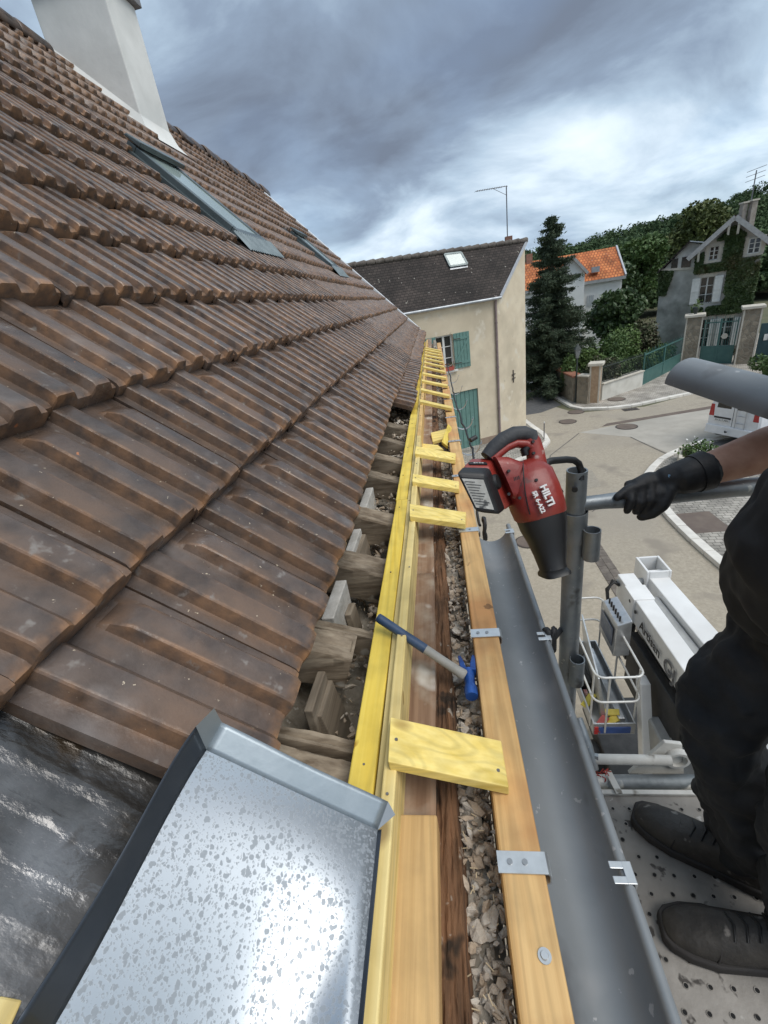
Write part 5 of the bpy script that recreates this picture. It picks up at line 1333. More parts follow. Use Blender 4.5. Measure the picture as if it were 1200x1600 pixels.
# four fingers wrap over the rail, down its far side and under it
for i, (x, ln_) in enumerate(((.400, 1.0), (.4215, 1.08), (.443, 1.04), (.463, .9))):
    prev = None
    for k, a in enumerate((62, 112, 160, 205)):
        a = math.radians(a * (1 if k < 2 else ln_)); rr_ = RR + .0105
        c = rail_pt(x - .006 * k) + Vector((0, -math.cos(a) * rr_ * -1.0, math.sin(a) * rr_))
        if prev is not None: mb.cap(prev, c, .0112 - .0006 * k, .0108 - .0006 * k, 10)
        else: mb.cap(rail_pt(x + .02) + Vector((0, .0, RR + .014)), c, .0135, .0118, 10)
        prev = c
# index finger laid along, pointing to the post
mb.cap(rail_pt(.42) + Vector((0, -.006, RR + .012)), rail_pt(.385) + Vector((0, -.012, RR + .008)), .0135, .0115, 10); mb.cap(rail_pt(.385) + Vector((0, -.012, RR + .008)), rail_pt(.362) + Vector((0, -.018, RR - .004)), .0112, .0095, 10)
# thumb leaves the side of the palm and closes under the near side of the rail
t0 = rail_pt(.474) + Vector((0, -.022, RR + .004)); t1 = rail_pt(.462) + Vector((-.006, -.034, -.006)); t2 = rail_pt(.444) + Vector((-.006, -.030, -.026)); t3 = rail_pt(.425) + Vector((-.006, -.022, -.036))
mb.cap(rail_pt(.492) + Vector((0, -.010, RR + .014)), t0, .020, .016, 10); mb.cap(t0, t1, .016, .0138, 10); mb.cap(t1, t2, .0138, .0125, 10); mb.cap(t2, t3, .0125, .0108, 10)
fused(mb, 'glove', M_glove, per, .0036, 4)
MB().tube([wv + (elR - wrR).normalized() * .004, wv - (elR - wrR).normalized() * .022], [.0435, .0415], 24).obj('glove_cuff', M_glove, per, smooth=50)
lb = rail_pt(.465) + Vector((0, -.030, RR + .036)); text_mesh('9', .009, mat('glove_print', (.22, .42, .62), rough=.6), per, lb, (-1, 0, .2), (0, .3, 1), 'glove_print')
# left glove tucked at the belt
mb = MB(); mb.cap(wrL + (elL - wrL).normalized() * .03, wrL, .040, .038); mb.cap(wrL, wrL + Vector((-.05, .05, -.03)), .036, .030)
for k in range(4):
    b0 = wrL + Vector((-.045 - .004 * k, .065 - .022 * k, -.03 - .006 * k)); b1 = b0 + Vector((-.03, .012, -.035)); mb.cap(b0, b1, .0125, .0115, 10); mb.cap(b1, b1 + Vector((.004, .008, -.03)), .0115, .010, 10)
mb.cap(wrL + Vector((-.015, .03, .01)), wrL + Vector((-.055, .06, .012)), .016, .013, 10); mb.cap(wrL + Vector((-.055, .06, .012)), wrL + Vector((-.085, .062, -.01)), .013, .011, 10)
fused(mb, 'glove', M_glove, per, .0042, 4)
# shoes
def shoe(toe, heel, name='shoe'):
    d = (heel - toe); ln_ = d.length; d.normalize(); sv = Vector((-d.y, d.x, 0)); zf = CAMH - 1.3975
    sec = [(.0, .018, .030), (.015, .034, .046), (.05, .047, .060), (.10, .052, .070), (.15, .046, .088), (.20, .040, .108), (.25, .038, .118), (.29, .032, .115), (.302, .022, .10)]
    rings = []
    for (t, w, h) in sec:
        p = toe + d * (t * ln_ / .3); n = 16; ring = []
        for k in range(n):
            a = 2 * math.pi * k / n; c_, s_ = math.cos(a), math.sin(a)
            e = .75; ring.append(Vector((p.x, p.y, zf + .022)) + sv * (math.copysign(abs(c_) ** e, c_) * w) + Vector((0, 0, (max(s_, 0) ** .9) * (h - .022) - (max(-s_, 0)) * .006)))
        rings.append(ring)
    s0 = MB().loft(rings).obj(name, M_shoe, per, smooth=70); s0.modifiers.new('ss', 'SUBSURF').render_levels = 2
    rings = []
    for (t, w, h) in sec:
        p = toe + d * ((t - .004 + .01 * t) * ln_ / .3); w2 = w + .006
        rings.append([Vector((p.x, p.y, zf)) - sv * w2, Vector((p.x, p.y, zf)) + sv * w2, Vector((p.x, p.y, zf + .026)) + sv * w2, Vector((p.x, p.y, zf + .026)) - sv * w2])
    MB().loft(rings).obj('sole', M_sole, s0, smooth=50, bevel=.004)
    # toe cap seam and laces
    seam = []
    for k in range(15):
        a = math.pi * k / 14; p = toe + d * (.092 * ln_ / .3) ; seam.append(Vector((p.x, p.y, zf + .024)) + sv * (math.cos(a) * .0505) + Vector((0, 0, math.sin(a) * .0455)) - d * (math.sin(a) * -.010))
    MB().tube(seam, .0017, 6).obj('toe_seam', M_sole, s0, smooth=60)
    for k in range(4):
        p = toe + d * ((.125 + .022 * k) * ln_ / .3); z = zf + .078 + .0085 * k
        MB().tube([Vector((p.x, p.y, z - .006)) - sv * .026, Vector((p.x, p.y, z + .006)) + d * .006, Vector((p.x, p.y, z - .006)) + sv * .026], .0024, 7).obj('lace', M_sblk, s0, smooth=60)
    return s0
shoe(Wp(.432, .782, -1.4), Wp(.685, .615, -1.4))
shoe(Wp(.395, .532, -1.4), Wp(.690, .49, -1.4))
for a in (anR, anL):
    MB().cap(a + Vector((.01, 0, .02)), a + Vector((.012, 0, -.03)), .05, .048).obj('sock', M_shirt, per, smooth=60)

# ================================================================== LIFT PARKED BELOW
M_lw = mat('lift_white', (.70, .70, .69), (.80, .80, .79), scale=2.5, rough=.38, rrange=.1, c3=(.66, .655, .64), s3=1.8)
M_lgr = mat('lift_grey', (.33, .33, .32), (.42, .42, .41), scale=6, rough=.55, metal=.3)
M_alu = mat('lift_aluminium', (.46, .47, .48), (.58, .59, .60), scale=12, rough=.38, metal=.8, rrange=.1)
M_dk = mat('lift_black', (.015, .015, .016), (.035, .035, .036), scale=8, rough=.55)
lift = thing('boom_lift', (2.3, 4.4, 0), 'white boom lift with work basket and black and red lettering parked below the scaffold', 'boom lift')
hA = 3.6
def BX(p0, p1, w, z0, z1, name, m, parent=lift, bevel=.012):
    p0 = Vector((p0[0], p0[1], 0)); p1 = Vector((p1[0], p1[1], 0)); d = (p1 - p0).normalized(); s_ = Vector((d.y, -d.x, 0)) * (w / 2)
    z0, z1 = CAMH + z0, CAMH + z1; mb = MB(); u0 = Vector((0, 0, z0)); u1 = Vector((0, 0, z1))
    mb.hexa([p0 - s_ + u0, p0 + s_ + u0, p1 + s_ + u0, p1 - s_ + u0], [p0 - s_ + u1, p0 + s_ + u1, p1 + s_ + u1, p1 - s_ + u1]); return mb.obj(name, m, parent, bevel=bevel)
# upper (lettered) boom and outer boom, both running towards the camera
bA0, bA1 = (2.165, 4.98), (2.20, 1.2)
bmA = BX(bA0, bA1, .20, -3.93, -3.60, 'boom', M_lw)
BX((2.165, 4.70), (2.165, 4.42), .235, -3.95, -3.585, 'boom_collar', M_lw, bmA, .006)
bmB = BX((2.52, 5.05), (2.62, 1.2), .23, -3.92, -3.62, 'boom', M_lw)
BX((2.35, 4.6), (2.42, 1.2), .10, -3.86, -3.70, 'boom_rail', M_lgr, bmB, .004)
hdx = MB(); 
for (x0, x1, y0, y1) in ((2.37, 2.40, 4.86, 5.22), (2.63, 2.66, 4.86, 5.22), (2.40, 2.63, 5.19, 5.22), (2.40, 2.63, 4.86, 4.885)):
    hdx.box(x0, x1, y0, y1, CAMH - 3.95, CAMH - 3.52)
hdx.obj('boom_head', M_lw, lift, bevel=.008)
MB().tube([(2.05, 4.95, CAMH - 3.72), (2.42, 4.95, CAMH - 3.72)], .045, 16).obj('pivot_pin', M_lgr, lift, smooth=50)
for (y, z) in ((4.52, -3.68), (4.36, -3.72), (4.88, -3.70)): MB().tube([(2.058, y, CAMH + z), (2.045, y, CAMH + z)], .022, 12).obj('bolt', M_dk, bmA, smooth=40)
# lettering on the side of the boom that faces the wall
M_tblk = mat('boom_lettering_black', (.02, .02, .022), rough=.5); M_tred = mat('boom_lettering_dark_red', (.10, .012, .016), rough=.5)
sx_ = 2.062; SZ = CAMH - 3.83
text_mesh('Artisan', .17, M_tblk, bmA, (sx_ - .012, 4.22, SZ), (0, -1, 0), (0, 0, 1), 'lettering', .001, .003)
text_mesh('GJ', .25, mat('boom_lettering_grey', (.10, .10, .105), rough=.5), bmA, (sx_ - .002, 3.66, SZ - .05), (0, -1, 0), (0, 0, 1), 'emblem', .001, .004)
text_mesh('COUVREUR', .20, M_tred, bmA, (sx_ + .002, 3.24, SZ - .02), (0, -1, 0), (0, 0, 1), 'lettering', .001, .004)
# lower boom with dark red line, chassis
bmC = BX((2.32, 4.55), (2.36, 1.4), .26, -4.45, -4.02, 'lower_boom', M_lgr)
BX((2.185, 3.95), (2.215, 1.6), .01, -4.22, -4.17, 'red_line', M_tred, bmC, .001)
BX((2.16, 4.9), (2.16, 4.62), .09, -4.75, -3.9, 'hydraulic_strut', M_dk)
BX((2.10, 4.45), (2.12, 3.2), .10, -4.9, -4.1, 'black_column', M_dk)
# cables over the knuckle
kb = Vector((2.0, 4.86, CAMH - 3.86))
for k in range(3):
    MB().tube([kb + Vector((.08, .05 + .03 * k, .12)), kb + Vector((-.02, .02 * k, .22)), kb + Vector((-.10, -.02 * k, .12)), kb + Vector((-.08, -.06, -.15)), kb + Vector((.0, -.10, -.45)), kb + Vector((.02, -.16, -.7))], .018, 8).obj('hose', M_black, lift, smooth=60)
# white outrigger leg and sheet of zinc stowed alongside
mb = MB(); mb.hexa([(1.86, 3.30, CAMH - 5.15), (1.98, 3.30, CAMH - 5.15), (1.98, 3.44, CAMH - 5.15), (1.86, 3.44, CAMH - 5.15)], [(1.90, 3.72, CAMH - 4.2), (2.01, 3.72, CAMH - 4.2), (2.01, 3.86, CAMH - 4.2), (1.90, 3.86, CAMH - 4.2)])
mb.obj('outrigger_leg', M_lw, lift, bevel=.01)
zsht = MB().hexa([Vector((2.13, 4.2, CAMH - 4.55)), Vector((2.20, 4.2, CAMH - 4.55)), Vector((2.46, 3.2, CAMH - 4.55)), Vector((2.06, 3.2, CAMH - 4.55))], [Vector((2.13, 4.2, CAMH - 4.53)), Vector((2.20, 4.2, CAMH - 4.53)), Vector((2.46, 3.2, CAMH - 4.53)), Vector((2.06, 3.2, CAMH - 4.53))])
tag(zsht.obj('metal_sheet', M_galv), 'pale folded metal sheet stowed beside the lower boom of the lift', 'metal sheet')
BX((2.22, 3.16), (2.36, 2.7), .30, -4.75, -4.56, 'battery_box', M_dk)
# chassis and wheels on the street
mb = MB(); mb.box(1.75, 3.3, .6, 5.0, .55, .80); mb.obj('chassis', M_dk, lift, bevel=.02)
mb = MB(); mb.box(1.95, 2.75, 2.3, 3.6, .80, 2.15); mb.obj('turret', M_lgr, lift, bevel=.03)
mb = MB(); mb.box(2.0, 2.7, 1.2, 2.3, .80, 2.6); mb.obj('mast', M_lw, lift, bevel=.03)
for (x, y) in ((1.70, 1.2), (1.70, 4.2), (3.35, 1.2), (3.35, 4.2)):
    w = MB(); w.tube([(x - .1, y, .35), (x + .1, y, .35)], .35, 28); wo = w.obj('wheel', M_black, lift, smooth=40, bevel=.03)
    MB().tube([(x - .11, y, .35), (x + .11, y, .35)], .19, 20).obj('rim', M_alu, wo, smooth=40)
# basket
bz0, bz1 = -4.72, -3.82
b0x, b1x, b0y, b1y = 1.36, 1.80, 3.50, 4.80
bas = part('basket', (1.6, 4.1, CAMH + bz0), lift)
mb = MB(); mb.box(b0x, b1x, b0y, b1y, CAMH + bz0, CAMH + bz0 + .03); mb.obj('floor', M_lgr, bas)
mb = MB()
for (x0, x1, y0, y1) in ((b0x, b0x + .015, b0y, b1y), (b1x - .015, b1x, b0y, b1y), (b0x + .015, b1x - .015, b0y, b0y + .015), (b0x + .015, b1x - .015, b1y - .015, b1y)):
    mb.box(x0, x1, y0, y1, CAMH + bz0 + .03, CAMH + bz0 + .17)
mb.obj('toe_boards', M_alu, bas)
mb = MB(); mb.box(b0x + .06, b1x - .05, b0y - .012, b0y - .002, CAMH + bz0 + .03, CAMH + bz0 + .12); mb.obj('blue_plate', mat('blue_plate', (.03, .07, .22), (.05, .10, .30), rough=.4), bas)
for k in range(4):
    MB().box(b0x + .01 + .012 * 0, b0x + .05, b0y - .012 + 0 * k, b0y - .002, CAMH + bz0 + .02 + .03 * k, CAMH + bz0 + .035 + .03 * k).obj('red_stripe', mat('hazard_red', (.45, .03, .03), rough=.5), bas)
M_rail = mat('basket_rail', (.55, .55, .53), (.66, .66, .64), scale=14, rough=.45, metal=.3)
def rail_loop(pts, r=.0125): 
    return MB().tube(pts, r, 10).obj('rail', M_rail, bas, smooth=60)
def rrect(x0, x1, y0, y1, z, cr=.09, open_=False):
    P = []
    for (cx2, cy2, a0) in ((x1 - cr, y0 + cr, -90), (x1 - cr, y1 - cr, 0), (x0 + cr, y1 - cr, 90), (x0 + cr, y0 + cr, 180)):
        for k in range(5): a = math.radians(a0 + 22.5 * k); P.append((cx2 + cr * math.cos(a), cy2 + cr * math.sin(a), z))
    return P + [P[0]]
rail_loop(rrect(b0x - .02, b1x + .02, b0y - .02, b1y, CAMH + bz1)); rail_loop(rrect(b0x - .02, b1x + .02, b0y - .02, b1y, CAMH + bz1 - .36))
for (x, y) in ((b0x - .01, b0y + .08), (b1x + .01, b0y + .08), (b0x - .01, b1y - .08), (b1x + .01, b1y - .08), (b0x - .01, 4.15), (b1x + .01, 4.15), (b0x + .12, b0y - .01)):
    rail_loop([(x, y, CAMH + bz0 + .05), (x, y, CAMH + bz1)], .011)
# control box
cb_ = MB().hexa([Vector((1.72, 4.05, CAMH - 4.1)), Vector((1.90, 4.05, CAMH - 4.1)), Vector((1.90, 4.55, CAMH - 4.1)), Vector((1.72, 4.55, CAMH - 4.1))], [Vector((1.74, 4.07, CAMH - 3.66)), Vector((1.90, 4.07, CAMH - 3.60)), Vector((1.90, 4.53, CAMH - 3.60)), Vector((1.74, 4.53, CAMH - 3.66))]).obj('control_box', M_alu, lift, bevel=.01)
for k in range(6): MB().tube([(1.79, 4.13 + .065 * k, CAMH - 3.645), (1.79, 4.13 + .065 * k, CAMH - 3.575)], .012, 8).obj('lever', M_black, cb_, smooth=50)
MB().box(1.715, 1.722, 4.12, 4.48, CAMH - 4.0, CAMH - 3.75).obj('control_panel', mat('blue_panel', (.05, .07, .12), (.16, .18, .22), scale=8, rough=.4), cb_)
# tools kept in the basket
for (nm, lb_, cat_, fn) in (('tool_box', 'black tool box on the floor of the lift basket', 'tool box', lambda m_: m_.box(1.40, 1.52, 4.05, 4.35, CAMH + bz0 + .032, CAMH + bz0 + .20)),
                            ('bucket', 'grey bucket at the back of the lift basket', 'bucket', lambda m_: m_.loft([[Vector((1.47 + math.cos(k * .5236) * r, 4.55 + math.sin(k * .5236) * r, CAMH + bz0 + z)) for k in range(12)] for r, z in ((.075, .032), (.10, .26))], True, False)),
                            ('roll_of_tape', 'red and white roll lying at the side of the lift basket', 'roll', lambda m_: m_.tube([(1.40, 3.98, CAMH + bz0 + .09), (1.44, 3.98, CAMH + bz0 + .09)], .055, 16))):
    mb = MB(); fn(mb); tag(mb.obj(nm, {'tool_box': M_dk, 'bucket': M_lgr, 'roll_of_tape': mat('tape_red', (.42, .05, .05), (.6, .55, .52), scale=40, rough=.6)}[nm], smooth=40 if nm != 'tool_box' else None, bevel=.01 if nm == 'tool_box' else 0), lb_, cat_)
# what lies in the basket
zz_b = CAMH + bz0 + .032
mb = MB(); mb.hexa([Vector((1.50, 3.66, zz_b)), Vector((1.56, 3.66, zz_b)), Vector((1.66, 4.62, zz_b)), Vector((1.60, 4.62, zz_b))], [Vector((1.44, 3.70, zz_b + .62)), Vector((1.46, 3.70, zz_b + .62)), Vector((1.56, 4.66, zz_b + .72)), Vector((1.54, 4.66, zz_b + .72))])
tag(mb.obj('metal_sheet', M_galv, bevel=.003), 'shiny folded metal sheet standing on edge in the lift basket', 'metal sheet')
mb = MB(); mb.box(1.66, 1.73, 3.60, 4.70, zz_b, zz_b + .10); tag(mb.obj('metal_profile', M_alu, bevel=.004), 'long grey metal profile lying on the floor of the lift basket', 'profile')
cols = [((.55, .42, .05), (.72, .56, .12), 'crumpled yellow wood off-cut lying flattest in the lift basket'), ((.60, .47, .08), (.75, .60, .15), 'yellow wood off-cut propped across another in the lift basket'), ((.30, .05, .05), (.40, .09, .08), 'dark red cloth bundle beside the yellow off-cuts in the basket'), ((.55, .55, .58), (.68, .68, .7), 'pale plastic bag in the front corner of the lift basket'), ((.60, .5, .06), (.75, .62, .12), 'yellow off-cut standing at the side of the lift basket')]
pos = [(1.57, 3.60, 0), (1.60, 3.70, .03), (1.47, 3.58, 0), (1.41, 3.55, 0), (1.42, 3.86, .05)]
for (c1_, c2_, lb_), (x, y, z) in zip(cols, pos):
    mm = mat('scrap' + lb_[:14], c1_, c2_, scale=12, rough=.7); mb = MB()
    if 'off-cut' in lb_:
        d = Vector((rnd.uniform(.5, 1), rnd.uniform(-1, 1), 0)).normalized() * .10; mb.bar(Vector((x, y, zz_b + z + .02)) - d, Vector((x, y, zz_b + z + .03)) + d + Vector((0, 0, .04)), .08, .022)
    else:
        mb.ell((x, y, zz_b + .035), .055, .045, .036, 12, 8)
    o = mb.obj('scrap_wood' if 'off-cut' in lb_ else ('cloth_bundle' if 'cloth' in lb_ else 'plastic_bag'), mm, None, smooth=50 if 'off-cut' not in lb_ else None)
    if 'off-cut' not in lb_:
        for v in o.data.vertices: v.co *= 1 + .25 * mnoise.noise(v.co * 40)
    tag(o, lb_, 'scrap')
# ================================================================== CREAM HOUSE ACROSS THE STREET
M_cream = mat('cream_render', (.60, .51, .375), (.69, .60, .45), scale=1.6, rough=.92, bump=.2, bscale=40, c3=(.53, .455, .335), s3=.7, specks=[((.46, .39, .285), 5, .68, .07), ((.66, .60, .49), 2.2, .60, .1)])
M_dtile = mat('flat_tile_dark', (.030, .024, .021), (.058, .046, .040), scale=10, rough=.85, bump=.5, bscale=22, specks=[((.22, .20, .17), 7.0, .685, .03), ((.10, .05, .035), 4, .62, .1)])
M_teal = mat('teal_paint', (.105, .21, .185), (.135, .25, .22), scale=5, rough=.65, bump=.1, bscale=30)
M_wfr = mat('white_frame', (.62, .62, .58), (.70, .70, .66), rough=.6)
M_dglass = mat('dark_glass', (.010, .011, .012), (.02, .021, .022), rough=.08, spec=.8)
M_pipe = mat('brown_pipe', (.20, .15, .145), (.27, .21, .20), rough=.6)
def tile_bands(name, c1, c2, joint, rows, cols, vec=None):
    """small plain tiles of a far roof: courses by height"""
    if name in MATS: return MATS[name]
    m = bpy.data.materials.new(name); m.use_nodes = True; t = m.node_tree; p = t.nodes['Principled BSDF']; MATS[name] = m
    tc = N(t, 'ShaderNodeTexCoord'); mp = N(t, 'ShaderNodeMapping'); L(t, tc.outputs['UV'], mp.inputs['Vector'])
    b = N(t, 'ShaderNodeTexBrick'); L(t, mp.outputs[0], b.inputs['Vector']); b.inputs['Scale'].default_value = 1; b.inputs['Brick Width'].default_value = cols; b.inputs['Row Height'].default_value = rows
    b.inputs['Mortar Size'].default_value = rows * .09; b.inputs['Color1'].default_value = (*c1, 1); b.inputs['Color2'].default_value = (*c2, 1); b.inputs['Mortar'].default_value = (*joint, 1); b.inputs['Bias'].default_value = -.1
    n = N(t, 'ShaderNodeTexNoise'); n.inputs['Scale'].default_value = 1.1; n.inputs['Detail'].default_value = 8; L(t, tc.outputs['Object'], n.inputs['Vector'])
    gr = N(t, 'ShaderNodeMapRange'); L(t, n.outputs['Fac'], gr.inputs[0]); gr.inputs[1].default_value = .3; gr.inputs[2].default_value = .7; gr.inputs[3].default_value = .6; gr.inputs[4].default_value = 1.4
    mx = N(t, 'ShaderNodeMixRGB', blend_type='MULTIPLY'); mx.inputs[0].default_value = 1; L(t, b.outputs['Color'], mx.inputs[1]); L(t, gr.outputs[0], mx.inputs[2])
    n2 = N(t, 'ShaderNodeTexNoise'); n2.inputs['Scale'].default_value = 6; n2.inputs['Detail'].default_value = 3; L(t, tc.outputs['Object'], n2.inputs['Vector'])
    mr = N(t, 'ShaderNodeMapRange'); L(t, n2.outputs['Fac'], mr.inputs[0]); mr.inputs[1].default_value = .69; mr.inputs[2].default_value = .71
    m3 = N(t, 'ShaderNodeMixRGB'); L(t, mr.outputs[0], m3.inputs[0]); L(t, mx.outputs[0], m3.inputs[1]); m3.inputs[2].default_value = (.30, .28, .24, 1)
    L(t, m3.outputs[0], p.inputs['Base Color']); p.inputs['Roughness'].default_value = .85
    bp = N(t, 'ShaderNodeBump'); bp.inputs['Strength'].default_value = .7; bp.inputs['Distance'].default_value = .02; L(t, b.outputs['Fac'], bp.inputs['Height']); bp.invert = True; L(t, bp.outputs[0], p.inputs['Normal'])
    return m
def uv_quad(name, a, b, c, d, m, parent, th=.06):
    """roof slab a-b along the eave, d-c along the ridge, with uv in metres"""
    a, b, c, d = map(Vector, (a, b, c, d)); nn = (b - a).cross(d - a).normalized()
    if nn.z < 0: nn = -nn
    mb = MB(); mb.hexa([p - nn * th for p in (a, b, c, d)], [a, b, c, d]); o = mb.obj(name, m, parent)
    me = o.data; uv = me.uv_layers.new(name='UVMap'); u = (b - a).normalized(); org = Vector(WPOS[o.name]); v = nn.cross(u)
    for lp in me.loops:
        p = me.vertices[lp.vertex_index].co + org - a; uv.data[lp.index].uv = (p.dot(u), p.dot(v))
    return o
C0 = Vector((2.675, 20.35, 0)); E0 = Vector((4.13, 22.16, 0)); hd_ = Vector((.9176, .3976, 0)).normalized(); hn = Vector((-hd_.y, hd_.x, 0))
ZE, ZR = 6.36, 8.15
ch_ = thing('cream_house', C0 - hd_ * 6, 'cream rendered house with dark tiled roof and teal shutters at the street corner', 'house')
Lh = 13.0; L0 = C0 - hd_ * Lh; Eb = E0 + hn * 4.2; Lb = L0 + hn * ((Eb - L0).dot(hn))
upz = lambda p, z: Vector((p.x, p.y, z))
def hole_wall(A, d, length, z0, z1, holes, depth, m, parent, name='wall', inward=None):
    """wall face with real openings: strips round each hole, reveals included"""
    xs_ = sorted({0.0, length} | {h[0] for h in holes} | {h[1] for h in holes}); zs_ = sorted({z0, z1} | {h[2] for h in holes} | {h[3] for h in holes})
    mb = MB(); n_ = inward
    for i in range(len(xs_) - 1):
        for j in range(len(zs_) - 1):
            xm = (xs_[i] + xs_[i + 1]) / 2; zm = (zs_[j] + zs_[j + 1]) / 2
            if any(h[0] < xm < h[1] and h[2] < zm < h[3] for h in holes): continue
            p = [upz(A + d * x, z) for x, z in ((xs_[i], zs_[j]), (xs_[i + 1], zs_[j]), (xs_[i + 1], zs_[j + 1]), (xs_[i], zs_[j + 1]))]
            mb.quad(*p)
    for (a, b, c, e) in holes:
        q = [upz(A + d * x, z) for x, z in ((a, c), (b, c), (b, e), (a, e))]; r = [p + n_ * depth for p in q]
        for k in range(4): mb.quad(q[k], q[(k + 1) % 4], r[(k + 1) % 4], r[k])
    o = mb.obj(name, m, parent, recalc=False); bm = bmesh.new(); bm.from_mesh(o.data); bmesh.ops.remove_doubles(bm, verts=bm.verts, dist=.001); bmesh.ops.recalc_face_normals(bm, faces=bm.faces); bm.to_mesh(o.data); bm.free()
    return o
wx0, wx1, wz0, wz1 = Lh - 2.90, Lh - 2.13, 3.72, 5.12
dx0, dx1, dz1 = Lh - 2.55, Lh - 1.10, 2.72
hole_wall(L0, hd_, Lh, 0, ZE, [(wx0, wx1, wz0, wz1), (dx0, dx1, .0, dz1)], .16, M_cream, ch_, inward=hn)
mb = MB(); mb.add([C0, E0, upz(E0, ZR - .03), upz(C0, ZE)], [(0, 1, 2, 3)]); mb.add([E0, Eb, upz(Eb, 5.4), upz(E0, ZR - .03)], [(0, 1, 2, 3)]); mb.add([Eb, Lb, upz(Lb, 5.4), upz(Eb, 5.4)], [(0, 1, 2, 3)])
mb.add([Lb, L0, upz(L0, ZE), upz(L0 + hn * 1.1, ZR - .03), upz(Lb, 5.4)], [(0, 1, 2, 3, 4)]); mb.obj('gable_wall', M_cream, ch_, recalc=False)
M_droof = tile_bands('dark_plain_tiles', (.034, .027, .023), (.060, .047, .040), (.014, .011, .010), .11, .17)
Rl = upz(L0 + hd_ * (2.05) + hn * 1.085, ZR); Rr = upz(E0, ZR) + hd_ * .10
sl = (ZR - ZE) / 1.085
eo = -hn * .10 - Vector((0, 0, .10 * sl))
el, er = upz(L0, ZE) + eo, upz(C0, ZE) + eo + hd_ * .08
rf = uv_quad('roof', el, er, Rr, Rl - hd_ * 2.05, M_droof, ch_, .07)
uv_quad('roof', upz(Eb, 5.45) + hd_ * .1, upz(Lb, 5.45), Rl - hd_ * 2.05, Rr, M_droof, ch_, .07)
M_bargew = mat('pale_verge', (.40, .42, .45), (.50, .52, .55), rough=.7)
mb = MB(); mb.bar(er + hd_ * .03 + Vector((0, 0, .0)), Rr + hd_ * .03, .05, .12); mb.obj('verge', M_bargew, ch_)
MB().tube([el - hn * .06 - Vector((0, 0, .03)), er - hn * .06 - Vector((0, 0, .03)) ], .055, 10).obj('gutter', M_zinc_old, ch_, smooth=60)
M_rdg = mat('ridge_mortar', (.07, .058, .05), (.17, .15, .13), scale=4, rough=.9, bump=.4, bscale=14)
rl = (Rr - (Rl - hd_ * 2.05)); nr = 34
for k in range(nr):
    a = Rr - hd_ * (k * .38); b = a - hd_ * .36
    mb = MB(); mb.tube([a + Vector((0, 0, .0)), a - hd_ * .05 + Vector((0, 0, .01)), b], [.10, .115, .085], 10); mb.obj('ridge_tile', M_rdg, rf, smooth=50)
# downpipe
dp = C0 - hd_ * .12 - hn * .07
MB().tube([upz(dp, ZE - .12) - hn * .06, upz(dp, ZE - .35), upz(dp, ZE - .55), upz(dp, .35)], .05, 12).obj('downpipe', M_pipe, ch_, smooth=50)
for z in (1.6, 3.4, 5.2): MB().tube([upz(dp, z), upz(dp, z + .06)], .062, 12).obj('pipe_clip', M_pipe, ch_, smooth=40)
# wall anchor on the gable
gd_ = (E0 - C0).normalized(); gn = Vector((gd_.y, -gd_.x, 0)); wa = on_v(801.5, 588, C0, gd_) + gn * .02
wr = part('wall_anchor', wa, ch_)
MB().bar(wa - Vector((0, 0, .28)), wa + Vector((0, 0, .28)), .05, .03, up=tuple(gn)).obj('bar', M_iron, wr)
for dz in (-.09, .09): MB().bar(wa - gd_ * .14 + Vector((0, 0, dz)) + gn * .02, wa + gd_ * .14 + Vector((0, 0, dz)) + gn * .02, .04, .03, up=tuple(gn)).obj('cross_bar', M_iron, wr)
# plinth
mb = MB(); mb.bar(upz(L0, .2) - hn * .012, upz(L0 + hd_ * (dx0 - .02), .2) - hn * .012, .03, .4); mb.obj('plinth', mat('plinth', (.26, .19, .14), (.34, .26, .20), scale=4, rough=.9), ch_)
mb = MB(); mb.bar(upz(L0 + hd_ * (dx1 + .02), .2) - hn * .012, upz(C0, .2) - hn * .012, .03, .4); mb.obj('plinth', MATS['plinth'], ch_)
# window
wroot = part('window', upz(L0 + hd_ * wx0, wz0), ch_)
ins = hn * .12
FB = lambda x, z: upz(L0 + hd_ * x, z) + ins
mb = MB()
def fbar(mb, x0, z0, x1, z1, w, dep=.05): mb.bar(FB(x0, z0), FB(x1, z1), w, dep, up=tuple(hn)); return mb
for (x0, z0, x1, z1, w) in ((wx0 + .03, wz0, wx0 + .03, wz1, .06), (wx1 - .03, wz0, wx1 - .03, wz1, .06), (wx0 + .06, wz0 + .03, wx1 - .06, wz0 + .03, .06), (wx0 + .06, wz1 - .03, wx1 - .06, wz1 - .03, .06), ((wx0 + wx1) / 2, wz0 + .06, (wx0 + wx1) / 2, wz1 - .06, .09)):
    MB().bar(FB(x0, z0), FB(x1, z1), w, .05, up=tuple(hn)).obj('frame', M_wfr, wroot)
for zf in (.345, .67):
    z = wz0 + (wz1 - wz0) * zf; MB().bar(FB(wx0 + .06, z) - hn * .002, FB(wx1 - .06, z) - hn * .002, .028, .03, up=tuple(hn)).obj('glazing_bar', M_wfr, wroot)
for s2 in range(2):
    for r in range(3):
        xm0 = (wx0 + .06) if s2 == 0 else (wx0 + wx1) / 2 + .045; xm1 = (wx0 + wx1) / 2 - .045 if s2 == 0 else wx1 - .06
        za = wz0 + .06 + (wz1 - wz0 - .12) * r / 3; zb_ = wz0 + .06 + (wz1 - wz0 - .12) * (r + 1) / 3
        mb = MB(); mb.quad(FB(xm0, za) + hn * .02, FB(xm1, za) + hn * .02, FB(xm1, zb_) + hn * .02, FB(xm0, zb_) + hn * .02); mb.obj('pane', M_dglass, wroot)
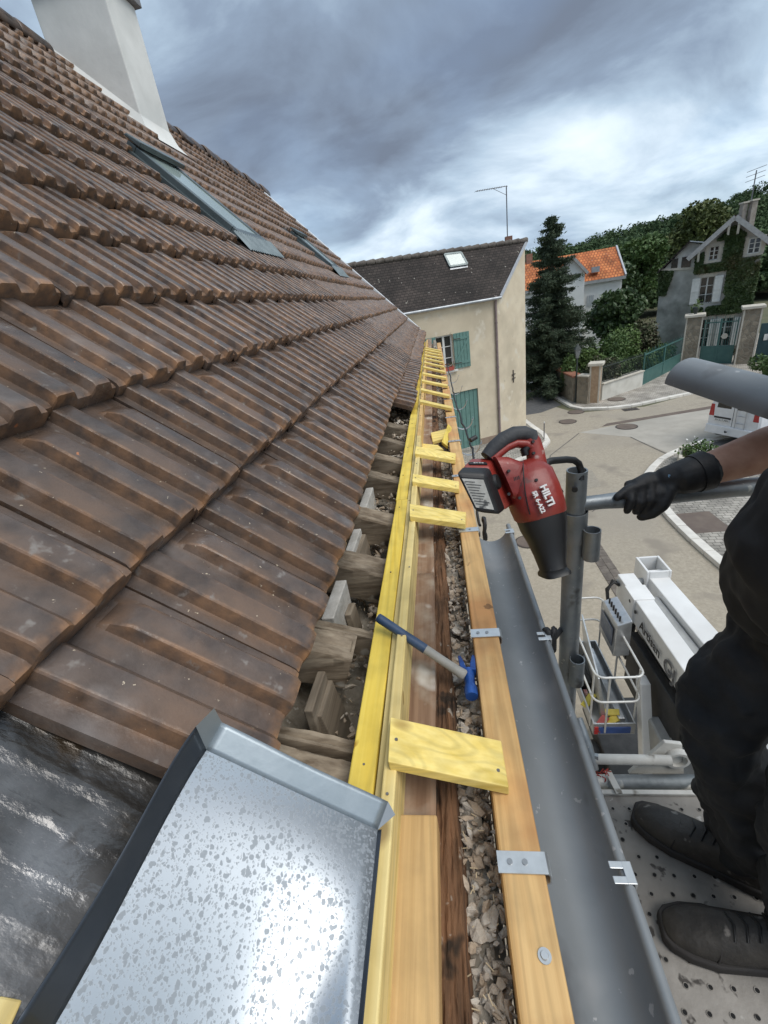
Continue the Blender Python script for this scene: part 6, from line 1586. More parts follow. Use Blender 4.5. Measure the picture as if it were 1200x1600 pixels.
mb = MB(); mb.bar(upz(L0 + hd_ * (wx0 - .08), wz0 - .05) - hn * .05, upz(L0 + hd_ * (wx1 + .10), wz0 - .05) - hn * .05, .14, .08); mb.obj('sill', M_wfr, wroot, bevel=.008)
def shutter(x0, x1):
    sr = part('shutter', upz(L0 + hd_ * x0, wz0), ch_); n = 5
    F2 = lambda x, z, o: upz(L0 + hd_ * x, z) - hn * o
    for k in range(n):
        a = x0 + (x1 - x0) * k / n + .006; b = x0 + (x1 - x0) * (k + 1) / n - .006
        mb = MB(); mb.hexa([F2(a, wz0, .02), F2(b, wz0, .02), F2(b, wz0, .05), F2(a, wz0, .05)], [F2(a, wz1, .02), F2(b, wz1, .02), F2(b, wz1, .05), F2(a, wz1, .05)]); mb.obj('board', M_teal, sr, bevel=.004)
    for z in (wz0 + .22, wz1 - .22): MB().bar(F2(x0 + .03, z, .062), F2(x1 - .03, z, .062), .09, .022, up=tuple(hn)).obj('ledge', M_teal, sr)
    MB().bar(F2(x0 + .06, wz0 + .27, .0615), F2(x1 - .06, wz1 - .27, .0615), .08, .02, up=tuple(hn)).obj('brace', M_teal, sr)
    for z in (wz0 + .22, wz1 - .22): MB().bar(F2(x0 - .01, z, .076), F2(x0 + .3, z, .076), .03, .006, up=tuple(hn)).obj('hinge', M_iron, sr)
shutter(wx1 + .01, wx1 + .74); shutter(wx0 - .75, wx0 - .01)
# flower box
fb = L0 + hd_ * (wx0 + .38) - hn * .09; fbz = wz0 - .005
t = thing('flower_box', upz(fb, fbz), 'red flower box hanging below the open teal-shuttered window', 'flower box')
MB().box(-.30, .30, -.07, .07, 0, .15)
mb = MB(); mb.bar(upz(fb, fbz + .07) - hd_ * .28, upz(fb, fbz + .07) + hd_ * .28, .13, .14); mb.obj('box', mat('box_red', (.36, .06, .045), (.44, .10, .07), rough=.6), t)
rgl = np.random.default_rng(3)
P = np.array([upz(fb + hd_ * rgl.uniform(-.3, .3) + hn * rgl.uniform(-.08, .08), fbz + .14 + rgl.uniform(0, .16)) for _ in range(160)])
leaf_obj('leaves', P[:110], .05, M_leaf_mid, t, rgl); leaf_obj('flowers', P[110:], .05, mat('flower_red', (.55, .04, .04), (.65, .10, .08), rough=.6), t, rgl)
# door
dr = part('door', upz(L0 + hd_ * dx0, 0), ch_); nb = 7
for k in range(nb):
    a = dx0 + (dx1 - dx0) * k / nb + .008; b = dx0 + (dx1 - dx0) * (k + 1) / nb - .008
    mb = MB(); q = lambda x, o: L0 + hd_ * x + hn * o
    mb.hexa([q(a, .06), q(b, .06), q(b, .10), q(a, .10)], [upz(q(a, .06), dz1), upz(q(b, .06), dz1), upz(q(b, .10), dz1), upz(q(a, .10), dz1)]); mb.obj('board', M_teal, dr, bevel=.006)
mb = MB(); mb.quad(L0 + hd_ * dx0 + hn * .11, L0 + hd_ * dx1 + hn * .11, upz(L0 + hd_ * dx1 + hn * .11, dz1), upz(L0 + hd_ * dx0 + hn * .11, dz1)); mb.obj('door_back', M_teal, dr)
mb = MB(); hp_ = L0 + hd_ * (dx1 - .2) + hn * .05; mb.tube([upz(hp_, 1.05), upz(hp_ - hn * .04, 1.05), upz(hp_ - hn * .04 - hd_ * .1, 1.05)], .012, 8); mb.obj('handle', M_iron, dr, smooth=50)
# skylight and antenna
rn = (er - el).cross(Rr - er).normalized()
if rn.z < 0: rn = -rn
def on_cr(x, y, o=.03): r = ray(x, y); return CAM + r * ((el + rn * o - CAM).dot(rn) / r.dot(rn))
q = [on_cr(*p) for p in ((694, 398), (720, 395), (730, 413), (703, 417))]
sk = part('skylight', q[3], ch_)
cq = sum(q, Vector()) / 4
for k in range(4): MB().bar(q[k], q[(k + 1) % 4], .07, .09, up=tuple(rn)).obj('frame', M_frame, sk)
mb = MB(); mb.hexa([p.lerp(cq, .06) for p in q], [p.lerp(cq, .06) + rn * .03 for p in q]); mb.obj('pane', M_sglass, sk)
MB().bar(q[3] - Vector((0, 0, .05)), q[2] - Vector((0, 0, .05)), .14, .02, up=tuple(rn)).obj('apron', M_zinc_old, sk)
a0 = on_v(793, 376, E0 + hn * .3, hd_); a1 = on_v(791, 290, E0 + hn * .3, hd_)
an_ = thing('antenna', a0, 'thin roof antenna mast with a long side boom on the cream house', 'antenna')
M_ant = mat('antenna_metal', (.14, .14, .15), (.2, .2, .21), rough=.5, metal=.6)
MB().tube([a0 - Vector((0, 0, .5)), upz(a0, a1.z)], .022, 8).obj('mast', M_ant, an_, smooth=50)
b0 = on_v(786, 291, E0 + hn * .3, hd_); b1 = on_v(743, 299, E0 + hn * .3, hd_); top = upz(a0, a1.z - .02)
MB().tube([top + (b0 - top) * -.4, top, b1], .012, 6).obj('boom', M_ant, an_, smooth=50)
MB().tube([upz(a0, a1.z - .32), top.lerp(b1, .45)], .008, 6).obj('stay', M_ant, an_, smooth=50)
for k in range(12):
    c = top.lerp(b1, .12 + k * .078); MB().tube([c - hn * .16, c + hn * .16], .006, 5).obj('element', M_ant, an_)
mb = MB(); mb.bar(a0 + hd_ * .05 + Vector((0, 0, -.2)), a0 + hd_ * .05 + Vector((0, 0, .15)), .28, .28); mb.obj('mast_base', mat('base_brick', (.20, .10, .07), (.28, .15, .11), rough=.9), an_)
# bollard on the corner pavement
bp = G(850, 690)
t = thing('bollard', bp, 'thin metal post with a pale tip on the rounded pavement corner', 'bollard')
MB().tube([bp, bp + Vector((0, 0, .85))], .022, 10).obj('post', M_ant, t, smooth=50); MB().ell(bp + Vector((0, 0, .88)), .032, .032, .04, 10, 6).obj('tip', M_wfr, t, smooth=50)

# ================================================================== GARDEN WALLS, GATES
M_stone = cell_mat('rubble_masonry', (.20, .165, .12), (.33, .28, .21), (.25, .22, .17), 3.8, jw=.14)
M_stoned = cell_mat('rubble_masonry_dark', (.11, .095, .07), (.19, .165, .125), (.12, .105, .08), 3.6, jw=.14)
M_quoin = mat('brick_pillar', (.36, .24, .15), (.46, .33, .22), scale=6, rough=.9, bump=.4, bscale=20)
M_dress = mat('dressed_stone', (.50, .46, .39), (.60, .56, .48), scale=3, rough=.9, bump=.3, bscale=18)
M_wwall = mat('white_wall', (.56, .54, .48), (.66, .64, .58), scale=1.5, rough=.9, bump=.2, bscale=20, c3=(.46, .44, .38), s3=.9)
M_cop = mat('red_coping', (.22, .085, .05), (.33, .15, .09), scale=6, rough=.9, bump=.5, bscale=16)
M_gate = mat('gate_teal', (.045, .125, .115), (.065, .155, .14), scale=3, rough=.5)
M_railb = mat('rail_dark', (.03, .04, .038), (.05, .06, .056), rough=.6)
def wall_run(name, a, b, h, th, m, label, cap=None, capm=None, base=.1):
    a = Vector((a[0], a[1], 0)); b = Vector((b[0], b[1], 0)); t = thing(name, a, label, 'wall')
    MB().bar(upz(a, h / 2), upz(b, h / 2), th, h).obj('masonry', m, t)
    if cap:
        n = max(1, int((b - a).length / .42)); d = (b - a) / n
        for k in range(n): MB().bar(upz(a + d * k + d * .02, h + .05), upz(a + d * (k + .98), h + .05), th + .14, cap).obj('coping', capm, t, bevel=.01)
    return t
wl0 = Vector((7.15, 31.5, 0)); wl1 = Vector((7.55, 25.6, 0))
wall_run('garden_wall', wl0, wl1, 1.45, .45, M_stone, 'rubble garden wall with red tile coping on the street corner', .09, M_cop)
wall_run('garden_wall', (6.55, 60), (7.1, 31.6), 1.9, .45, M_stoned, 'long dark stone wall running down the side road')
wall_run('garden_wall', wl1 + Vector((.0, -.2, 0)), (8.0, 25.0), 1.55, .42, M_stone, 'short rubble wall piece beside the brick gate pier', .09, M_dress)
def pier(c, w, h, m, label, capw=.12, band=True, urn=False):
    t = thing('gate_pier', c, label, 'pier'); c = Vector((c[0], c[1], 0)); h_ = h
    ang = math.atan2(.5, .87); R = Matrix.Rotation(-ang * .9, 4, 'Z'); R.translation = c
    MB(R).box(-w / 2, w / 2, -w / 2, w / 2, 0, h_).obj('shaft', m, t)
    if band:
        for sx2 in (-1, 1):
            for sy in (-1, 1):
                MB(R).box(sx2 * w / 2 - (.06 if sx2 > 0 else .02), sx2 * w / 2 + (.02 if sx2 > 0 else .06), sy * w / 2 - (.06 if sy > 0 else .02), sy * w / 2 + (.02 if sy > 0 else .06), 0, h_ - .002).obj('corner_band', M_dress, t)
    MB(R).box(-w / 2 - capw, w / 2 + capw, -w / 2 - capw, w / 2 + capw, h_, h_ + .16).obj('cap', M_dress, t, bevel=.03)
    if urn:
        mb = MB(); z0 = h_ + .16; prof = ((.10, 0), (.07, .06), (.16, .22), (.20, .34), (.17, .40))
        mb.loft([[c + Vector((math.cos(k * .5236) * r, math.sin(k * .5236) * r, z0 + z)) for k in range(12)] for r, z in prof]); mb.obj('urn', M_railb, t, smooth=50)
        rg5 = np.random.default_rng(8); stuff(leaf_obj('plant', np.array(c) + np.array([0, 0, z0 + .5]) + rg5.normal(size=(60, 3)) * .16, .14, M_leaf_light, t, rg5))
    return t
pier((8.32, 25.15), .50, 2.05, M_quoin, 'brick gate pier with stone edges at the end of the white wall')
wA = Vector((8.65, 25.35, 0)); wB = Vector((11.55, 27.4, 0))
ww = wall_run('garden_wall', wA, wB, .95, .3, M_wwall, 'low white wall carrying a wrought iron railing', .06, M_dress)
wdir = (wB - wA).normalized()
rl_ = thing('railing', upz(wA, 1.0), 'dark wrought iron railing on top of the low white wall', 'railing')
for z in (1.06, 1.85): MB().bar(upz(wA, z), upz(wB, z), .03, .03).obj('rail', M_railb, rl_)
nbar = 30
for k in range(nbar + 1):
    p = wA.lerp(wB, k / nbar); MB().tube([upz(p, 1.02), upz(p, 1.98)], .013, 5).obj('bar', M_railb, rl_)
p_ = on_v(992, 591, wA, wdir); MB().bar(p_ - wdir * .1 - Vector((0, 0, 0)), p_ + wdir * .1, .012, .1).obj('name_plate', M_dress, ww)
def gate(a, b, h, label, solid=.45, bars=18, leafs=2, arch=False):
    a = Vector((a[0], a[1], 0)); b = Vector((b[0], b[1], 0)); d = (b - a); ln_ = d.length; d.normalize(); t = thing('gate', a, label, 'gate'); nrm = Vector((d.y, -d.x, 0))
    for l in range(leafs):
        a2 = a + d * (ln_ * l / leafs + .03); b2 = a + d * (ln_ * (l + 1) / leafs - .03); hs = h * solid
        MB().bar(upz(a2, .12 + (hs - .12) / 2), upz(b2, .12 + (hs - .12) / 2), .02, hs - .12).obj('panel', M_gate, t)
        for z in (.14, hs, h * .93): MB().bar(upz(a2, z), upz(b2, z), .055, .06).obj('rail', M_gate, t)
        for q in (a2, b2): MB().bar(upz(q, .1), upz(q, h), .06, .06, up=tuple(nrm)).obj('stile', M_gate, t)
        n = bars // leafs
        for k in range(1, n):
            q = a2.lerp(b2, k / n); top_ = h * (1.0 + (.05 if k % 2 else 0)); MB().tube([upz(q, hs), upz(q, top_)], .014, 5).obj('bar', M_gate, t)
    return t
g1a, g1b = Vector((11.7, 27.55, 0)), Vector((15.75, 31.7, 0))
gate(g1a, g1b, 1.95, 'green double gate with barred upper half beside the white wall', bars=28)
pier((16.25, 31.75), .85, 3.0, M_stone, 'tall stone gate pier with planted urn on top', urn=True)
gate((16.75, 31.5), (18.1, 30.45), 2.75, 'ornate teal gate between the two tall stone piers', solid=.42, bars=14)
gd2 = (Vector((18.1, 30.45, 0)) - Vector((16.75, 31.5, 0))).normalized()
pc = Vector((16.75, 31.5, 0)) + gd2 * 1.15 + Vector((-.06, -.06, 1.75)); t = thing('house_plate', pc, 'small round pale plate hung on the ornate teal gate', 'plate')
MB().tube([pc, pc + Vector((-.02, -.03, 0))], .16, 16).obj('disc', M_dress, t, smooth=40)
pier((18.55, 30.15), .85, 3.2, M_stone, 'tall stone gate pier beside the narrow blue-green door')
fd0, fd1 = Vector((19.05, 29.95, 0)), Vector((19.65, 29.65, 0))
t = thing('side_door', fd0, 'narrow blue-green door in the wall beside the tall pier', 'door'); MB().bar(upz(fd0, 1.15), upz(fd1, 1.15), .06, 2.3).obj('leaf', mat('door_blue', (.03, .075, .085), (.045, .095, .105), rough=.6), t)
cc = fd0.lerp(fd1, .5) + Vector((-.03, -.06, 1.5)); MB().box(cc.x - .12, cc.x + .12, cc.y - .01, cc.y, 1.35, 1.7).obj('notice', M_wfr, t)
MB().tube([fd1 + Vector((-.1, -.04, 1.05)), fd1 + Vector((-.1, -.1, 1.05))], .03, 8).obj('knob', M_iron, t, smooth=40)
wall_run('garden_wall', (19.75, 29.62), (26, 27.2), 2.6, .4, M_wwall, 'white rendered wall to the right of the blue-green door')
# street lamp
lp = Vector((7.45, 25.55, 0)); lz = on_y(897, 545, lp.y).z
t = thing('street_lamp', upz(lp, .1), 'dark lantern street lamp standing against the rubble wall corner', 'street lamp')
MB().tube([upz(lp, .05), upz(lp, .6), upz(lp, lz - .5)], [.07, .05, .04], 10).obj('post', M_railb, t, smooth=50)
MB().loft([[lp + Vector((math.cos(k * math.pi / 2 + .78) * r, math.sin(k * math.pi / 2 + .78) * r, lz + z)) for k in range(4)] for r, z in ((.09, -.5), (.19, -.05))]).obj('lantern', mat('lantern_glass', (.16, .17, .17), (.25, .26, .26), rough=.2), t)
MB().loft([[lp + Vector((math.cos(k * math.pi / 2 + .78) * r, math.sin(k * math.pi / 2 + .78) * r, lz + z)) for k in range(4)] for r, z in ((.22, -.05), (.08, .14), (.02, .22))]).obj('lantern_roof', M_railb, t)

# ================================================================== IVY HOUSE
Q = Vector((17.79, 34.0, 0)); tv_ = Vector((.87, -.49, 0)).normalized(); inn = Vector((-tv_.y, tv_.x, 0))
IV = lambda x, y, o=0.0: on_v(x, y, Q - inn * o, tv_)
ih = thing('ivy_house', Q, 'tall house with ivy-covered gable, white shutters and overhanging eaves', 'house')
apx = IV(1150, 336); lef = IV(1076, 402); 
sL = (lef - Q).dot(tv_); sA = (apx - Q).dot(tv_); sRt = 2 * sA - sL
zA = apx.z; zL = lef.z
IP = lambda s, z, o=0.0: upz(Q + tv_ * s, z) - inn * o
wl_s = sL + .55; wr_s = sRt - .55
slope = (zA - zL) / (sA - sL)
M_ihw = mat('ivy_house_wall', (.46, .44, .40), (.58, .56, .51), scale=2, rough=.9, bump=.3, bscale=16)
def rng_of(p): q = p - Q; return q.dot(tv_), p.z
wins = []     # s0,s1,z0,z1, shutters
for (xa, ya, xb, yb) in ((1110, 386, 1121, 405), (1172, 373, 1186, 394)):
    a = rng_of(IV(xa, ya)); b = rng_of(IV(xb, yb)); wins.append((a[0], b[0], b[1], a[1], False))
a = rng_of(IV(1097, 434)); b = rng_of(IV(1108, 473)); wins.append((a[0] - .05, b[0] + .1, b[1], a[1], True))
a = rng_of(IV(1093, 500)); b = rng_of(IV(1103, 545)); wins.append((a[0], b[0] + .15, .7, a[1], True))
a = rng_of(IV(1120, 498)); wins.append((a[0] + .1, a[0] + .9, .7, a[1], True))
ztop = zA - .1
A = IP(wl_s, 0); A.z = 0
zsh = zA - (sA - wl_s) * slope - .1
hole_wall(A, tv_, wr_s - wl_s, 0, zsh, [(w[0] - wl_s, w[1] - wl_s, w[2], w[3]) for w in wins if w[3] < zsh], .22, M_ihw, ih, inward=inn)
up_w = [w for w in wins if w[3] >= zsh]
mb = MB(); mb.prism([IP(wl_s, zsh), IP(wr_s, zsh), IP(sA, zA - .12)], inn * .12); mb.obj('gable_wall', M_ihw, ih)
mb = MB(); mb.add([IP(wl_s, 0), IP(wl_s, zsh), IP(wl_s, zsh) + inn * 9, IP(wl_s, 0) + inn * 9], [(0, 1, 2, 3)]); mb.add([IP(wr_s, 0), IP(wr_s, zsh), IP(wr_s, zsh) + inn * 9, IP(wr_s, 0) + inn * 9], [(0, 1, 2, 3)]); mb.add([IP(wl_s, 0) + inn * 9, IP(wr_s, 0) + inn * 9, IP(wr_s, zsh) + inn * 9, IP(sA, zA - .12) + inn * 9, IP(wl_s, zsh) + inn * 9], [(0, 1, 2, 3, 4)]); mb.obj('wall', M_ihw, ih)
M_br_t = tile_bands('brown_plain_tiles', (.085, .05, .04), (.13, .08, .06), (.03, .02, .016), .12, .18)
ov = inn * -.75
uv_quad('roof', IP(sL, zL) + ov, IP(sL, zL) + inn * 9.3, IP(sA, zA) + inn * 9.3, IP(sA, zA) + ov, M_br_t, ih, .10)
uv_quad('roof', IP(sRt, zL) + inn * 9.3, IP(sRt, zL) + ov, IP(sA, zA) + ov, IP(sA, zA) + inn * 9.3, M_br_t, ih, .10)
M_barge = mat('grey_bargeboard', (.30, .30, .295), (.40, .40, .39), scale=5, rough=.7)
for s_e in (sL, sRt): MB().bar(IP(s_e, zL - .12) + ov * 1.02, IP(sA, zA - .12) + ov * 1.02, .05, .26).obj('bargeboard', M_barge, ih)
for s_e in (sL + .55, sL + 1.9, sRt - 1.9):
    z_ = zA - abs(sA - s_e) * slope - .25
    MB().bar(IP(s_e, z_) + ov * .95, IP(s_e, z_), .14, .16).obj('eave_bracket', M_wfr, ih); MB().bar(IP(s_e, z_ - .08) + ov * .8, IP(s_e, z_ - .75) + ov * .05, .12, .12).obj('eave_strut', M_wfr, ih)
def small_window(w, k):
    s0, s1, z0, z1, sh = w; wr_ = part('window', IP(s0, z0), ih); o = .03 if z1 >= zsh else -.16
    mb = MB(); mb.quad(IP(s0, z0, o - .02), IP(s1, z0, o - .02), IP(s1, z1, o - .02), IP(s0, z1, o - .02)); mb.obj('pane', M_dglass, wr_)
    fw_ = .07
    for (a_, b_, c_, d_) in ((s0, z0, s0, z1), (s1, z0, s1, z1), (s0, z0, s1, z0), (s0, z1, s1, z1), ((s0 + s1) / 2, z0, (s0 + s1) / 2, z1)):
        MB().bar(IP(a_, b_, o + .01), IP(c_, d_, o + .01), fw_, .05, up=tuple(inn)).obj('frame', M_wfr, wr_)
    for r in range(1, 3):
        z = z0 + (z1 - z0) * r / 3; MB().bar(IP(s0, z, o + .012), IP(s1, z, o + .012), .035, .03, up=tuple(inn)).obj('glazing_bar', M_wfr, wr_)
    if not sh:
        for (a_, b_, c_, d_) in ((s0 - .12, z0 - .05, s0 - .12, z1 + .1), (s1 + .12, z0 - .05, s1 + .12, z1 + .1)): MB().bar(IP(a_, b_, .03), IP(c_, d_, .03), .22, .06, up=tuple(inn)).obj('stone_surround', M_dress, wr_)
        MB().bar(IP(s0 - .2, z0 - .09, .06), IP(s1 + .2, z0 - .09, .06), .12, .14, up=tuple(inn)).obj('sill', M_dress, wr_)
    else:
        MB().bar(IP(s0 - .1, z1 + .13, .04), IP(s1 + .1, z1 + .13, .04), .24, .08, up=tuple(inn)).obj('lintel', M_dress, wr_)
        for (c_, sg) in ((s0, -1), (s1, 1)):
            sh_r = part('shutter', IP(c_, z0), ih); wsh = max(.45, (s1 - s0) * .55)
            x0, x1 = sorted((c_ + sg * .02, c_ + sg * wsh))
            mb = MB(); mb.hexa([IP(x0, z0, .10), IP(x1, z0, .10), IP(x1, z0, .14), IP(x0, z0, .14)], [IP(x0, z1, .10), IP(x1, z1, .10), IP(x1, z1, .14), IP(x0, z1, .14)]); mb.obj('leaf', M_wfr, sh_r)
            for zc_ in (z0 + .08, (z0 + z1) / 2, z1 - .08): MB().bar(IP(x0, zc_, .15), IP(x1, zc_, .15), .09, .03, up=tuple(inn)).obj('rail', M_wfr, sh_r)
        mb = MB(); 
        for k in range(7): MB().bar(IP(s0 + (s1 - s0) * k / 6, z0, .06), IP(s0 + (s1 - s0) * k / 6, z0 + .45, .06), .018, .018).obj('balcony_bar', M_railb, wr_)
        MB().bar(IP(s0, z0 + .46, .06), IP(s1, z0 + .46, .06), .03, .03).obj('balcony_rail', M_railb, wr_)
for k, w in enumerate(wins): small_window(w, k)
M_oldch = mat('old_chimney', (.24, .21, .175), (.36, .33, .29), scale=5, rough=.9)
# chimneys
for (px_, py_, w_) in ((1163, 318, .26), (1178, 314, .30)):
    c = IV(px_, py_, -1.2); cz_ = c.z
    chh = MB(); chh.box(c.x - w_ / 2, c.x + w_ / 2, c.y - .18, c.y + .18, zA - 1.2, cz_); co_ = chh.obj('chimney', M_oldch, ih)
    MB().box(c.x - w_ / 2 - .05, c.x + w_ / 2 + .05, c.y - .23, c.y + .23, cz_, cz_ + .08).obj('chimney_cap', M_dress, co_)
a0_ = IV(1174, 312, -1.2); a1_ = IV(1173, 268, -1.2)
t = thing('antenna', a0_, 'small roof antenna above the ivy house chimneys', 'antenna'); MB().tube([a0_, upz(a0_, a1_.z)], .03, 6).obj('mast', M_ant, t)
for dz in (.0, -.25, -.5): MB().tube([upz(a0_, a1_.z + dz) - tv_ * .45, upz(a0_, a1_.z + dz) + tv_ * .45 + Vector((0, 0, .15))], .014, 5).obj('element', M_ant, t)
# ivy leaves over the gable
M_ivy = mat('ivy_leaf', (.030, .056, .018), (.065, .100, .030), scale=.35, rough=.5, attr_rnd=(.05, .08, .024), c3=(.12, .055, .028), s3=.42)
rgi = np.random.default_rng(21); P = []
def covered(s, z):
    for (s0, s1, z0, z1, sh) in wins:
        m_ = .62 if sh else .30; 
        if s0 - m_ < s < s1 + m_ and z0 - .25 < z < z1 + .3: return False
    if z > zA - abs(sA - s) * slope - .55: return False
    nz = mnoise.noise(Vector((s * .55, z * .55, 4))) + .5 * mnoise.noise(Vector((s * 1.7, z * 1.7, 9)))
    lim = -.46 + (.28 if s < sL + 1.4 else 0) + (.25 if z > zsh + .5 else 0) + (.9 if z < 2.3 and s < sL + 3.2 else 0)
    return nz > lim
while len(P) < 15000:
    s = rgi.uniform(wl_s - .1, wr_s); z = rgi.uniform(.3, zA)
    if covered(s, z):
        b = .10 + .18 * max(0, mnoise.noise(Vector((s * 1.3, z * 1.3, 2)))) + rgi.random() * .14; P.append(IP(s, z, b))
P = np.array([tuple(p) for p in P]); leaf_obj('ivy', P, .20, M_ivy, ih, rgi, nrm=np.array(-inn) + np.array([0, 0, .5]), aspect=.85)
# older outbuilding with lean roof on its left
M_oldw = mat('weathered_render', (.42, .41, .38), (.62, .61, .57), scale=1.4, rough=.95, bump=.3, bscale=12, c3=(.26, .26, .235), s3=.8)
oq = Q + inn * 1.5; OB = lambda x, y, o=0.0: on_v(x, y, oq - inn * o, tv_)
ob = thing('outbuilding', oq, 'weathered grey outbuilding with slanting roof tucked against the ivy house', 'building')
p1, p2, p3, p4 = OB(1031, 425), OB(1078, 376), OB(1100, 380), OB(1100, 560)
pb = OB(1040, 560); mb = MB(); mb.prism([upz(p1 + tv_ * .1, 0), upz(p4, 0), p3 - Vector((0, 0, .1)), p2 - Vector((0, 0, .1)), p1 + tv_ * .1], inn * 5); mb.obj('wall', M_oldw, ob)
uv_quad('roof', p1 - inn * .3 - tv_ * .15, p1 + inn * 5 - tv_ * .15, p2 + inn * 5, p2 - inn * .3, M_droof, ob, .08)
uv_quad('roof', p2 - inn * .3, p2 + inn * 5, p3 + inn * 5 + tv_ * .3, p3 - inn * .3 + tv_ * .3, mat('pale_sheet', (.42, .45, .48), (.52, .55, .58), rough=.5), ob, .06)
for (xa, ya, xb, yb) in ((1050, 405, 1058, 419), (1066, 402, 1078, 418)):
    a, b = OB(xa, ya, .05), OB(xb, yb, .05); mb = MB(); mb.hexa([upz(a, b.z), b, b - inn * .03, upz(a, b.z) - inn * .03], [a, upz(b, a.z), upz(b, a.z) - inn * .03, a - inn * .03]); mb.obj('window', M_dglass, ob)
a, b = OB(1030, 422, .04), OB(1085, 419, .04); MB().bar(a, b, .12, .14).obj('string_course', M_dress, ob)
P = []
while len(P) < 1500:
    x = rgi.uniform(1029, 1052); y = rgi.uniform(424, 462)
    if (x - 1029) + (y - 424) * .35 < 24: P.append(OB(x, y, .08 + rgi.random() * .1))
leaf_obj('ivy', np.array([tuple(p) for p in P]), .18, M_ivy, ob, rgi, nrm=np.array(-inn))

# ================================================================== ORANGE-ROOFED HOUSE
M_wh = mat('white_house_wall', (.74, .73, .70), (.82, .81, .78), scale=1.5, rough=.9)
M_or = tile_bands('orange_tiles', (.46, .14, .045), (.60, .22, .075), (.26, .075, .028), .33, .24)
t0_ = Vector((.985, -.17, 0)).normalized(); n0 = Vector((-t0_.y, t0_.x, 0)); q0 = Vector((12.4, 42.0, 0))
OR = lambda x, y, o=0.0: on_v(x, y, q0 - n0 * o, t0_)
oh = thing('orange_roof_house', q0, 'white house with bright orange tiled roof behind the garden trees', 'house')
eR = OR(978, 430); eL = upz(eR - t0_ * 11.5, eR.z); rRp = OR(963, 385, -3.2); rL = upz(rRp - t0_ * 10.6, rRp.z)
mb = MB(); a = upz(eL, 0) + n0 * .25; b = upz(eR, 0) + n0 * .25 - t0_ * .2
mb.hexa([a, b, b + n0 * 6.2, a + n0 * 6.2], [upz(a, eR.z + .05), upz(b, eR.z + .05), upz(b + n0 * 6.2, eR.z + .05), upz(a + n0 * 6.2, eR.z + .05)]); mb.obj('wall', M_wh, oh)
mb = MB(); mb.prism([upz(b, eR.z), upz(b + n0 * 6.2, eR.z), upz(b + n0 * 3.1, rRp.z - .1)], -t0_ * .2); mb.obj('gable', M_wh, oh)
uv_quad('roof', eL, eR, rRp, rL, M_or, oh, .1); uv_quad('roof', upz(eR, eR.z) + n0 * 6.8, upz(eL, eR.z) + n0 * 6.8, rL, rRp, M_or, oh, .1)
MB().bar(eR + Vector((0, 0, .02)), rRp + Vector((0, 0, .03)), .12, .16).obj('verge', M_bargew, oh)
MB().bar(eL - n0 * .08 - Vector((0, 0, .12)), eR - n0 * .08 - Vector((0, 0, .12)), .10, .22).obj('eave_board', M_barge, oh)
# cross gable
gA = OR(893, 401, .4); gl_ = OR(871, 432, .4); gr_ = OR(914, 425, .4)
mb = MB(); mb.prism([upz(gl_, 0), upz(gr_, 0), gr_, gA, gl_], n0 * 3.2); mb.obj('cross_gable', M_wh, oh)
uv_quad('roof', gr_ + t0_ * .2 - n0 * .25 - Vector((0, 0, .1)), gr_ + t0_ * .2 + n0 * 3 - Vector((0, 0, .1)), gA + n0 * 3 + Vector((0, 0, .08)), gA - n0 * .25 + Vector((0, 0, .08)), M_or, oh, .12)
uv_quad('roof', gl_ - t0_ * .2 + n0 * 3 - Vector((0, 0, .1)), gl_ - t0_ * .2 - n0 * .25 - Vector((0, 0, .1)), gA - n0 * .25 + Vector((0, 0, .08)), gA + n0 * 3 + Vector((0, 0, .08)), M_or, oh, .12)
for s_, p_ in ((1, gr_), (-1, gl_)): MB().bar(p_ + t0_ * .2 * s_ - n0 * .28 - Vector((0, 0, .12)), gA - n0 * .28 + Vector((0, 0, .04)), .06, .2).obj('bargeboard', M_barge, oh)
vq = OR(930, 421, -.5); MB().bar(vq - t0_ * .3, vq + t0_ * .3, .5, .4).obj('roof_vent', M_zinc_old, oh)
MB().bar(upz(rRp - t0_ * 7.0, rRp.z - .2), upz(rRp - t0_ * 7.0, rRp.z + .6), .5, .5).obj('chimney', mat('base_brick2', (.24, .12, .08), (.32, .18, .13), rough=.9), oh)
for (xa, ya, xb, yb) in ((918, 462, 926, 478), (886, 455, 893, 470)):
    a, b = OR(xa, ya, -.2), OR(xb, yb, -.2); w_ = part('window', b, oh)
    mb = MB(); mb.quad(upz(a, b.z), b, upz(b, a.z), a); mb.obj('pane', M_wfr, w_)
    for k in range(4): MB().bar(a.lerp(upz(b, a.z), k / 3) - n0 * .03, upz(a, b.z).lerp(b, k / 3) - n0 * .03, .06, .04, up=tuple(n0)).obj('frame', M_bargew, w_)

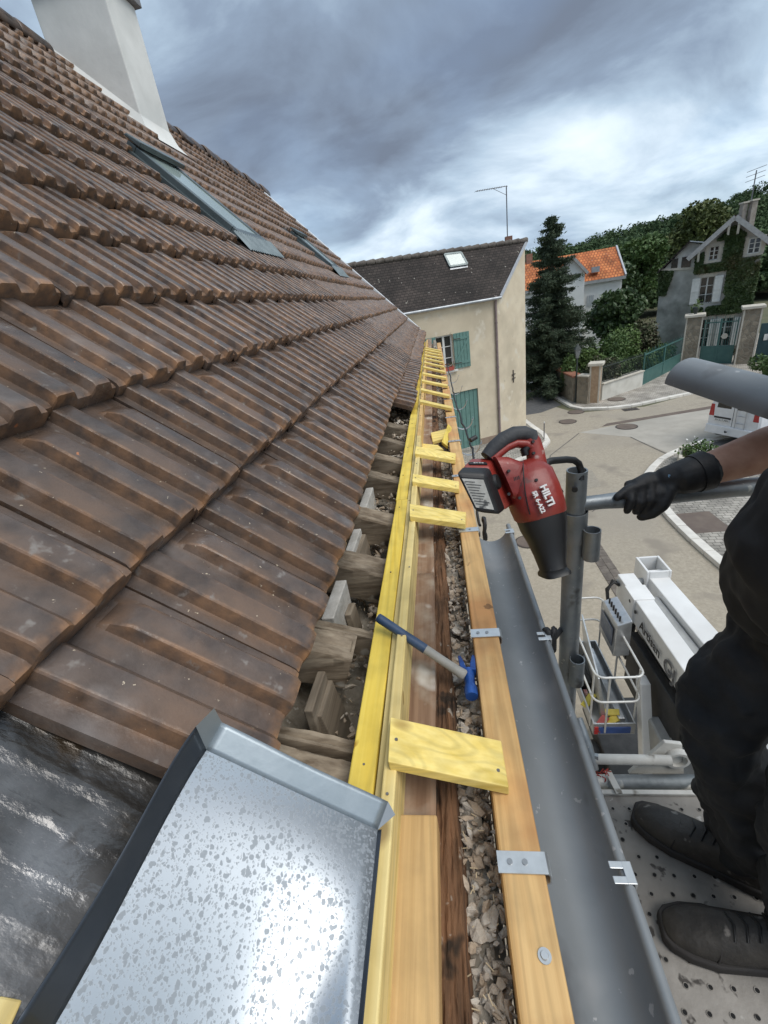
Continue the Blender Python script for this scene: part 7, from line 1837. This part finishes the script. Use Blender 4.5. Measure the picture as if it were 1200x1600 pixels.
# ================================================================== TREES AND SHRUBS
rgt = np.random.default_rng(77)
sp_b = Vector((6.95, 29.5, 0)); sp_h = on_y(862, 335, 29.5).z
M_needle = mat('spruce_needle', (.030, .052, .028), (.056, .084, .042), scale=.8, rough=.7, attr_rnd=(.052, .074, .036))
st = thing('spruce_tree', sp_b, 'tall dark spruce with drooping branches beside the cream house', 'tree')
MB().tube([sp_b, sp_b + Vector((.05, 0, sp_h * .5)), sp_b + Vector((0, 0, sp_h))], [.22, .13, .015], 10).obj('trunk', M_bark, st, smooth=60)
br = MB(); PP = []; NN = []
z = .9
while z < sp_h - .1:
    f_ = 1 - z / sp_h; L_b = (2.95 * f_ ** .7 + .12) * (.7 + .5 * rgt.random()); nbn = 8 if f_ > .3 else 5
    for k in range(nbn):
        a = rgt.uniform(0, 6.283); l = L_b * rgt.uniform(.45, 1.15); d = np.array([math.cos(a), math.sin(a), 0]); b0 = np.array(sp_b) + np.array([0, 0, z])
        pts_ = []
        for i in range(7):
            u = i / 6; pts_.append(b0 + d * l * u + np.array([0, 0, l * (-.42 * u + .28 * u * u)]))
        br.tube([Vector(p) for p in pts_[::2]], [.022, .016, .010, .004], 4, caps=False)
        nn_ = int(60 + 150 * l)
        for _ in range(nn_):
            u = rgt.random() ** .7; i = min(5, int(u * 6)); p = pts_[i] + (pts_[i + 1] - pts_[i]) * (u * 6 - i); sp_ = .15 + .30 * l * .4 * (1 - u * .6)
            PP.append(p + np.array([rgt.normal() * sp_ * .5, rgt.normal() * sp_ * .5, -abs(rgt.normal()) * sp_ * .55]))
    z += .10 + .16 * rgt.random()
stuff(br.obj('branches', M_bark, st, recalc=False))
leaf_obj('crown', np.array(PP), .19, M_needle, st, rgt, aspect=.26, flat=-.1)
def bush(name, c, r, h, n, leaf, m, label, rng, lobes=8, group=None):
    c = Vector(c); t = thing(name, c, label, 'shrub', group); mb = MB()
    for k in range(6): a = k * 1.05; mb.tube([c, c + Vector((math.cos(a) * r * .3, math.sin(a) * r * .3, h * .5)), c + Vector((math.cos(a) * r * .55, math.sin(a) * r * .55, h * .8))], [.05, .03, .01], 5)
    mb.obj('stems', M_bark, t)
    cs = [np.array(c) + np.array([rng.uniform(-.6, .6) * r, rng.uniform(-.6, .6) * r, h * rng.uniform(.32, .72)]) for _ in range(lobes)]
    rs = np.array([[r * q, r * q, h * q * .8] for q in rng.uniform(.34, .55, lobes)])
    leaf_obj('foliage', blob_points(rng, n, cs, rs, .5), leaf, m, t, rng, flat=.4); return t
def gp(x, y, Y): p = on_y(x, y, Y); return p
tree('evergreen_tree', (12.3, 35.0, 0), 3.2, (0, 0, 3.5), 2.2, 1.9, 7000, .30, M_leaf_dark, 'broad dark glossy evergreen in front of the white orange-roofed house', rgt, lobes=22)
bush('shrub', (13.9, 33.6, 0), 1.6, 2.9, 3600, .20, M_leaf_purple, 'rounded purplish shrub against the weathered outbuilding', rgt, 10)
bush('shrub', (8.9, 28.4, 0), 1.3, 2.6, 3000, .16, M_leaf_light, 'pale yellow-green shrub behind the rubble wall coping', rgt)
bush('shrub', (10.2, 29.6, 0), 1.5, 2.9, 3400, .18, M_leaf_mid, 'mid green leafy shrub between the railing and the evergreen', rgt)
bush('shrub', (11.7, 31.5, 0), 1.4, 3.0, 3400, .17, M_leaf_light, 'clipped light green rounded shrub behind the iron railing', rgt)
bush('shrub', (9.2, 27.0, 0), 1.0, 2.1, 2600, .15, M_leaf_purple, 'brownish hedge shrub right behind the iron railing', rgt)
bush('shrub', (10.6, 28.1, 0), 1.0, 2.0, 2600, .15, M_leaf_mid, 'low green hedge plant touching the railing by the green gate', rgt)
bush('shrub', (7.75, 27.6, 0), .9, 2.2, 2400, .15, M_leaf_mid, 'green shrub spilling over the rubble wall beside the street lamp', rgt)
bush('shrub', (7.2, 29.6, 0), 1.2, 2.2, 2600, .16, M_leaf_dark, 'dark shrub under the spruce tree', rgt)
bush('shrub', (13.0, 30.6, 0), 1.1, 1.7, 2200, .16, M_leaf_mid, 'green shrub behind the green double gate', rgt)
bush('shrub', (14.8, 32.6, 0), 1.2, 1.6, 2200, .16, M_leaf_light, 'fresh green shrub on the lawn near the tall urn pier', rgt)
struct(sheet('lawn', [(8, 28), (12, 28.5), (16, 32.5), (17, 34), (14, 40), (7.5, 40)], .16, mat('lawn_green', (.06, .12, .02), (.10, .17, .035), scale=3, rough=.95, bump=.5, bscale=40)))
tree('broadleaf_tree', (24.0, 60, .0), 6, (0, 0, 6.5), 3.6, 3.6, 6500, .42, M_leaf_mid, 'bright green rounded tree standing before the dark wooded hill', rgt, 22)
M_leaf_yel = mat('leaf_yellowish', (.075, .10, .02), (.12, .14, .035), scale=.5, rough=.65, attr_rnd=(.065, .085, .022))
tree('broadleaf_tree', (32.0, 66, 1.0), 7, (0, 0, 7.6), 4.2, 4.4, 6500, .45, M_leaf_yel, 'yellowish green tree standing before the dark wooded hill', rgt, 24)
tree('broadleaf_tree', (20.5, 58, .0), 4, (0, 0, 4.6), 3.0, 2.8, 5000, .40, M_leaf_dark, 'dark round tree right of the orange roof', rgt, 18)
bush('shrub', (17.3, 25.4, .1), 1.0, 1.3, 2200, .16, M_leaf_mid, 'green shrub beside the parked red car', rgt)

# ================================================================== PLANTER
pc = Vector((8.55, 15.15, .10)); t = thing('planter', pc, 'square concrete planter with white-flowering plants on the pavement', 'planter')
Rp = Matrix.Rotation(math.radians(-25), 4, 'Z'); Rp.translation = pc
for (x0, x1, y0, y1) in ((-.6, .6, -.6, -.5), (-.6, .6, .5, .6), (-.6, -.5, -.5, .5), (.5, .6, -.5, .5)): MB(Rp).box(x0, x1, y0, y1, 0, .45).obj('side', M_dress, t, bevel=.01)
MB(Rp).box(-.5, .5, -.5, .5, 0, .38).obj('soil', M_ground, t)
P = np.array([np.array(pc) + np.array([rgt.normal() * .22, rgt.normal() * .22, .40 + abs(rgt.normal()) * .14]) for _ in range(1100)])
leaf_obj('foliage', P, .12, M_leaf_mid, t, rgt); leaf_obj('flowers', P[:130] + np.array([0, 0, .12]), .07, mat('flower_white', (.75, .75, .7), rough=.6), t, rgt)

# ================================================================== VAN
vc = Vector((10.36, 16.75, .10)); vf = Vector((.90, .44, 0)).normalized(); vr = Vector((vf.y, -vf.x, 0))
VM = Matrix(((vr.x, vf.x, 0, vc.x), (vr.y, vf.y, 0, vc.y), (0, 0, 1, vc.z), (0, 0, 0, 1)))    # local: x right, y forward from the tail, z up
M_vw = mat('van_white', (.72, .73, .74), (.78, .79, .80), rough=.25, coat=.5); M_tyre = mat('tyre', (.015, .015, .016), (.025, .025, .026), rough=.85)
M_tail = mat('tail_lamp', (.35, .012, .016), (.45, .03, .03), rough=.2, coat=.5)
van = thing('van', vc, 'white van with a ladder on its rear door parked on the cobbled bay', 'van')
sec = []
def vsec(y, hw, zb_, zt_, shoulder, top_hw):
    return [Vector(p) for p in ((-hw * .96, y, zb_), (-hw, y, zb_ + .18), (-hw, y, shoulder), (-top_hw, y, zt_ - .12), (-top_hw * .86, y, zt_), (top_hw * .86, y, zt_), (top_hw, y, zt_ - .12), (hw, y, shoulder), (hw, y, zb_ + .18), (hw * .96, y, zb_))]
rings = [vsec(.0, .86, .42, 1.84, 1.05, .74), vsec(.06, .91, .36, 1.90, 1.08, .79), vsec(.5, .94, .34, 1.93, 1.10, .82), vsec(2.5, .95, .34, 1.94, 1.10, .83), vsec(3.4, .95, .34, 1.88, 1.10, .80), vsec(4.05, .94, .34, 1.30, 1.08, .82), vsec(4.55, .90, .36, 1.08, .95, .80), vsec(4.75, .80, .42, .85, .75, .70)]
b_v = MB(VM).loft(rings).obj('body', M_vw, van, smooth=35); 
MB(VM).hexa([Vector(p) for p in ((-.90, -.09, .34), (.90, -.09, .34), (.93, .12, .34), (-.93, .12, .34))], [Vector(p) for p in ((-.88, -.07, .66), (.88, -.07, .66), (.92, .1, .66), (-.92, .1, .66))]).obj('rear_bumper', M_vw, van, bevel=.03)
for sx2 in (-1, 1):
    MB(VM).hexa([Vector((sx2 * .77 - .09, -.028, .98)), Vector((sx2 * .77 + .09, -.012, .98)), Vector((sx2 * .77 + .09, .06, .98)), Vector((sx2 * .77 - .09, .06, .98))], [Vector((sx2 * .76 - .07, -.016, 1.42)), Vector((sx2 * .76 + .06, -.004, 1.42)), Vector((sx2 * .76 + .06, .05, 1.42)), Vector((sx2 * .76 - .07, .05, 1.42))]).obj('tail_lamp', M_tail, van, bevel=.015)
MB(VM).box(-.006, .006, -.008, .02, .66, 1.82).obj('door_gap', M_black, van)
for sx2 in (-1, 1): MB(VM).hexa([Vector((sx2 * .36 - .26, -.006, 1.30)), Vector((sx2 * .36 + .26, -.006, 1.30)), Vector((sx2 * .36 + .26, .03, 1.30)), Vector((sx2 * .36 - .26, .03, 1.30))], [Vector((sx2 * .34 - .24, -.004, 1.72)), Vector((sx2 * .34 + .24, -.004, 1.72)), Vector((sx2 * .34 + .24, .03, 1.72)), Vector((sx2 * .34 - .24, .03, 1.72))]).obj('rear_window', M_dglass, van, bevel=.02)
pl_ = MB(VM).box(-.62, -.10, -.024, -.008, .80, .92).obj('number_plate', mat('plate_white', (.7, .7, .68), rough=.4), van)
MB(VM).box(-.66, -.06, -.016, -.002, .92, .98).obj('plate_handle', M_black, van)
text_mesh('FV-517-MM', .10, M_tblk, pl_, VM @ Vector((-.60, -.0262, .825)), vr, (0, 0, 1), 'plate_text', .001)
lad = part('ladder', VM @ Vector((.3, -.06, .66)), van)
for x in (.14, .46): MB(VM).tube([(x, -.05, .64), (x, -.07, 1.6), (x, .02, 1.92)], .013, 6).obj('stile', M_alu, lad, smooth=50)
for z in (.85, 1.12, 1.39, 1.64): MB(VM).tube([(.14, -.06, z), (.46, -.06, z)], .011, 6).obj('rung', M_alu, lad, smooth=50)
MB(VM).tube([(-.05, -.12, .50), (-.05, -.2, .50), (-.05, -.22, .56)], .025, 8).obj('tow_hook', M_black, van, smooth=50)
for sx2 in (-1, 1):
    for y in (.82, 3.9):
        wz = .33; w = MB(VM).tube([(sx2 * .80, y, wz), (sx2 * .965, y, wz)], .33, 28).obj('wheel', M_tyre, van, smooth=40, bevel=.02)
        MB(VM).tube([(sx2 * .955, y, wz), (sx2 * .975, y, wz)], .20, 24).obj('rim', M_alu, w, smooth=40)
        for k in range(5): a = k * 1.2566; MB(VM).bar((sx2 * .982, y, wz), (sx2 * .982, y + math.cos(a) * .18, wz + math.sin(a) * .18), .05, .012, up=tuple(vr)).obj('spoke', M_lgr, w)
    MB(VM).hexa([Vector((sx2 * .94, .95, 1.18)), Vector((sx2 * .955, .95, 1.18)), Vector((sx2 * .955, 3.2, 1.18)), Vector((sx2 * .94, 3.2, 1.18))], [Vector((sx2 * .845, 1.0, 1.72)), Vector((sx2 * .86, 1.0, 1.72)), Vector((sx2 * .86, 3.1, 1.72)), Vector((sx2 * .845, 3.1, 1.72))]).obj('side_window', M_dglass, van)
# red car
rcv = Vector((19.35, 28.05, .1)); CM = Matrix.Rotation(math.radians(-95), 4, 'Z'); CM.translation = rcv
car = thing('car', rcv, 'red hatchback car parked in front of the white wall', 'car'); M_rc = mat('car_red', (.30, .012, .02), (.36, .02, .03), rough=.25, coat=.6)
rings = [vsec(.0, .72, .40, .95, .80, .62), vsec(.08, .80, .28, 1.12, .85, .66), vsec(.5, .84, .24, 1.42, .90, .60), vsec(1.6, .86, .22, 1.50, .92, .62), vsec(2.5, .86, .22, 1.42, .92, .60), vsec(3.2, .85, .22, .98, .88, .72), vsec(3.75, .78, .26, .80, .72, .66), vsec(3.9, .66, .34, .66, .58, .56)]
MB(CM).loft(rings).obj('body', M_rc, car, smooth=35)
MB(CM).hexa([Vector((-.55, .12, 1.0)), Vector((.55, .12, 1.0)), Vector((.55, .20, 1.0)), Vector((-.55, .20, 1.0))], [Vector((-.5, .34, 1.38)), Vector((.5, .34, 1.38)), Vector((.5, .5, 1.38)), Vector((-.5, .5, 1.38))]).obj('rear_window', M_dglass, car)
for sx2 in (-1, 1):
    MB(CM).box(sx2 * .66 - .1, sx2 * .66 + .1, .0, .1, .82, 1.05).obj('tail_lamp', M_tail, car, bevel=.02)
    for y in (.75, 3.1):
        w = MB(CM).tube([(sx2 * .70, y, .30), (sx2 * .86, y, .30)], .30, 24).obj('wheel', M_tyre, car, smooth=40); MB(CM).tube([(sx2 * .85, y, .30), (sx2 * .87, y, .30)], .19, 20).obj('rim', M_alu, w, smooth=40)
    MB(CM).hexa([Vector((sx2 * .845, .7, .96)), Vector((sx2 * .87, .7, .96)), Vector((sx2 * .87, 2.8, .96)), Vector((sx2 * .845, 2.8, .96))], [Vector((sx2 * .63, .8, 1.36)), Vector((sx2 * .645, .8, 1.36)), Vector((sx2 * .645, 2.3, 1.36)), Vector((sx2 * .63, 2.3, 1.36))]).obj('side_window', M_dglass, car)
